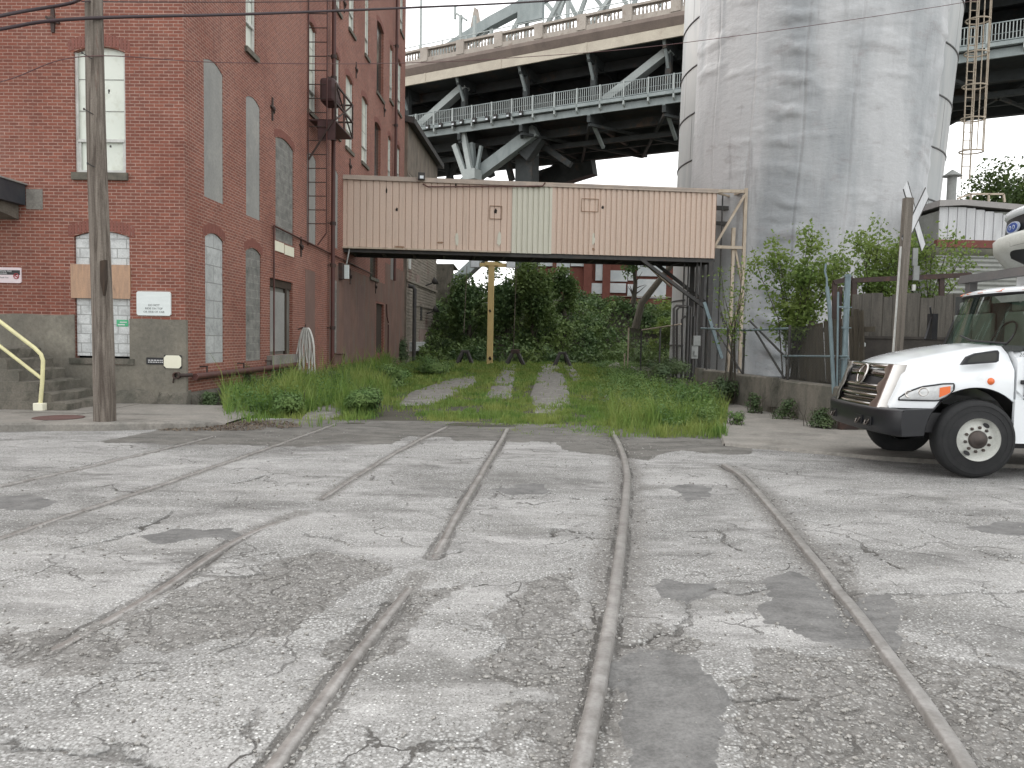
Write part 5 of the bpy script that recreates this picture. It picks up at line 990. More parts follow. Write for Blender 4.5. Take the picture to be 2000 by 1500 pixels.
# arch truss above the roadway, sky glare put into its pale members
ARC = [(700, 190), (800, 140), (880, 95), (960, 45), (1030, 8), (1110, -32), (1250, -85)]
y2 = 6.0; Q = [bp(a, b, y2) for a, b in ARC]
for (a, b) in zip(Q[:-1], Q[1:]): bbar('arch_chord', a[0], y2, a[1], b[0], y2, b[1], .9, 'steelgrey', 1.0)
for i in range(2, len(Q)-1):
    a = Q[i]; bbar('hanger', a[0], y2, a[1], a[0], y2, ztop-1, .3, 'steelpale'); b = Q[i+1]; bbar('web', a[0], y2, ztop-.5, b[0], y2, b[1], .35, 'steelpale')
for (a, b, c, d) in ((1062, 0, 1100, 45), (1105, -10, 1085, 45), (1105, -10, 1130, 40), (1150, -20, 1130, 35), (1150, -20, 1190, 30), (1200, -30, 1180, 30), (1200, -30, 1230, 18), (1255, -40, 1235, 18), (1255, -40, 1290, 12), (1300, -40, 1290, 12)):
    p = bp(a, b, 9); q = bp(c, d, 9); bbar('web', p[0], 9, p[1], q[0], 9, q[1], .35, 'steelpale')
p = bp(1040, 0, 5.5); q = bp(1050, 40, 5.5); mb = MB(); mb.box((p[0]-1.4, 5.2, q[1]), (q[0]+.6, 5.7, p[1]+.6)); mb.build('gusset', MAT['steelgrey'], BR)
for px, py in ((927, 42), (900, 40)):
    p = bp(px, py, 3); bbar('sign_gantry', p[0], 3, ztop-1, p[0], 3, p[1]+.5, .25, 'steelpale')
p = bp(889, 12, 3); q = bp(910, 55, 3); bbar('sign_gantry', p[0], 3, p[1], p[0], 3, p[1]-1.2, .18, 'steelpale'); bbar('sign_gantry', p[0], 3, p[1]-.6, bp(912, 40, 3)[0], 3, bp(912, 40, 3)[1], .18, 'steelpale')
p = bp(926, 25, 9); mb = MB(); mb.prism([(p[0]-.7, 9, p[1]-2.5), (p[0]+.7, 9, p[1]-2.5), (p[0], 9, p[1]+.6)], (0, .8, 0)); mb.build('spire', MAT['bconc'], BR)
p = bp(811, 100, -.5); mb = MB(); mb.tube([(p[0], .3, ztop-.5), (p[0], .3, ztop+12)], [.13, .08], 8); tag(toBR(mb.build('light_pole', MAT['steelpale'])) if False else mb.build('light_pole', MAT['steelpale'], BR))
# ================= dilapidated building beyond the brick one
ob = thing('clapboard_building', 'derelict building with peeling clapboards beyond the far end of the brick building', 'building', (onY(792, 690, 46.5).x, 46.5, 0), R(-3.0)); oi = mw(ob).inverted(); on = mw(ob).to_3x3()
def os_(px, py): q = oi @ onP(px, py, mw(ob) @ Vector((0, 0, 0)), on @ Vector((1, 0, 0))); return q.y, q.z
OL = 27.0; zo = lambda px, py: os_(px, py)[1]
L1 = os_(851, 600)[0]; zR0 = os_(793, 205)[1]; zR1 = os_(850, 340)[1]; zr = (zR0+zR1)/2
print('old bld', L1, zR0, zR1)
mb = MB(); zz = -.3; k = 0; zmid = os_(820, 360)[1]
while zz < zmid:
    z2 = min(zz+.19, zmid); g_ = random.uniform(-.006, .006); mb.add([(.035+g_, 0, zz), (.035+g_, L1, zz), (.0, L1, z2), (.0, 0, z2), (0, 0, zz), (0, L1, zz)], [(0, 1, 2, 3), (0, 1, 5, 4)]); zz = z2
mb.build('clapboards', MAT['clap'], ob, fixn=False)
mb = MB(); mb.box((-10, .01, -.3), (-.01, L1-.01, zr)); mb.build('wall', M('soot_stained_brick', (.26, .215, .175), (.13, .115, .095), 1.1, (1, 1, .5), rough=.95, bump=.4, c3=(.23, .19, .15), s3=.8), ob)
mb = MB(); mb.prism([(-.2, -.3, zr), (.45, -.3, zr-.15), (.45, -.3, zr+.2), (-.2, -.3, zr+.35)], (0, L1+.6, 0)); mb.build('eave', MAT['darksteel'], ob); mb = MB(); mb.prism([(-10, -.3, zr+.02), (-.2, -.3, zr+.02), (-.2, -.3, zr+.3), (-5, -.3, zr+1.2)], (0, L1+.6, 0)); mb.build('roof', MAT['darksteel'], ob)
mb = MB(); zz1 = os_(810, 553)[1]; mb.box((.04, 0, zz1-.08), (.12, L1, zz1+.06)); zz1 = os_(830, 600)[1]; mb.box((.04, 2, zz1-.05), (.09, L1, zz1+.05)); mb.build('belt_board', MAT['clap'], ob)
def obox(x0, x1, y0, y1, mat, nm, t=.07): a0 = os_(x0, 600)[0]; a1 = os_(x1, 600)[0]; mb = MB(); mb.box((-.02, a0, os_(x0, y1)[1]), (t, a1, os_(x0, y0)[1])); return mb.build(nm, mat, ob)
obox(796, 800, 500, 524, MAT['whitepaint'], 'window'); MAT['redboard'] = M('faded_red_boards', (.20, .10, .085), (.38, .34, .30), 4, (1, 8, .4), rough=.9); obox(818, 832, 643, 668, MAT['redboard'], 'door'); obox(811, 817, 535, 552, MAT['redboard'], 'boarded_window'); obox(820, 823, 595, 625, MAT['darksteel'], 'drainpipe')
obox(800, 835, 668, 686, MAT['whiteblock'], 'whitewashed_plinth', .2); obox(836, 849, 655, 690, MAT['greypatch'], 'patched_plinth', .3)
mb = MB(); a = os_(797, 600)[0]; mb.tube([(.4, a, 0), (.4, a, os_(797, 565)[1]), (.3, a, os_(797, 560)[1]), (0, a, os_(797, 558)[1])], .12, 8); mb.build('downpipe', MAT['darksteel'], ob)
for px, py in ((831, 552), (833, 607)): a, z = os_(px, py); mb = MB(); mb.tube([(.0, a, z-.2), (.3, a, z-.1), (.5, a, z)], .05, 6); mb.lathe([(.0, 0), (.14, 0), (.3, .3), (.0, .3)], (.5, a, z), (.6, .2, .4), 10); mb.build('wall_lamp', MAT['darksteel'], ob)
# stone abutment behind it
q = onY(880, 600, 62); mb = MB(); rows = []
for x in np.linspace(onY(846, 600, 60).x, onY(885, 600, 60).x, 9): rows.append([(x, 60+.15*sin(x*4), -.5), (x, 60+.1*sin(x*5), 3), (x, 60+.1*sin(x*3), onY(860, 515, 60).z), (x, 66, onY(860, 515, 60).z)])
mb.grid(rows, False); tag(mb.build('stone_abutment', MAT['oldconc']), 'rough pale masonry abutment under the grey inclined rib', 'abutment')
mb = MB(); p = onY(852, 645, 58); mb.box((p.x, 58, .5), (p.x+1.3, 58.1, onY(852, 612, 58).z)); tag(mb.build('plywood_sheet', MAT['concrete']), 'pale sheet leaning at the corner of the derelict building', 'board')
# far brick building behind the bank
FB = thing('far_building', 'red brick building with large bright windows behind the wooded bank', 'building', (onY(1020, 590, 76).x, 76, 0)); zb_ = onY(1200, 592, 76).z; fw_ = onY(1345, 590, 76).x-onY(1020, 590, 76).x
mb = MB(); mb.box((0, .3, 3), (fw_, 9, 14.5)); mb.build('wall', MAT['bldred'], FB)
def fbx(x0, x1, y0, y1, mat, nm, y=-.0, t=.3): a = onY(x0, y0, 76); b = onY(x1, y1, 76); mb = MB(); mb.box((a.x-FB.location.x, y, b.z), (b.x-FB.location.x, y+t-.003, a.z)); return mb.build(nm, MAT[mat], FB)
for (x0, x1, y0, y1) in ((1086, 1113, 502, 522), (1115, 1140, 502, 520), (1164, 1177, 500, 548), (1090, 1112, 528, 548), (1190, 1225, 528, 550), (1155, 1177, 553, 574), (1191, 1222, 553, 572), (1228, 1240, 500, 548), (1226, 1238, 555, 578), (1245, 1300, 545, 583), (1245, 1300, 505, 540), (1040, 1080, 505, 520)): fbx(x0, x1, y0, y1, 'bldpale', 'window', -.06)
for x0, x1 in ((1178, 1190), (1141, 1154), (1080, 1085)): fbx(x0, x1, 480, 590, 'bldred', 'pier', -.35, .6)
fbx(1150, 1310, 577, 581, 'cream', 'string_course', -.15, .4); fbx(1150, 1310, 583, 596, 'bldred', 'terrace_wall', -.9, .8)
fbx(915, 935, 495, 512, 'bldred', 'chimney') if False else None
# ================= yellow gantry post, bumpers, fences
yc = onY(957, 706, 46.0); yc.z = 0; YC = thing('yellow_post', 'tall yellow painted steel post with two floodlights on its crossarm, standing in the yard', 'lamp post', (yc.x, yc.y, 0))
D = yc.y; zt = onY(960, 518, D).z; mb = MB(); mb.box((-.19, -.16, 0), (.17, .16, zt)); mb.build('post', MAT['yellow'], YC, bevel=.02)
for px, py, w, h in ((957, 607, .18, .22), (957, 700, .2, .3), (968, 553, .06, .15)): q = onY(px, py, D-.17); mb = MB(); mb.prism([(q.x-yc.x-w/2, -.17, q.z), (q.x-yc.x, -.17, q.z+h/2), (q.x-yc.x+w/2, -.17, q.z-.03), (q.x-yc.x, -.17, q.z-h/2)], (0, -.01, 0)); mb.build('rust_hole', MAT['darkwood'], YC)
al = onY(932, 508, D).x-yc.x; ar = onY(1004, 508, D).x-yc.x; mb = MB(); mb.box((al, -.1, zt-.1), (ar, .1, zt+.12)); mb.box((-.4, -.2, zt-.03), (.4, .2, zt+.18)); mb.build('crossarm', MAT['yellow'], YC)
for px, py in ((928, 514), (998, 514)): q = onY(px, py, D-.2); mb = MB(); mb.box((q.x-yc.x-.27, -.28, q.z-.27), (q.x-yc.x+.27, -.12, q.z+.35)); l = mb.build('floodlight', MAT['elecbox'], YC); mb = MB(); mb.box((q.x-yc.x-.24, -.31, q.z-.24), (q.x-yc.x+.24, -.282, q.z+.32)); mb.build('lens', MAT['lampwhite'], l)
for (x0, y0, x1, y1) in ((912, 520, 906, 650), (1009, 520, 1002, 700)): a = onY(x0, y0, D-.1); b = onY(x1, y1, D-.1); mb = MB(); mb.tube([a, b], .02, 6); tag(mb.build('rope', MAT['pole']), 'thin rope hanging %s the yellow post' % ('left of' if x0 < 950 else 'right of'), 'rope')
for i, (px, py, s_) in enumerate(((908, 698, 1.0), (1006, 704, 1.15), (1098, 705, 1.0))):
    q = onY(px, py, 45.0+i*.5); T = thing('bumping_post', ('black inverted V track stop left of the yellow post', 'wider rusty track stop just right of the yellow post', 'black inverted V track stop at the end of the right track')[i], 'track stop', (q.x, q.y, 0), 0, 'track stops at the end of the rails')
    for s in (-1, 1): mb = MB(); mb.bar((s*.55*s_, -.3, -.1), (s*.12*s_, 0, .85), .16, .14); mb.bar((s*.4*s_, .7, -.1), (s*.12*s_, .1, .8), .12); mb.build('leg', MAT['darksteel'], T)
    mb = MB(); mb.box((-.24*s_, -.12, .72), (.24*s_, .1, .98 if i == 1 else .88)); mb.build('buffer', MAT['rustiron'] if i == 1 else MAT['darksteel'], T, bevel=.03)
# inner chain link fence
MAT['mesh'] = None
def wiremat(name, scale, thick, col):
    n = N(name); uv = n.tc.outputs['UV']; s = n.node('ShaderNodeSeparateXYZ'); n.link(n.map(uv, (scale, scale, scale)), s.inputs[0])
    a = n.math('ADD', s.outputs[0], s.outputs[1]); b = n.math('SUBTRACT', s.outputs[0], s.outputs[1])
    da = n.math('ABSOLUTE', n.math('SUBTRACT', n.math('FRACT', a), .5)); db = n.math('ABSOLUTE', n.math('SUBTRACT', n.math('FRACT', b), .5))
    m = n.math('LESS_THAN', n.math('MINIMUM', da, db), thick); n.fin(col, .6, None, .3); n.link(m, n.b.inputs['Alpha']); return n.m
MAT['link'] = wiremat('chain_link_wire', 14, .055, (.10, .105, .105)); MAT['linkfar'] = wiremat('rusty_chain_link', 9, .07, (.045, .04, .035))
F = thing('chain_link_fence', 'dark rusty chain link fence across the yard in front of the bank', 'fence', (onY(1222, 700, 36).x, 36, 0)); ps = [(1228, 640, 724, 38), (1253, 642, 730, 34), (1220, 690, 722, 37), (1290, 640, 735, 30.5)]
for px, y0, y1, D_ in ps: a = onY(px, y0, D_); mb = MB(); mb.tube([(a.x, D_, 0), a], .035, 8); mb.build('post', MAT['creamsteel'] if px < 1230 else MAT['darksteel'], F, world=True)
a, b = onY(1228, 655, 38), onY(1253, 655, 34); c = onY(1330, 628, 29.5); mb = MB(); mb.add([(a.x, 38, 0), (b.x, 34, 0), (c.x, 29.5, 0), (c.x, 29.5, 2.3), (b.x, 34, 2.1), (a.x, 38, 2.1)], [(0, 1, 4, 5), (1, 2, 3, 4)]); mb.build('wire_mesh', MAT['linkfar'], F, world=True)
mb = MB(); mb.tube([(b.x, 34, 2.1), (c.x, 29.5, 2.3)], .03, 6); mb.build('top_rail', MAT['creamsteel'], F, world=True)
for i, (px, py, r) in enumerate(((1184, 722, .35), (1203, 724, .42), (1230, 727, .33))):
    q = onZ(px, py, 0); bm = bmesh.new(); bmesh.ops.create_icosphere(bm, subdivisions=2, radius=r)
    for v in bm.verts: v.co = Vector((v.co.x*1.3, v.co.y, v.co.z*.7))*(1+.12*sin(v.co.x*9+i)*cos(v.co.y*7))
    me = bpy.data.meshes.new('boulder'); bm.to_mesh(me); bm.free(); me.materials.append(MAT['concrete']); o = bpy.data.objects.new('boulder', me); COL.objects.link(o); o.location = (q.x, q.y, r*.3); tag(o, ('pale', 'largest', 'darker')[i]+' lump of stone in the weeds '+('left of the fence post', 'in the middle of three', 'nearest the fence')[i], 'stone')
# ================= right side: retaining wall, fences, gate posts
rw0 = onY(1640, 843, 14.5); rw1 = onY(1368, 776, 22.8); RW_ = thing('retaining_wall', 'low stained concrete wall carrying the chain link fence at the right', 'wall', (rw0.x, 14.5, 0), math.atan2(rw1.y-rw0.y, rw1.x-rw0.x)-pi/2); ri = mw(RW_).inverted()
LW = (Vector((rw1.x, rw1.y, 0))-Vector((rw0.x, rw0.y, 0))).length+.6; rows = []
for y in np.linspace(0, LW, 60): e = .02*sin(y*3)+.012*sin(y*11); rows.append([(-.02+e, y, -.1), (0+e*.5, y, .3), (.02, y, .80+.012*sin(y*2.1)), (.06, y, .83+.012*sin(y*2.1)), (.34, y, .83), (.34, y, -.1)])
mb = MB(); mb.grid(rows, False); mb.add(rows[0], [tuple(range(6))]); mb.build('wall', MAT['oldconc'], RW_)
for y in (2.9, 5.6, 8.2): mb = MB(); mb.box((-.12, y, .2), (.03, y+.35, .86)); mb.build('pilaster', MAT['oldconc'], RW_)
mb = MB(); mb.box((-.05, -.12, -.1), (.3, -.005, .86)); mb.build('end_rust_plate', MAT['rustiron'], RW_); mb = MB(); mb.box((-.06, -.2, .78), (.16, -.02, .92)); mb.build('end_cap', MAT['concrete'], RW_)
CF = thing('chain_link_fence', 'galvanized chain link fence with leaning braces on top of the low concrete wall', 'fence', RW_.location, RW_.rotation_euler.z)
tp = ri @ onY(1640, 620, 14.7); mb = MB(); hz = .83
for y, z1, lx, col in ((2.7, 2.05, 0, 'darksteel'), (5.4, 2.0, 0, 'darksteel'), (8.3, 2.1, 0, 'darksteel')): mb = MB(); mb.tube([(.15, y, hz-.05), (.15+lx, y, z1)], .032, 8); mb.build('post', MAT[col], CF)
mb = MB(); mb.add([(.13, .3, hz), (.13, LW, hz), (.13, LW, 2.05), (.13, .3, 2.0)], [(0, 1, 2, 3)]); mb.build('wire_mesh', MAT['link'], CF)
mb = MB(); mb.tube([(.15, 2.7, 1.98), (.15, 5.4, 1.96), (.15, LW, 2.05)], .028, 8); mb.tube([(.15, .1, 1.42), (.15, 3.0, 1.36)], .022, 8); mb.build('top_rail', MAT['galv'], CF)
for (y0, z0, y1, z1) in ((2.9, 1.3, 5.2, 2.2), (3.0, .85, 4.9, 2.0), (5.6, .85, 7.9, 2.1)): mb = MB(); mb.tube([(.2, y0, z0), (.2, y1, z1)], .026, 8); mb.build('brace', MAT['darksteel'], CF)
# leaning dark boards behind the chain link
LB = thing('leaning_board_fence', 'dark leaning wooden boards behind the chain link, left of the blue grey gate posts', 'fence', RW_.location, RW_.rotation_euler.z); y = .35; i = 0
while y < 3.35:
    w = random.uniform(.13, .2); lean = .10+.10*(y/3.3); mb = MB(); h = 2.35-.10*y+random.uniform(-.08, .08); x = .62+random.uniform(-.02, .02); b0 = .62+random.uniform(0, .25); mb.add([(x, y, b0), (x, y+w, b0), (x, y+w-lean*1.5*-1, h), (x, y-lean*-1.5, h), (x+.025, y, b0), (x+.025, y+w, b0), (x+.025, y+w+lean*1.5, h), (x+.025, y+lean*1.5, h)], [(0, 1, 2, 3), (4, 5, 6, 7), (0, 1, 5, 4), (1, 2, 6, 5), (2, 3, 7, 6), (3, 0, 4, 7)]); mb.build('board', MAT['board2'], LB); y += w+random.choice((.01, .015, .05)); i += 1
mb = MB(); mb.box((.66, .2, 1.9), (.72, 4.0, 2.0)); mb.box((.66, .2, .75), (.72, 4.0, .85)); mb.build('rail', MAT['board2'], LB)
# blue grey gate posts
GP = thing('gate_post', 'thick blue grey steel gate post standing upright beside the truck grille', 'gate post', onZ(1644, 838, 0)); g0 = GP.location; D = g0.y
def gp(px, py): return onY(px, py, D)
mb = MB(); mb.tube([(g0.x, D, 0), gp(1656, 540)], .055, 14); mb.tube([gp(1656, 541), gp(1656, 536)], .065, 14); mb.build('post', MAT['galv'], GP, world=True)
for py in (600, 640, 700, 745, 790): q = gp(1650+(640-py)*.04, py); mb = MB(); mb.tube([q+Vector((0, 0, -.02)), q+Vector((0, 0, .02))], .064, 12); mb.bar(q, q+Vector((.12, 0, .0)), .02); mb.build('hinge_band', MAT['galv'], GP, world=True)
G2 = thing('gate_post', 'leaning thin blue grey pipe left of the upright gate post', 'gate post', gp(1632, 770)); mb = MB(); mb.tube([gp(1629, 770), gp(1620, 600), gp(1615, 560)], .038, 12); mb.tube([gp(1615, 563), gp(1615, 545), gp(1611, 530), gp(1613, 515)], .022, 8); mb.build('pipe', MAT['galv'], G2, world=True)
G3 = thing('pipe_gate', 'narrow pipe gate frame between the two blue grey posts', 'gate', gp(1636, 835)); mb = MB(); mb.tube([gp(1634, 838), gp(1637, 570)], .022, 8); mb.tube([gp(1645, 800), gp(1650, 568)], .02, 8); mb.tube([gp(1637, 600), gp(1650, 600)], .018, 8); mb.tube([gp(1632, 757), gp(1648, 759)], .03, 8); mb.build('frame', MAT['galv'], G3, world=True)
for t in range(4): mb = MB(); mb.tube([gp(1638+t*2.6, 830), gp(1640+t*2.6, 700)], .006, 5); mb.build('rod', MAT['galv'], G3, world=True)
mb = MB(); q = gp(1640, 700); mb.box((q.x-.02, D+.12, .0), (q.x+.05, D+.16, onY(1640, 560, D+.12).z)); mb.build('rust_strip', MAT['rustiron'], G3, world=True)
# upright grey plank fence
D = 15.6; PF = thing('plank_fence', 'tall grey weathered plank fence behind the truck', 'fence', (onY(1660, 700, D).x, D, 0)); x = onY(1661, 700, D).x; xe = onY(1990, 700, D).x; zt = onY(1750, 576, D).z; zm = onY(1750, 660, D).z
while x < xe: w = random.choice((.15, .19, .24, .28)); mb = MB(); mb.box((x, D+random.uniform(0, .02), zm), (x+w-.008, D+.05, zt+random.uniform(-.05, .05)+.02*(x-8))); mb.build('board', MAT['board'], PF, world=True); x += w
mb = MB(); mb.box((onY(1661, 700, D).x, D-.02, -.05), (xe, D+.01, zm-.02)); mb.box((onY(1661, 700, D).x, D-.04, zm-.02), (xe, D-.001, zm+.03)); mb.build('kick_panel', M('dark_fence_panel', (.065, .058, .05), (.045, .04, .036), 6, (1, 1, 1), rough=.95, bump=.5), PF, world=True)
q = onY(1679, 673, D-.06); w_, h_ = .115, .055; mb = MB(); mb.prism([(q.x+sx*(w_-(.03 if abs(sz) > .9 else 0)), q.y, q.z+sz*h_) for sx, sz in ((-1, -.5), (-1, .5), (-1, 1), (1, 1), (1, .5), (1, -.5), (1, -1), (-1, -1))], (0, -.01, 0)); tag(mb.build('reflector', MAT['signwhite']), 'small white rectangular plate on the dark fence panel above the grille', 'plate')
# rusty frame over the fence
D = 16.4; RF = thing('rusty_frame', 'rusty steel lean-to frame with a sloping top beam above the plank fence', 'steel frame', (onY(1650, 700, D).x, D, 0)); rt_ = MAT['rustiron']
def rf(px, py, DD=D): return onY(px, py, DD)
for a, b, w in (((1662, 548), (1894, 537), .10), ((1628, 552), (1664, 543), .10), ((1630, 552), (1632, 838), .06), ((1668, 548), (1668, 700), .08), ((1839, 543), (1838, 700), .06), ((1893, 533), (1890, 548), .06)): mb = MB(); mb.bar(rf(*a), rf(*b), w, .1); mb.build('beam' if w > .09 else 'upright', rt_, RF, world=True)
# crossbuck sign seen nearly edge on
D = 13.6; CB = thing('crossbuck_sign', 'railroad crossing sign seen edge on, metal blades on a weathered square wooden post', 'railroad sign', (onY(1757, 700, D).x, D, 0))
a = onY(1752, 690, D); b = onY(1774, 387, D); d_ = (b-a); a = a-d_*(a.z/d_.z); mb = MB(); mb.bar(a, b, .135, .135); mb.build('post', MAT['postwood'], CB, world=True); mb = MB(); mb.bar(a+Vector((-.075, -.03, 0)), a+(b-a)*.80+Vector((-.075, -.03, 0)), .016, .05); mb.build('metal_strip', MAT['whitepaint'], CB, world=True)
ce = onY(1787, 424, D+.30); 
def blade(dx, dyy, dz, nm='blade'):
    c = ce; L_ = Vector((dx, dyy, dz)); n_ = Vector((.985, .17, 0)); 
    mb = MB(); mb.bar(c-L_, c+L_, .012, .23, upv=L_.cross(n_)); return mb.build(nm, MAT['galv'], CB, world=True)
Lb = .62
for sgn in (-1, 1):
    c = ce+Vector((sgn*.008, 0, 0)); dv = Vector((.115*1.0, sgn*.50*-1*.9, .50)) if sgn > 0 else Vector((-.115, .45*1.0, .50))
    mb = MB(); n_ = Vector((.67, -.74, 0)).normalized(); dv = Vector((-n_.y*sgn*.48, n_.x*sgn*.48, .50)); wv = n_.cross(dv).normalized()*.115
    p = [c-dv-wv, c+dv-wv, c+dv+wv, c-dv+wv]; mb.prism(p, n_*.004); mb.build('blade', MAT['whitecorr'], CB, world=True)
    mb = MB(); mb.prism([c-dv*.99-wv*1.08-n_*.004, c+dv*.99-wv*1.08-n_*.004, c+dv*.99-wv*.9-n_*.004, c-dv*.99-wv*.9-n_*.004], n_*.012); mb.prism([c-dv*.99+wv*1.08-n_*.004, c+dv*.99+wv*1.08-n_*.004, c+dv*.99+wv*.9-n_*.004, c-dv*.99+wv*.9-n_*.004], n_*.012); mb.build('blade_rim', MAT['darksteel'], CB, world=True)
for (x0, y0, x1, y1) in ((1780, 485, 1788, 520), (1781, 520, 1791, 548), (1779, 556, 1784, 568)): a = onY(x0, y0, D+.05); b = onY(x1, y1, D+.05); mb = MB(); mb.box((a.x, D-.02, b.z), (b.x, D+.02, a.z)); mb.build('bracket', MAT['elecbox'] if y0 < 550 else MAT['whitepaint'], CB, world=True)
# shed behind at the right
D = 29; SH = thing('metal_shed', 'white corrugated shed with a rust red band and grey ribbed lower siding, behind the truck', 'shed', (onY(1828, 600, D).x, D, 0)); x0 = onY(1826, 600, D).x; x1 = x0+14
def szz(py): return onY(1900, py, D).z
mb = MB(); xr = onY(1880, 400, D).x; mb.prism([(x0-.1, D-.15, szz(405)), (x0-.1, D-.15, szz(393)), (xr, D-.15, szz(391)), (x1, D-.15, szz(440)), (x1, D-.15, szz(452)), (xr, D-.15, szz(402))], (0, 6, 0)); mb.build('roof', MAT['roofgrey'], SH, world=True)
mb = MB(); x = x0
while x < x1-.3: ztp = szz(405)-max(0, (x-xr))*.16; mb.box((x, D, szz(469)), (x+.30, D+.05, ztp)); mb.box((x+.30, D+.04, szz(469)), (x+.34, D+.05, ztp)); x += .34
mb.build('white_panel', MAT['whitecorr'], SH, world=True); mb = MB(); mb.box((x0+.01, D+.07, szz(480)), (x1, D+5.8, szz(412))); mb.build('body', MAT['siding'], SH, world=True); mb = MB(); mb.box((x0-.05, D-.04, szz(484)), (x1, D+.2, szz(469)-.002)); mb.build('red_band', MAT['redband'], SH, world=True)
mb = MB(); mb.tube([(x0-.1, D+.25, szz(492)), (x1, D+.25, szz(492))], .30, 16); mb.build('duct', MAT['mossband'], SH, world=True)
mb = MB(); z = 0; rows = []
while z < szz(502): rows += [[(x0-.1, D, z), (x1, D, z)], [(x0-.1, D-.04, z+.08), (x1, D-.04, z+.08)]]; z += .17
mb.grid(rows, False); mb.box((x0-.1, D-.05, szz(503)), (x1, D+.1, szz(500))); mb.box((x0-.1, D+.06, 0), (x1, D+5, szz(500)-.1)); mb.build('siding', MAT['siding'], SH, world=True)
xx = onY(1858, 380, D+1).x; mb = MB(); mb.tube([(xx, D+1, szz(400)), (xx, D+1, szz(332))], .17, 16); mb.lathe([(.0, .28), (.34, .03), (.34, 0), (0, 0)], (xx, D+1, szz(334)), (0, 0, 1), 16); mb.build('flue', MAT['elecbox'], SH, world=True)
mb = MB(); 
for a, b in (((1895, 379), (1960, 379)), ((1896, 379), (1896, 395)), ((1931, 379), (1931, 395)), ((1960, 379), (1962, 395)), ((1870, 388), (1896, 379))): mb.bar(onY(*a, D+3), onY(*b, D+3), .07)
mb.build('roof_rail', MAT['creamsteel'], SH, world=True)
# ================= truck (local: x = back along the truck, y = away from the camera, z up)
hub = onY(1910, 862, 9.62); TK = thing('box_truck', 'white conventional cab box truck with chrome grille parked at the right edge', 'truck', (4.62, 9.62, 0), R(-3.2))
ti = mw(TK).inverted()
def tl(px, py, y):      # pixel -> truck local point on plane y=const
    return ti @ onP(px, py, mw(TK) @ Vector((0, y, 0)), mw(TK).to_3x3() @ Vector((0, 1, 0)))
WID = 2.34; CY = WID/2; HX = tl(1910, 862, .0).x
def loft(sections, mat, name, par=TK, bevel=0):
    mb = MB(); mb.grid(sections, True); mb.add(sections[0], [tuple(range(len(sections[0])))]); mb.add(sections[-1], [tuple(range(len(sections[-1])))]); return mb.build(name, mat, par, bevel=bevel)
RA = .64; HZ = .50
def lerp(x, xs, ys): return float(np.interp(x, xs, ys))
def hw(t): return lerp(t, [.17, .21, .26, .36, .52, .75, 1.1, 1.75], [.84, .90, .94, .99, 1.03, 1.07, 1.10, 1.10])
def ht(t): return lerp(t, [.17, .34, .42, .62, .9, 1.35, 1.75], [.93, 1.385, 1.425, 1.50, 1.57, 1.665, 1.71])
def tsh(t, a): u = abs(a)/.84; return (.06*u*u+.03*u**6)*max(0, 1-(t-.17)/.6)
def hbot(t):
    d = abs(t-HX); arch = HZ+math.sqrt(max(0, RA**2-d*d)) if d < RA else 0
    return max(arch, lerp(t, [.06, .3, .6, 1.7], [.84, .85, .86, .90]))
ts_ = sorted(set([round(v, 3) for v in list(np.linspace(.17, .5, 12))+list(np.linspace(.5, 1.66, 34))]))
secs = []
for t in ts_:
    w, z1, z0 = hw(t), ht(t), hbot(t); sh = lerp(t, [.17, .34, .4, .8, 1.7], [.89, 1.15, 1.19, 1.27, 1.40])
    if z0 > sh-.05: z0 = min(z0, sh-.05)
    half = [(w, z0), (w, z0+(sh-z0)*.5), (w-.012, sh-.03), (w-.05, sh+.02), (w-.17, lerp(t, [.17, .34, 1.7], [z1-.02, z1-.12, z1-.14])), (w-.33, z1-.035), (w-.52, z1-.025), (w*.25, z1), (0, z1+.01)]
    secs.append([(t+tsh(t, a), CY-a, b) for a, b in half]+[(t+tsh(t, a), CY+a, b) for a, b in reversed(half[:-1])])
TT = [t+tsh(t, hw(t)) for t in ts_]; WW = [hw(t) for t in ts_]
MAT['chrome2'] = M('satin_chrome', (.62, .60, .58), (.5, .48, .46), 2, rough=.28, bump=0, metal=1, fine=0)
HOOD = loft(secs, MAT['truckwhite'], 'hood')
mb = MB(); mb.box((.25, .16, .55), (1.66, WID-.16, .80)); mb.box((.9, .35, .35), (3.6, .5, .7)); mb.box((.9, WID-.5, .35), (3.6, WID-.35, .7)); mb.tube([(HX, .3, HZ), (HX, WID-.3, HZ)], .07, 10); mb.build('chassis', MAT['black'], TK)
# wheel arch liner
for yy in (.02, WID-.32):
    mb = MB(); rows = []
    for k in range(13): a = pi*k/12; rows.append([(HX+cos(a)*(RA-.01), yy+.04, HZ+sin(a)*(RA-.01)), (HX+cos(a)*(RA-.01), yy+.40, HZ+sin(a)*(RA-.01))])
    mb.grid(rows, True); mb.build('arch_liner', MAT['black'], TK)
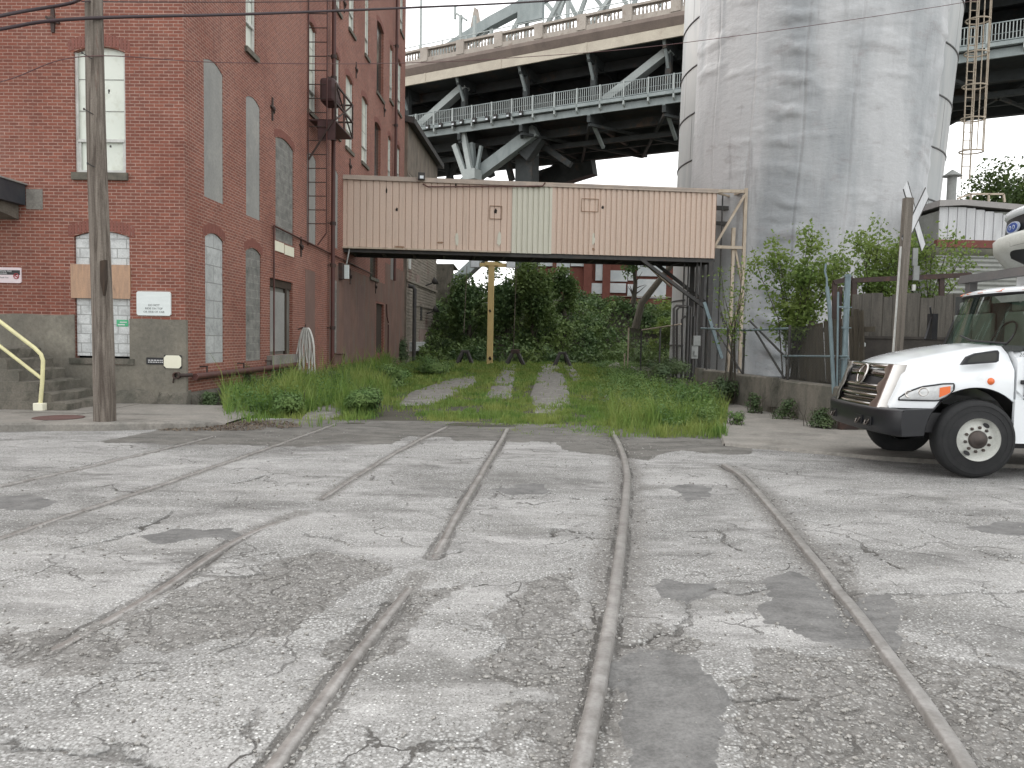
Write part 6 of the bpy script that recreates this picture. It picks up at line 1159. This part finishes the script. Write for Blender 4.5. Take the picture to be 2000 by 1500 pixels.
# front face recess behind grille
GW = .76
def gx(z): return .17+.3736*(z-.93)      # face line of the grille, raked back
def gfront(y, z): t = gx(z); return t+tsh(t, y-CY)
def strip(z0, z1, y0, y1, proud, mat, nm, par, depth=.07, nseg=14, dz=lambda u: 0):
    mb = MB(); rows = []
    for k in range(nseg+1):
        y = y0+(y1-y0)*k/nseg; u = (y-CY)/GW; a, b = z0+dz(u), z1+dz(u); xa, xb = gfront(y, a)-proud, gfront(y, b)-proud; m = (a+b)/2
        rows.append([(xa+depth, y, a), (xa+.01, y, a), (gfront(y, m)-proud-.012, y, m-.01), (xb, y, b-.012), (xb+.02, y, b), (xb+depth, y, b)])
    mb.grid(rows, True); mb.add(rows[0], [tuple(range(6))]); mb.add(rows[-1], [tuple(range(6))]); return mb.build(nm, mat, par)
strip(.84, 1.33, CY-GW*.98, CY+GW*.98, .004, MAT['black'], 'grille_back', TK)
GR = strip(1.335, 1.40, CY-GW*.95, CY+GW*.95, .02, MAT['chrome'], 'grille', TK)
for z0, z1 in ((1.075, 1.125), (.955, 1.005), (.835, .885)):
    strip(z0, z1, CY-GW, CY+GW, .035, MAT['chrome'], 'bar', GR); strip(z0-.062, z0-.002, CY-GW*.82, CY+GW*.82, .012, MAT['chromedark'], 'bar', GR)
strip(1.20, 1.30, CY-GW*.8, CY+GW*.8, .015, MAT['chromedark'], 'wing_bar', GR, dz=lambda u: .03*(1-abs(u))); strip(1.13, 1.185, CY-GW*.8, CY+GW*.8, -.03, MAT['black'], 'slot', GR)
for s in (-1, 1):
    mb = MB(); rows = []
    for k in range(10):
        z = .82+(1.40-.82)*k/9; yy = [CY+s*GW*q for q in (.84-.10*(k in (0, 1, 4, 5, 8)), .97, 1.03, 1.07)]; rows.append([(gfront(yy[0], z)-.055, yy[0], z), (gfront(yy[1], z)-.070, yy[1], z), (gfront(yy[2], z)-.06, yy[2], z), (gfront(yy[3], z)+.0, yy[3], z), (gfront(yy[3], z)+.08, yy[3]-s*.01, z)])
    mb.grid(rows, True); mb.build('side_surround', MAT['chrome2'], GR)
ec = Vector((gfront(CY, 1.23)-.05, CY, 1.25)); nd = Vector((-1, 0, .36)).normalized()
mb = MB(); rows = []
for k in range(33):
    a = 2*pi*k/32; u = Vector((0, 1, 0)); v = nd.cross(u); c = ec+u*cos(a)*.125+v*sin(a)*.135; d = (u*cos(a)+v*sin(a)); rows.append([c+d*.022, c+nd*.022, c-d*.022, c-nd*.02])
mb.grid(rows, True, True)
mb.bar(ec+Vector((0, -.11, 0))+nd*.005, ec+Vector((0, .11, 0))+nd*.005, .03, .03); mb.build('emblem', MAT['chrome'], GR)
mb = MB(); u = Vector((0, 1, 0)); v = nd.cross(u); mb.add([ec+u*cos(a)*.11+v*sin(a)*.12-nd*.005 for a in np.linspace(0, 2*pi, 24, endpoint=False)], [tuple(range(24))]); mb.build('emblem_disc', MAT['chromedark'], GR)
# bumper
def bx_(y, t=0): u = (y-CY)/CY; return .07+.10*abs(u)**2.4+.07*abs(u)**8
ys_ = np.linspace(-.03, WID+.03, 40); mb = MB(); rows = []
for y in ys_:
    x = bx_(y); e = abs((y-CY)/CY)**10; zb_, zt_ = .50+.0*e, .84
    rows.append([(x+.30, y, zt_-.01), (x+.06, y, zt_+.005), (x+.015, y, zt_-.01), (x, y, zt_-.04), (x+.005, y, .70), (x+.0, y, .62), (x+.03, y, zb_+.02), (x+.06, y, zb_), (x+.3, y, zb_)])
mb.grid(rows, True); BU = mb.build('bumper', MAT['bumper'], TK)
for yy, s in ((-.03, -1), (WID+.03, 1)):
    x0 = bx_(yy); arcx = lambda z: HX-math.sqrt(max(.0, (RA+.03)**2-(z-HZ)**2)); pr = [(x0+.02, .50), (x0+.0, .62), (x0, .80), (x0+.05, .845)]+[(arcx(z), z) for z in (.87, .8, .72, .64, .56, .52)]
    mb = MB(); mb.prism([(a, yy, b) for a, b in pr], (0, -s*.06, 0)); mb.build('bumper_end', MAT['bumper'], TK, bevel=.008)
for yy in (CY-.62, CY+.62, CY-.36):
    mb = MB(); x = bx_(yy); mb.box((x-.012, yy-.10, .585), (x+.0, yy+.10, .70)); c_ = mb.build('tow_recess', MAT['black'], BU); mb = MB(); mb.tube([(x-.012, yy-.06, .67), (x-.04, yy-.03, .60), (x-.04, yy+.04, .59), (x-.012, yy+.07, .64)], .014, 8); mb.build('tow_hook', MAT['chromedark'], BU)
# headlights: patch following the fender surface
def fend(t, z, s): w = hw(t)+.004; return (t, CY-s*w, z)
def hw2(t): return float(np.interp(t, TT, WW))
def hl(s):
    mb = MB(); rows = []; T0, T1 = .34, .93
    for k in range(15):
        q = k/14; t = T0+(T1-T0)*q; zl = .955+.03*q*0+.0*q; zl = np.interp(q, [0, .7, .9, 1], [.95, .96, 1.02, 1.10]); zh = np.interp(q, [0, .15, .4, .8, 1], [.97, 1.06, 1.13, 1.175, 1.18])
        rows.append([(t, CY-s*(hw2(t)+.018-(.014 if j in (0, 5) else 0)), zl+(zh-zl)*j/5) for j in range(6)])
    mb.grid(rows, True); H = mb.build('headlight', MAT['lens'], TK)
    ed = [r[0] for r in rows]+[rows[-1][j] for j in range(1, 6)]+[r[5] for r in reversed(rows[:-1])]+[rows[0][j] for j in range(4, -1, -1)]; mb = MB(); mb.tube(ed, .011, 6); mb.build('seal', MAT['black'], H)
    mb = MB(); rr = []
    for k in (10.2, 11, 12, 13):
        r = rows[int(k)]; rr.append([(p[0], p[1]-s*.006, p[2]) for p in (r[1], r[2], r[3], r[4])])
    mb.grid(rr, True); mb.build('turn_signal', MAT['orange'], H)
    for t_, z_, r_ in ((.44, 1.03, .052), (.59, 1.065, .060)):
        mb = MB(); mb.lathe([(r_, 0), (r_*.9, .008), (r_*.8, .004), (r_*.5, -.002), (0, .002)], (t_, CY-s*(hw2(t_)+.014), z_), (-.25, -s, 0), 20); mb.build('reflector', MAT['chrome'], H)
hl(1); hl(-1)
# side marker, air vent, badge hole
q = tl(1937, 745, .05); mb = MB(); mb.lathe([(.045, 0), (.04, .014), (0, .02)], (q.x, CY-hw(q.x)-.001, q.z), (0, -1, 0), 16); mb.build('marker_light', MAT['orange'], TK)
P_ = [tl(a, b, .08) for a, b in ((1877, 713), (1888, 697), (1905, 690), (1948, 684), (1951, 688), (1950, 705), (1945, 708))]
mb = MB(); mb.prism([(p.x, .065, p.z) for p in P_], (0, .06, 0)); V_ = mb.build('air_vent', MAT['bumper'], TK, bevel=.006)
mb = MB(); c = sum((p for p in P_), Vector())/len(P_); mb.prism([(c.x+(p.x-c.x)*.8, .060, c.z+(p.z-c.z)*.72) for p in P_], (0, .01, 0)); mb.build('vent_screen', MAT['darkglass'], V_)
# wheels
def wheel(y, s, lab, HX=HX, nm=''):
    mb = MB(); R0 = .49; prof = [(.27, -.02), (.30, .0), (.42, .004), (.455, .012), (R0-.006, .045), (R0, .07), (R0, .21), (R0-.01, .245), (.45, .275), (.30, .28), (.27, .26)]
    c = (HX, y, HZ-.01); ax = (0, s, 0); mb.lathe(prof, c, ax, 56); W = mb.build('wheel', MAT['rubber'], TK); W['label'] = lab
    mb = MB(); mb.lathe([(.285, -.006), (.292, .0), (.275, .012), (.262, .03), (.245, .075), (.19, .045), (.15, .018), (.125, .012), (.11, .012)], c, ax, 48); RM = mb.build('rim', MAT['wheelwhite'], W)
    mb = MB(); mb.lathe([(.115, .012), (.112, -.012), (.09, -.03), (.06, -.035), (.055, -.05), (0, -.052)], c, ax, 28); mb.build('hub', MAT['hubmetal'], RM)
    for k in range(10): a = 2*pi*k/10+.2; p = Vector((HX+cos(a)*.152, y+s*.016, HZ-.01+sin(a)*.152)); mb = MB(); mb.lathe([(.020, .0), (.020, -.02), (.012, -.035), (0, -.036)], p, ax, 6, smooth=False); mb.build('lug_nut', MAT['hubmetal'], RM)
    for k in range(2): a = 2.25+pi*k; pts = []; 
    for a in (R(58), R(238)):
        pts = [(HX+cos(a)*.208+cos(b)*.045*-sin(a)+sin(b)*.026*cos(a), y+s*.038, HZ-.01+sin(a)*.208+cos(b)*.045*cos(a)+sin(b)*.026*sin(a)) for b in np.linspace(0, 2*pi, 14, endpoint=False)]
        mb = MB(); mb.prism(pts, (0, -s*.004, 0)); mb.build('hand_hole', MAT['black'], RM)
    mb = MB()
    for rr_ in (.36, .425): mb.lathe([(rr_, .001), (rr_+.004, -.003), (rr_+.008, .003)], c, ax, 48)
    mb.build('sidewall_ring', MAT['rubber'], W)
wheel(.0, 1, 'near front wheel with white rim and rusty hub'); wheel(WID, -1, 'far front wheel in shadow'); wheel(.02, 1, 'near rear wheel', 7.1); wheel(WID-.02, -1, 'far rear wheel', 7.1); mb = MB(); mb.box((3.6, .45, .62), (9.3, .60, .90)); mb.box((3.6, WID-.60, .62), (9.3, WID-.45, .90)); mb.tube([(7.1, .25, .49), (7.1, WID-.25, .49)], .09, 10); mb.build('rear_frame', MAT['black'], TK)
# cab
n_ = N('windshield_screen'); n_.t.nodes.remove(n_.b); tr = n_.node('ShaderNodeBsdfTransparent'); tr.inputs[0].default_value = (.60, .70, .64, 1); gl = n_.node('ShaderNodeBsdfGlossy'); gl.inputs['Roughness'].default_value = .03; gl.inputs[0].default_value = (.9, .95, .92, 1)
lw = n_.node('ShaderNodeLayerWeight'); lw.inputs[0].default_value = .5; ff = n_.math('ADD', n_.math('MULTIPLY', n_.math('POWER', lw.outputs['Facing'], 4), .6), .08); ms = n_.node('ShaderNodeMixShader'); n_.link(ff, ms.inputs[0]); n_.link(tr.outputs[0], ms.inputs[1]); n_.link(gl.outputs[0], ms.inputs[2]); n_.link(ms.outputs[0], n_.out.inputs[0]); MAT['screen'] = n_.m
XC = 1.68; PW = 1.12
def sec(x, zb_, zs, zt_, w, wt): half = [(w, zb_), (w, zs), (w-.01, zs+.05), (wt+.03, zt_-.08), (wt-.05, zt_), (wt-.3, zt_+.02), (0, zt_+.03)]; return [(x, CY-a, b) for a, b in half]+[(x, CY+a, b) for a, b in reversed(half[:-1])]
loft([sec(XC+.01, .95, 1.45, 1.60, PW-.02, 1.02), sec(XC+.10, .62, 1.55, 1.64, PW, 1.04), sec(XC+.36, .55, 1.58, 1.66, PW, 1.04), sec(XC+.38, .55, 1.66, 2.42, PW, .97), sec(XC+.55, .50, 1.66, 2.46, PW, .97), sec(4.0, .50, 1.66, 2.48, PW, .97)], MAT['truckwhite'], 'cab')
# windshield, seal and pillars
def wsx(y, z): u = (y-CY)/1.0; return XC-.10+(z-1.66)*.36+.26*u*u
mb = MB(); rows = []; rim = []
for k in range(21):
    u = -1+2*k/20; r = []
    for j in range(9):
        v = j/8; z = 1.66+v*.70-(.04*abs(u)**3)*(1-v); yy = CY+u*(1.03-.10*v); r.append((wsx(yy, z)-.03, yy, z))
    rows.append(r)
mb.grid(rows, True); WS = mb.build('windshield', MAT['screen'], TK)
MAT['trim'] = M('cab_trim_grey', (.055, .06, .058), (.04, .044, .042), 4, rough=.8); MAT['seat'] = M('seat_cloth', (.17, .19, .17), (.13, .145, .13), 5, rough=.9)
mb = MB(); mb.box((XC+.30, .10, 1.60), (XC+.372, WID-.10, 2.40)); mb.box((XC-.02, .14, 1.60), (XC+.30, WID-.14, 1.675)); mb.build('cab_interior', MAT['trim'], TK)
for y_ in (.30, 1.10, 1.62): mb = MB(); mb.box((XC+.20, y_, 1.64), (XC+.295, y_+.46, 2.12)); mb.box((XC+.21, y_+.12, 2.121), (XC+.29, y_+.34, 2.30)); mb.build('seat', MAT['seat'], TK, bevel=.03)
mb = MB(); mb.tube([(XC+.10+.10*sin(a), .58+cos(a)*.22, 1.80+.19*sin(a)) for a in np.linspace(0, 2*pi, 25)], .014, 6); mb.build('steering_wheel', MAT['black'], TK)
mb = MB(); mb.box((XC+.13, .25, 2.24), (XC+.15, .95, 2.33)); mb.build('sun_visor', MAT['seat'], TK)
ed = [r[0] for r in rows]+rows[-1][1:]+[r[-1] for r in reversed(rows[:-1])]+rows[0][-2::-1]; mb = MB(); mb.tube(ed, .022, 6); mb.build('seal', MAT['black'], WS)
mb = MB(); rr = []
for k in range(21): p = rows[k][8]; rr.append([(p[0]-.03, p[1], p[2]+.015), (p[0]-.03, p[1], p[2]+.05), (p[0]+.12, p[1], p[2]+.10), (p[0]+.5, p[1], p[2]+.11)])
mb.grid(rr, True); mb.build('visor_edge', MAT['truckwhite'], TK)
for k in (2, 6, 10, 14, 18): p = rows[k][8]; mb = MB(); mb.prism([(p[0]-.04, p[1]-.06, p[2]+.035), (p[0]-.04, p[1]+.06, p[2]+.035), (p[0]+.01, p[1]+.06, p[2]+.065), (p[0]+.01, p[1]-.06, p[2]+.065)], (.03, 0, 0)); mb.build('marker_light', MAT['orange'], TK)
for s in (-1, 1):      # white cowl sides filling beside the glass
    mb = MB(); r = rows[0 if s < 0 else 20]; rr = [[(p[0]+.0, p[1], p[2]), (max(p[0]+.1, XC+.40), CY+s*(PW+.004-(p[2]-1.6)*.13), p[2])] for p in r]; mb.grid(rr, True); mb.build('pillar', MAT['truckwhite'], TK)
mb = MB(); rr = [[(r[0][0]-.0, r[0][1], r[0][2]-.0), (r[0][0]+.02, r[0][1], 1.50)] for r in rows]; mb.grid(rr, True); mb.build('cowl', MAT['black'], TK)
mb = MB(); mb.tube([(XC-.0, .3, 1.70), (XC-.13, .9, 1.73), (XC-.13, 1.2, 1.80)], .012, 6); mb.build('wiper', MAT['black'], TK)
# door seam, side window, handle, numbers, mirror arm
mb = MB(); mb.bar((XC+.09, .035, 1.0), (XC+.10, .035, 1.62), .014, .012); mb.bar((XC+.10, .035, 1.62), (XC+.36, .13, 2.38), .014, .012); mb.build('door_seam', MAT['black'], TK)
mb = MB(); rr = [[(XC+.30, .04, 1.68), (2.9, .04, 1.68)], [(XC+.32, .075, 1.95), (2.9, .075, 1.95)], [(XC+.47, .155, 2.30), (2.9, .155, 2.30)]]; mb.grid([[(a, b-.012, c) for a, b, c in r] for r in rr], True); mb.build('side_window', MAT['carglass'], TK)
q = tl(1998, 747, .03); mb = MB(); mb.box((q.x-.03, .0, q.z-.025), (q.x+.15, .04, q.z+.03)); dh = mb.build('door_handle', MAT['black'], TK, bevel=.01); mb = MB(); mb.box((q.x, -.015, q.z-.008), (q.x+.12, -.001, q.z+.01)); mb.build('handle_bar', MAT['chrome'], dh)
q = tl(1991, 693, .03); text('door_number', '26', .075, frame4((q.x, .035, q.z), (1, 0, 0), (0, 0, 1)), MAT['signtext'], TK, align='LEFT')
mb = MB(); rr = [[(1.66, .02, 1.12), (1.66, .06, 1.10)], [(1.85, .0, .95), (1.85, .06, .93)], [(1.95, .0, .6), (1.95, .06, .6)], [(1.97, 0, .45), (1.97, .06, .45)]]; mb.grid(rr, True); mb.box((1.66, .03, .45), (3.0, .08, 1.0)); mb.build('step_panel', MAT['truckwhite'], TK)
mb = MB(); p = tl(1838, 620, WID-.05); mb.tube([(XC-.1, WID-.05, 1.75), (p.x-.05, WID+.15, p.z), (XC, WID+.05, 2.25)], .014, 6); mb.box((p.x-.06, WID+.08, 1.75), (p.x+.02, WID+.26, 2.15)); mb.build('mirror', MAT['black'], TK)
# roof bar
a = tl(1876, 560, WID-.1); b = tl(2010, 516, .12); mb = MB(); mb.prism([(2.02, WID-.05, 2.60), (2.14, WID-.05, 2.60), (2.18, WID-.05, 2.70), (2.05, WID-.05, 2.72)], (0, -(WID-.1), 0)); mb.box((2.05, WID-.35, 2.44), (2.16, WID-.22, 2.61)); mb.box((2.05, .25, 2.44), (2.16, .38, 2.61)); mb.build('roof_bar', M('grey_bar', (.13, .12, .115), (.10, .10, .10), 2, rough=.6), TK)
# box body and nose fairing above the cab
BX = 2.92; mb = MB(); mb.box((BX, -.03, .9), (9.5, WID+.03, 3.66)); mb.build('box_body', MAT['truckwhite'], TK, bevel=.03)
def nx_(y, z, d): u = (y-CY)/CY; return BX-d*(1-abs(u)**3.2*.75)
def ring(z, d, y0=-.05, y1=WID+.05): return [(BX-d*max(0.0, 1-abs(2*k/28-1)**5)**.5, y0+(y1-y0)*k/28, z+.07*(1-(2*k/28-1)**2)) for k in range(29)]
mb = MB(); mb.grid([ring(3.50, .36), ring(3.53, .41), ring(3.60, .40), ring(3.64, .30), ring(3.66, .0)], True); mb.build('fairing_cap', MAT['truckwhite'], TK)
mb = MB(); mb.grid([ring(3.10, .42), ring(3.50, .36)], True); FP = mb.build('fairing_panel', MAT['bumper'], TK)
mb = MB(); mb.grid([ring(3.20, .36), ring(3.22, .52), ring(3.16, .60), ring(3.0, .58), ring(2.90, .46), ring(2.78, .30), ring(2.76, .1)], True); mb.build('fairing_lip', MAT['wheelwhite'], TK)
mb = MB(); mb.grid([ring(3.02, .585, .45, WID-.35), ring(2.90, .475, .40, WID-.35), ring(2.80, .35, .6, WID-.6)], True); mb.build('fairing_recess', MAT['black'], TK)
# oval emblem on the fairing panel
th = 17; p = Vector(ring(3.33, .40)[21]); p2 = Vector(ring(3.33, .40)[22]); p0 = Vector(ring(3.33, .40)[20]); tg = (p2-p0).normalized(); nn = Vector((tg.y, -tg.x, 0)); nn = nn if nn.x < 0 else -nn
for r_, mt, off, nm in ((1.0, 'emblemsilver', .03, 'oval_badge'), (.78, 'blue', .038, 'oval_centre')):
    mb = MB(); mb.prism([p+nn*off+tg*cos(a)*.17*r_+Vector((0, 0, 1))*sin(a)*.085*r_ for a in np.linspace(0, 2*pi, 28, endpoint=False)], -nn*.02); mb.build(nm, MAT[mt], FP)
mb = MB(); 
for dx in (-.05, .05): mb.lathe([(.02, 0), (.032, 0), (.032, .004), (.02, .004)], p+nn*.039+tg*dx, nn, 14)
mb.build('badge_mark', MAT['emblemsilver'], FP)
for o_ in [c for c in TK.children if c.type == 'MESH']: pass
# ================= vegetation
def ground(x, y): return float(yard_z(np.array([x]), np.array([y]))[0]) if y > 14.2 else 0.0
def weed(px0, px1, pytop, pybot, n_, mat, label, seed, size=.07, depth=.9, group=None, name='bush', cat='bush', nb=9):
    c = onZ((px0+px1)/2, pybot, 0); Y = c.y+depth*.5; a = onY(px0, pybot, Y).x; b = onY(px1, pybot, Y).x; zt = onY((px0+px1)/2, pytop, Y).z; T = thing(name, label, cat, ((a+b)/2, Y, 0), 0, group)
    bl = clumpy(((a+b)/2, Y, zt*.45), ((b-a)/2, depth*.6, zt*.55), nb, seed, (.35, .6), .95); P = blobpts(bl, n_, seed, .3); P[:, 2] = np.abs(P[:, 2]); foliage('leaves', P, size, mat, T, seed, up=.4)
    g = np.random.default_rng(seed); mb = MB()
    for _ in range(9): x = g.uniform(a*.8+b*.2, a*.2+b*.8); yy = Y+g.uniform(-.3, .3); mb.tube([(x, yy, -.02), (x+g.uniform(-.1, .1), yy, zt*.5), (x+g.uniform(-.15, .15), yy+g.uniform(-.1, .1), zt*.9)], [.008, .006, .002], 4)
    mb.build('stems', MAT['bark'], T, world=True); return T
weed(432, 515, 716, 778, 3000, MAT['weeddark'], 'dark green bush growing against the brick wall below the rusty pipe', 1, .075)
weed(372, 430, 765, 804, 1300, MAT['weeddark'], 'low dark weed at the corner of the cement footing', 2, .06, .6)
weed(505, 620, 755, 812, 3400, MAT['weed'], 'leafy weeds just below the hanging hose bundle', 3, .065)
weed(655, 760, 745, 815, 4200, MAT['weed'], 'tall leafy weeds in the middle of the left verge', 4, .07, 1.0)
weed(600, 700, 705, 765, 3800, MAT['weeddark'], 'dark weeds at the foot of the long downpipe', 5, .08, 1.4)
weed(700, 800, 708, 760, 4200, MAT['weed'], 'broad leafy weeds along the brick wall, right of the downpipe', 6, .08, 2.0)
weed(800, 900, 690, 735, 3800, MAT['weed'], 'pale green weeds in front of the derelict building', 7, .10, 3.0)
weed(768, 800, 655, 715, 1500, MAT['weeddark'], 'dark slender shrub at the far corner of the brick building', 8, .12, 1.5)
weed(1315, 1400, 752, 808, 4200, MAT['weed'], 'round bright leafy weed at the right edge of the grass', 9, .06, 1.0)
weed(1385, 1440, 722, 795, 2600, MAT['weeddark'], 'dark bush against the low concrete wall, left end', 10, .07)
weed(1455, 1490, 765, 812, 900, MAT['weeddark'], 'small weed against the middle of the low concrete wall', 11, .055, .5)
weed(1500, 1560, 775, 824, 900, MAT['weeddark'], 'sparse dry weed in front of the low concrete wall', 12, .05, .5)
weed(1560, 1630, 790, 842, 1300, MAT['weeddark'], 'weed at the near end of the low concrete wall, by the gate post', 13, .05, .5)
weed(1410, 1455, 800, 835, 500, MAT['weed'], 'thin weeds growing in the pavement crack', 14, .05, .4)
weed(1255, 1345, 690, 752, 3600, MAT['weeddark'], 'tangled dark brush below the electrical box', 15, .09, 3.0)
weed(1140, 1250, 700, 725, 2500, MAT['weed'], 'low green brush in front of the three stones', 16, .10, 3.0)
# loose leafy weeds over both verges
g = np.random.default_rng(77); n_ = 21000; x = g.uniform(-7, 6, n_); y = 13.6*(46/13.6)**g.uniform(0, 1, n_); px, py = proj(np.stack([x, y, x*0], 1)); m = (px > 440+(py-700)*.0) & (px < 1400) & (py < np.interp(px, [440, 620, 760, 850, 1100, 1300, 1420], [815, 815, 800, 800, 780, 840, 850])) & (x > -6.8+(y-16)*.026)
dl = np.clip((760+(760-py)*2.2-px)/120, 0, 1); dr = np.clip((px-1160)/60, 0, 1); m &= g.uniform(0, 1, n_) < np.maximum(dl, dr*.7)*np.clip(fbm(x, y, .9, 78)*3-1, 0, 1)
x, y = x[m], y[m]; k = 26; hh_ = g.uniform(.12, .62, len(x))*(.5+fbm(x, y, .6, 79)); t_ = g.uniform(.1, 1, (len(x), k)); P = np.stack([x[:, None]+g.normal(0, .05, t_.shape)*(1.4-t_*.6), y[:, None]+g.normal(0, .05, t_.shape), t_*hh_[:, None]+.03], -1).reshape(-1, 3)
V, F_ = leafcards(P, .055, seed=79, up=.5); tag(npmesh('leafy_weeds', V, F_, MAT['weed']), 'broad leaved weeds mixed into the grass on both verges', 'weeds', kind='stuff')
# vine covered bank
g = np.random.default_rng(21); n_ = 60000; x = g.uniform(-7, 18, n_); y = g.uniform(50.5, 66, n_); z = yard_z(x, y); big = fbm(x, z*1.3+y*.2, .45, 81); P = np.stack([x, y-.3-big*1.6, z+g.uniform(0, 1, n_)**2*(.3+.8*big)+.1], 1)
keep = g.uniform(0, 1, n_) < np.clip(big*2.6-.45, .12, 1); P = P[keep]; V, F_ = leafcards(P, .26, seed=22, up=.2); tag(npmesh('vines', V, F_, MAT['ivy']), 'dark green vines and undergrowth covering the bank behind the yard', 'vines', kind='stuff')
def tree(px, pyt, D, rad, n_, label, seed, mat='treeleaf', nb=16, size=.28, z0=None, cz=.62, group=None, trunk=.2, lean=(0, 0), name='tree', nl=8):
    b = onY(px, 600, D); zt = onY(px, pyt, D).z; zb = z0 if z0 is not None else ground(b.x, D); T = thing(name, label, 'tree', (b.x, D, zb), 0, group); c = (b.x+lean[0], D+lean[1], zb+(zt-zb)*cz)
    bl = clumpy(c, (rad, rad*.8, (zt-zb)*(1-cz)*1.0), nb, seed, (.28, .5), .95); P = blobpts(bl, n_, seed, .35); g = np.random.default_rng(seed); gate = fbm(P[:, 0]*1.0+P[:, 1]*.4, P[:, 2], 1.1, seed); P = P[gate > .36]
    foliage('crown', P, size, MAT[mat], T, seed); mb = limbs((b.x, D, zb-.3), c, trunk, nl, rad*.7, seed); mb.build('trunk', MAT['bark'], T, world=True); return T
tree(915, 505, 54, 2.0, 6500, 'dark tree on the bank directly left of the yellow post', 31, 'ivy', size=.24, cz=.5)
tree(985, 495, 55, 2.3, 9000, 'broad dark tree behind the yellow post', 32, 'ivy', size=.25, cz=.5)
tree(1045, 490, 53, 2.1, 8000, 'mid green tree right of the yellow post on the bank', 33, 'treeleaf', size=.25, cz=.5)
tree(1100, 508, 56, 1.5, 5200, 'bushy green tree partly covering the far red building', 34, 'treeleaf', size=.25, cz=.52)
tree(1232, 420, 60, 2.0, 3000, 'tree with drooping crown in front of the bright windows, right of centre', 35, 'treeleaf', size=.24, cz=.66, lean=(.3, 0))
q = onY(1253, 592, 57); q2 = onY(1318, 510, 57); mb = MB(); mb.tube([(q.x-.4, 57, 2.5), q, onY(1290, 545, 57), q2, onY(1345, 470, 57)], [.3, .26, .22, .18, .1], 8); T = thing('leaning_tree', 'tree with a thick trunk leaning right across the far building', 'tree', (q.x, 57, 2.5)); mb.build('trunk', MAT['bark'], T, world=True); c = onY(1322, 470, 57); foliage('crown', blobpts(clumpy(tuple(c), (2.4, 1.5, 1.8), 10, 36, (.3, .5)), 2600, 36, .3), .22, MAT['treeleaf'], T, 36)
tree(1300, 545, 52, 1.5, 4200, 'yellowish bush at the right end of the bank beside the tank', 37, 'yleaf', size=.2, cz=.5, trunk=.1)
tree(866, 640, 52, 1.6, 2500, 'grey leafless brush at the left foot of the bank', 38, 'weeddark', size=.14, cz=.45, trunk=.06)
tree(1925, 305, 62, 4.6, 9500, 'large leafy tree behind the shed, next to the tank', 39, 'treeleaf', size=.34, cz=.62, z0=0, nb=22, trunk=.35)
tree(2010, 300, 58, 4.2, 8000, 'large leafy tree at the right edge of the picture behind the shed', 40, 'treeleaf', size=.34, cz=.62, z0=0, nb=20, trunk=.35)
# young sparse trees behind the plank fence
def sapling(px, pyt, pyb, D, spread, nst, label, seed, nleaf=900, size=.085):
    b = onY(px, 650, D); g = np.random.default_rng(seed); T = thing('sapling', label, 'young tree', (b.x, D, 0)); mb = MB(); pts = []; zt = onY(px, pyt, D).z; zb = onY(px, pyb, D).z
    for i in range(nst):
        a = g.uniform(-1, 1); tx = b.x+a*spread; tz = zb+(zt-zb)*g.uniform(.35, 1)*(1-.2*abs(a)); p0 = Vector((b.x+g.uniform(-.15, .15), D, zb-1.6)); p3 = Vector((tx, D+g.uniform(-.7, .7), tz)); p1 = p0.lerp(p3, .35)+Vector((-a*.15, 0, .35)); p2 = p0.lerp(p3, .7)+Vector((0, 0, .2)); mb.tube([p0, p1, p2, p3], [.018, .012, .008, .003], 5)
        for t in np.linspace(.42, 1, 26):
            c = p0.lerp(p1, t*2) if t < .5 else p2.lerp(p3, (t-.5)*2) if t > .72 else p1.lerp(p2, (t-.5)/.22); 
            if g.uniform() < .8*(1.1-t*.45):
                e = Vector(c)+Vector((g.normal()*.22, g.normal()*.2, g.normal()*.13)); 
                for j in range(5): pts.append(Vector(c).lerp(e, j/4)+Vector(g.normal(size=3)*.035))
    mb.build('branches', MAT['bark'], T, world=True); P = np.array([tuple(p) for p in pts]); rep = max(1, nleaf*2//len(P)); P = np.concatenate([P+g.normal(size=P.shape)*.09 for _ in range(rep)]); foliage('leaves', P, size, MAT['yleaf'], T, seed); return T
sapling(1545, 430, 610, 17.8, 1.1, 17, 'young bushy tree with light green leaves behind the leaning boards, left of the gate posts', 51, 3800, .095)
sapling(1700, 425, 580, 18.2, 1.35, 20, 'thin young tree with bright leaves between the gate posts and the crossbuck post', 52, 4200, .09)
sapling(1805, 440, 575, 18.4, .75, 15, 'wispy young tree right of the crossbuck post', 53, 1800, .09)
sapling(1430, 500, 620, 19.5, .5, 8, 'small yellowish sapling by the cream steel frame', 54, 500, .08)
# dead leaves and litter
def litter(poly, n_, seed, nm='leaf_litter', lab='', size=.035):
    g = np.random.default_rng(seed); W_ = np.array([tuple(onZ(a, b)) for a, b in poly])[:, :2]; lo, hi = W_.min(0), W_.max(0); p = g.uniform(lo, hi, (n_*4, 2)); m = inpoly(p[:, 0], p[:, 1], [tuple(q) for q in W_]) & (fbm(p[:, 0], p[:, 1], 2.2, seed) > .42); p = p[m][:n_]; z = road_height(p[:, 0], p[:, 1])+.012+.05*(p[:, 1] > 99); V, F_ = leafcards(np.column_stack([p, np.maximum(z, .01)]), size, seed=seed, up=1.2); tag(npmesh(nm, V, F_, MAT['deadleaf']), lab, 'leaf litter', kind='stuff')
litter([(300, 842), (400, 828), (450, 822), (560, 824), (600, 834), (450, 842)], 2600, 61, lab='brown dead leaves and twigs along the end of the left kerb')
litter([(1480, 862), (1560, 856), (1700, 872), (1760, 888), (1600, 884)], 1500, 62, lab='brown dead leaves on the concrete in front of the gate posts')
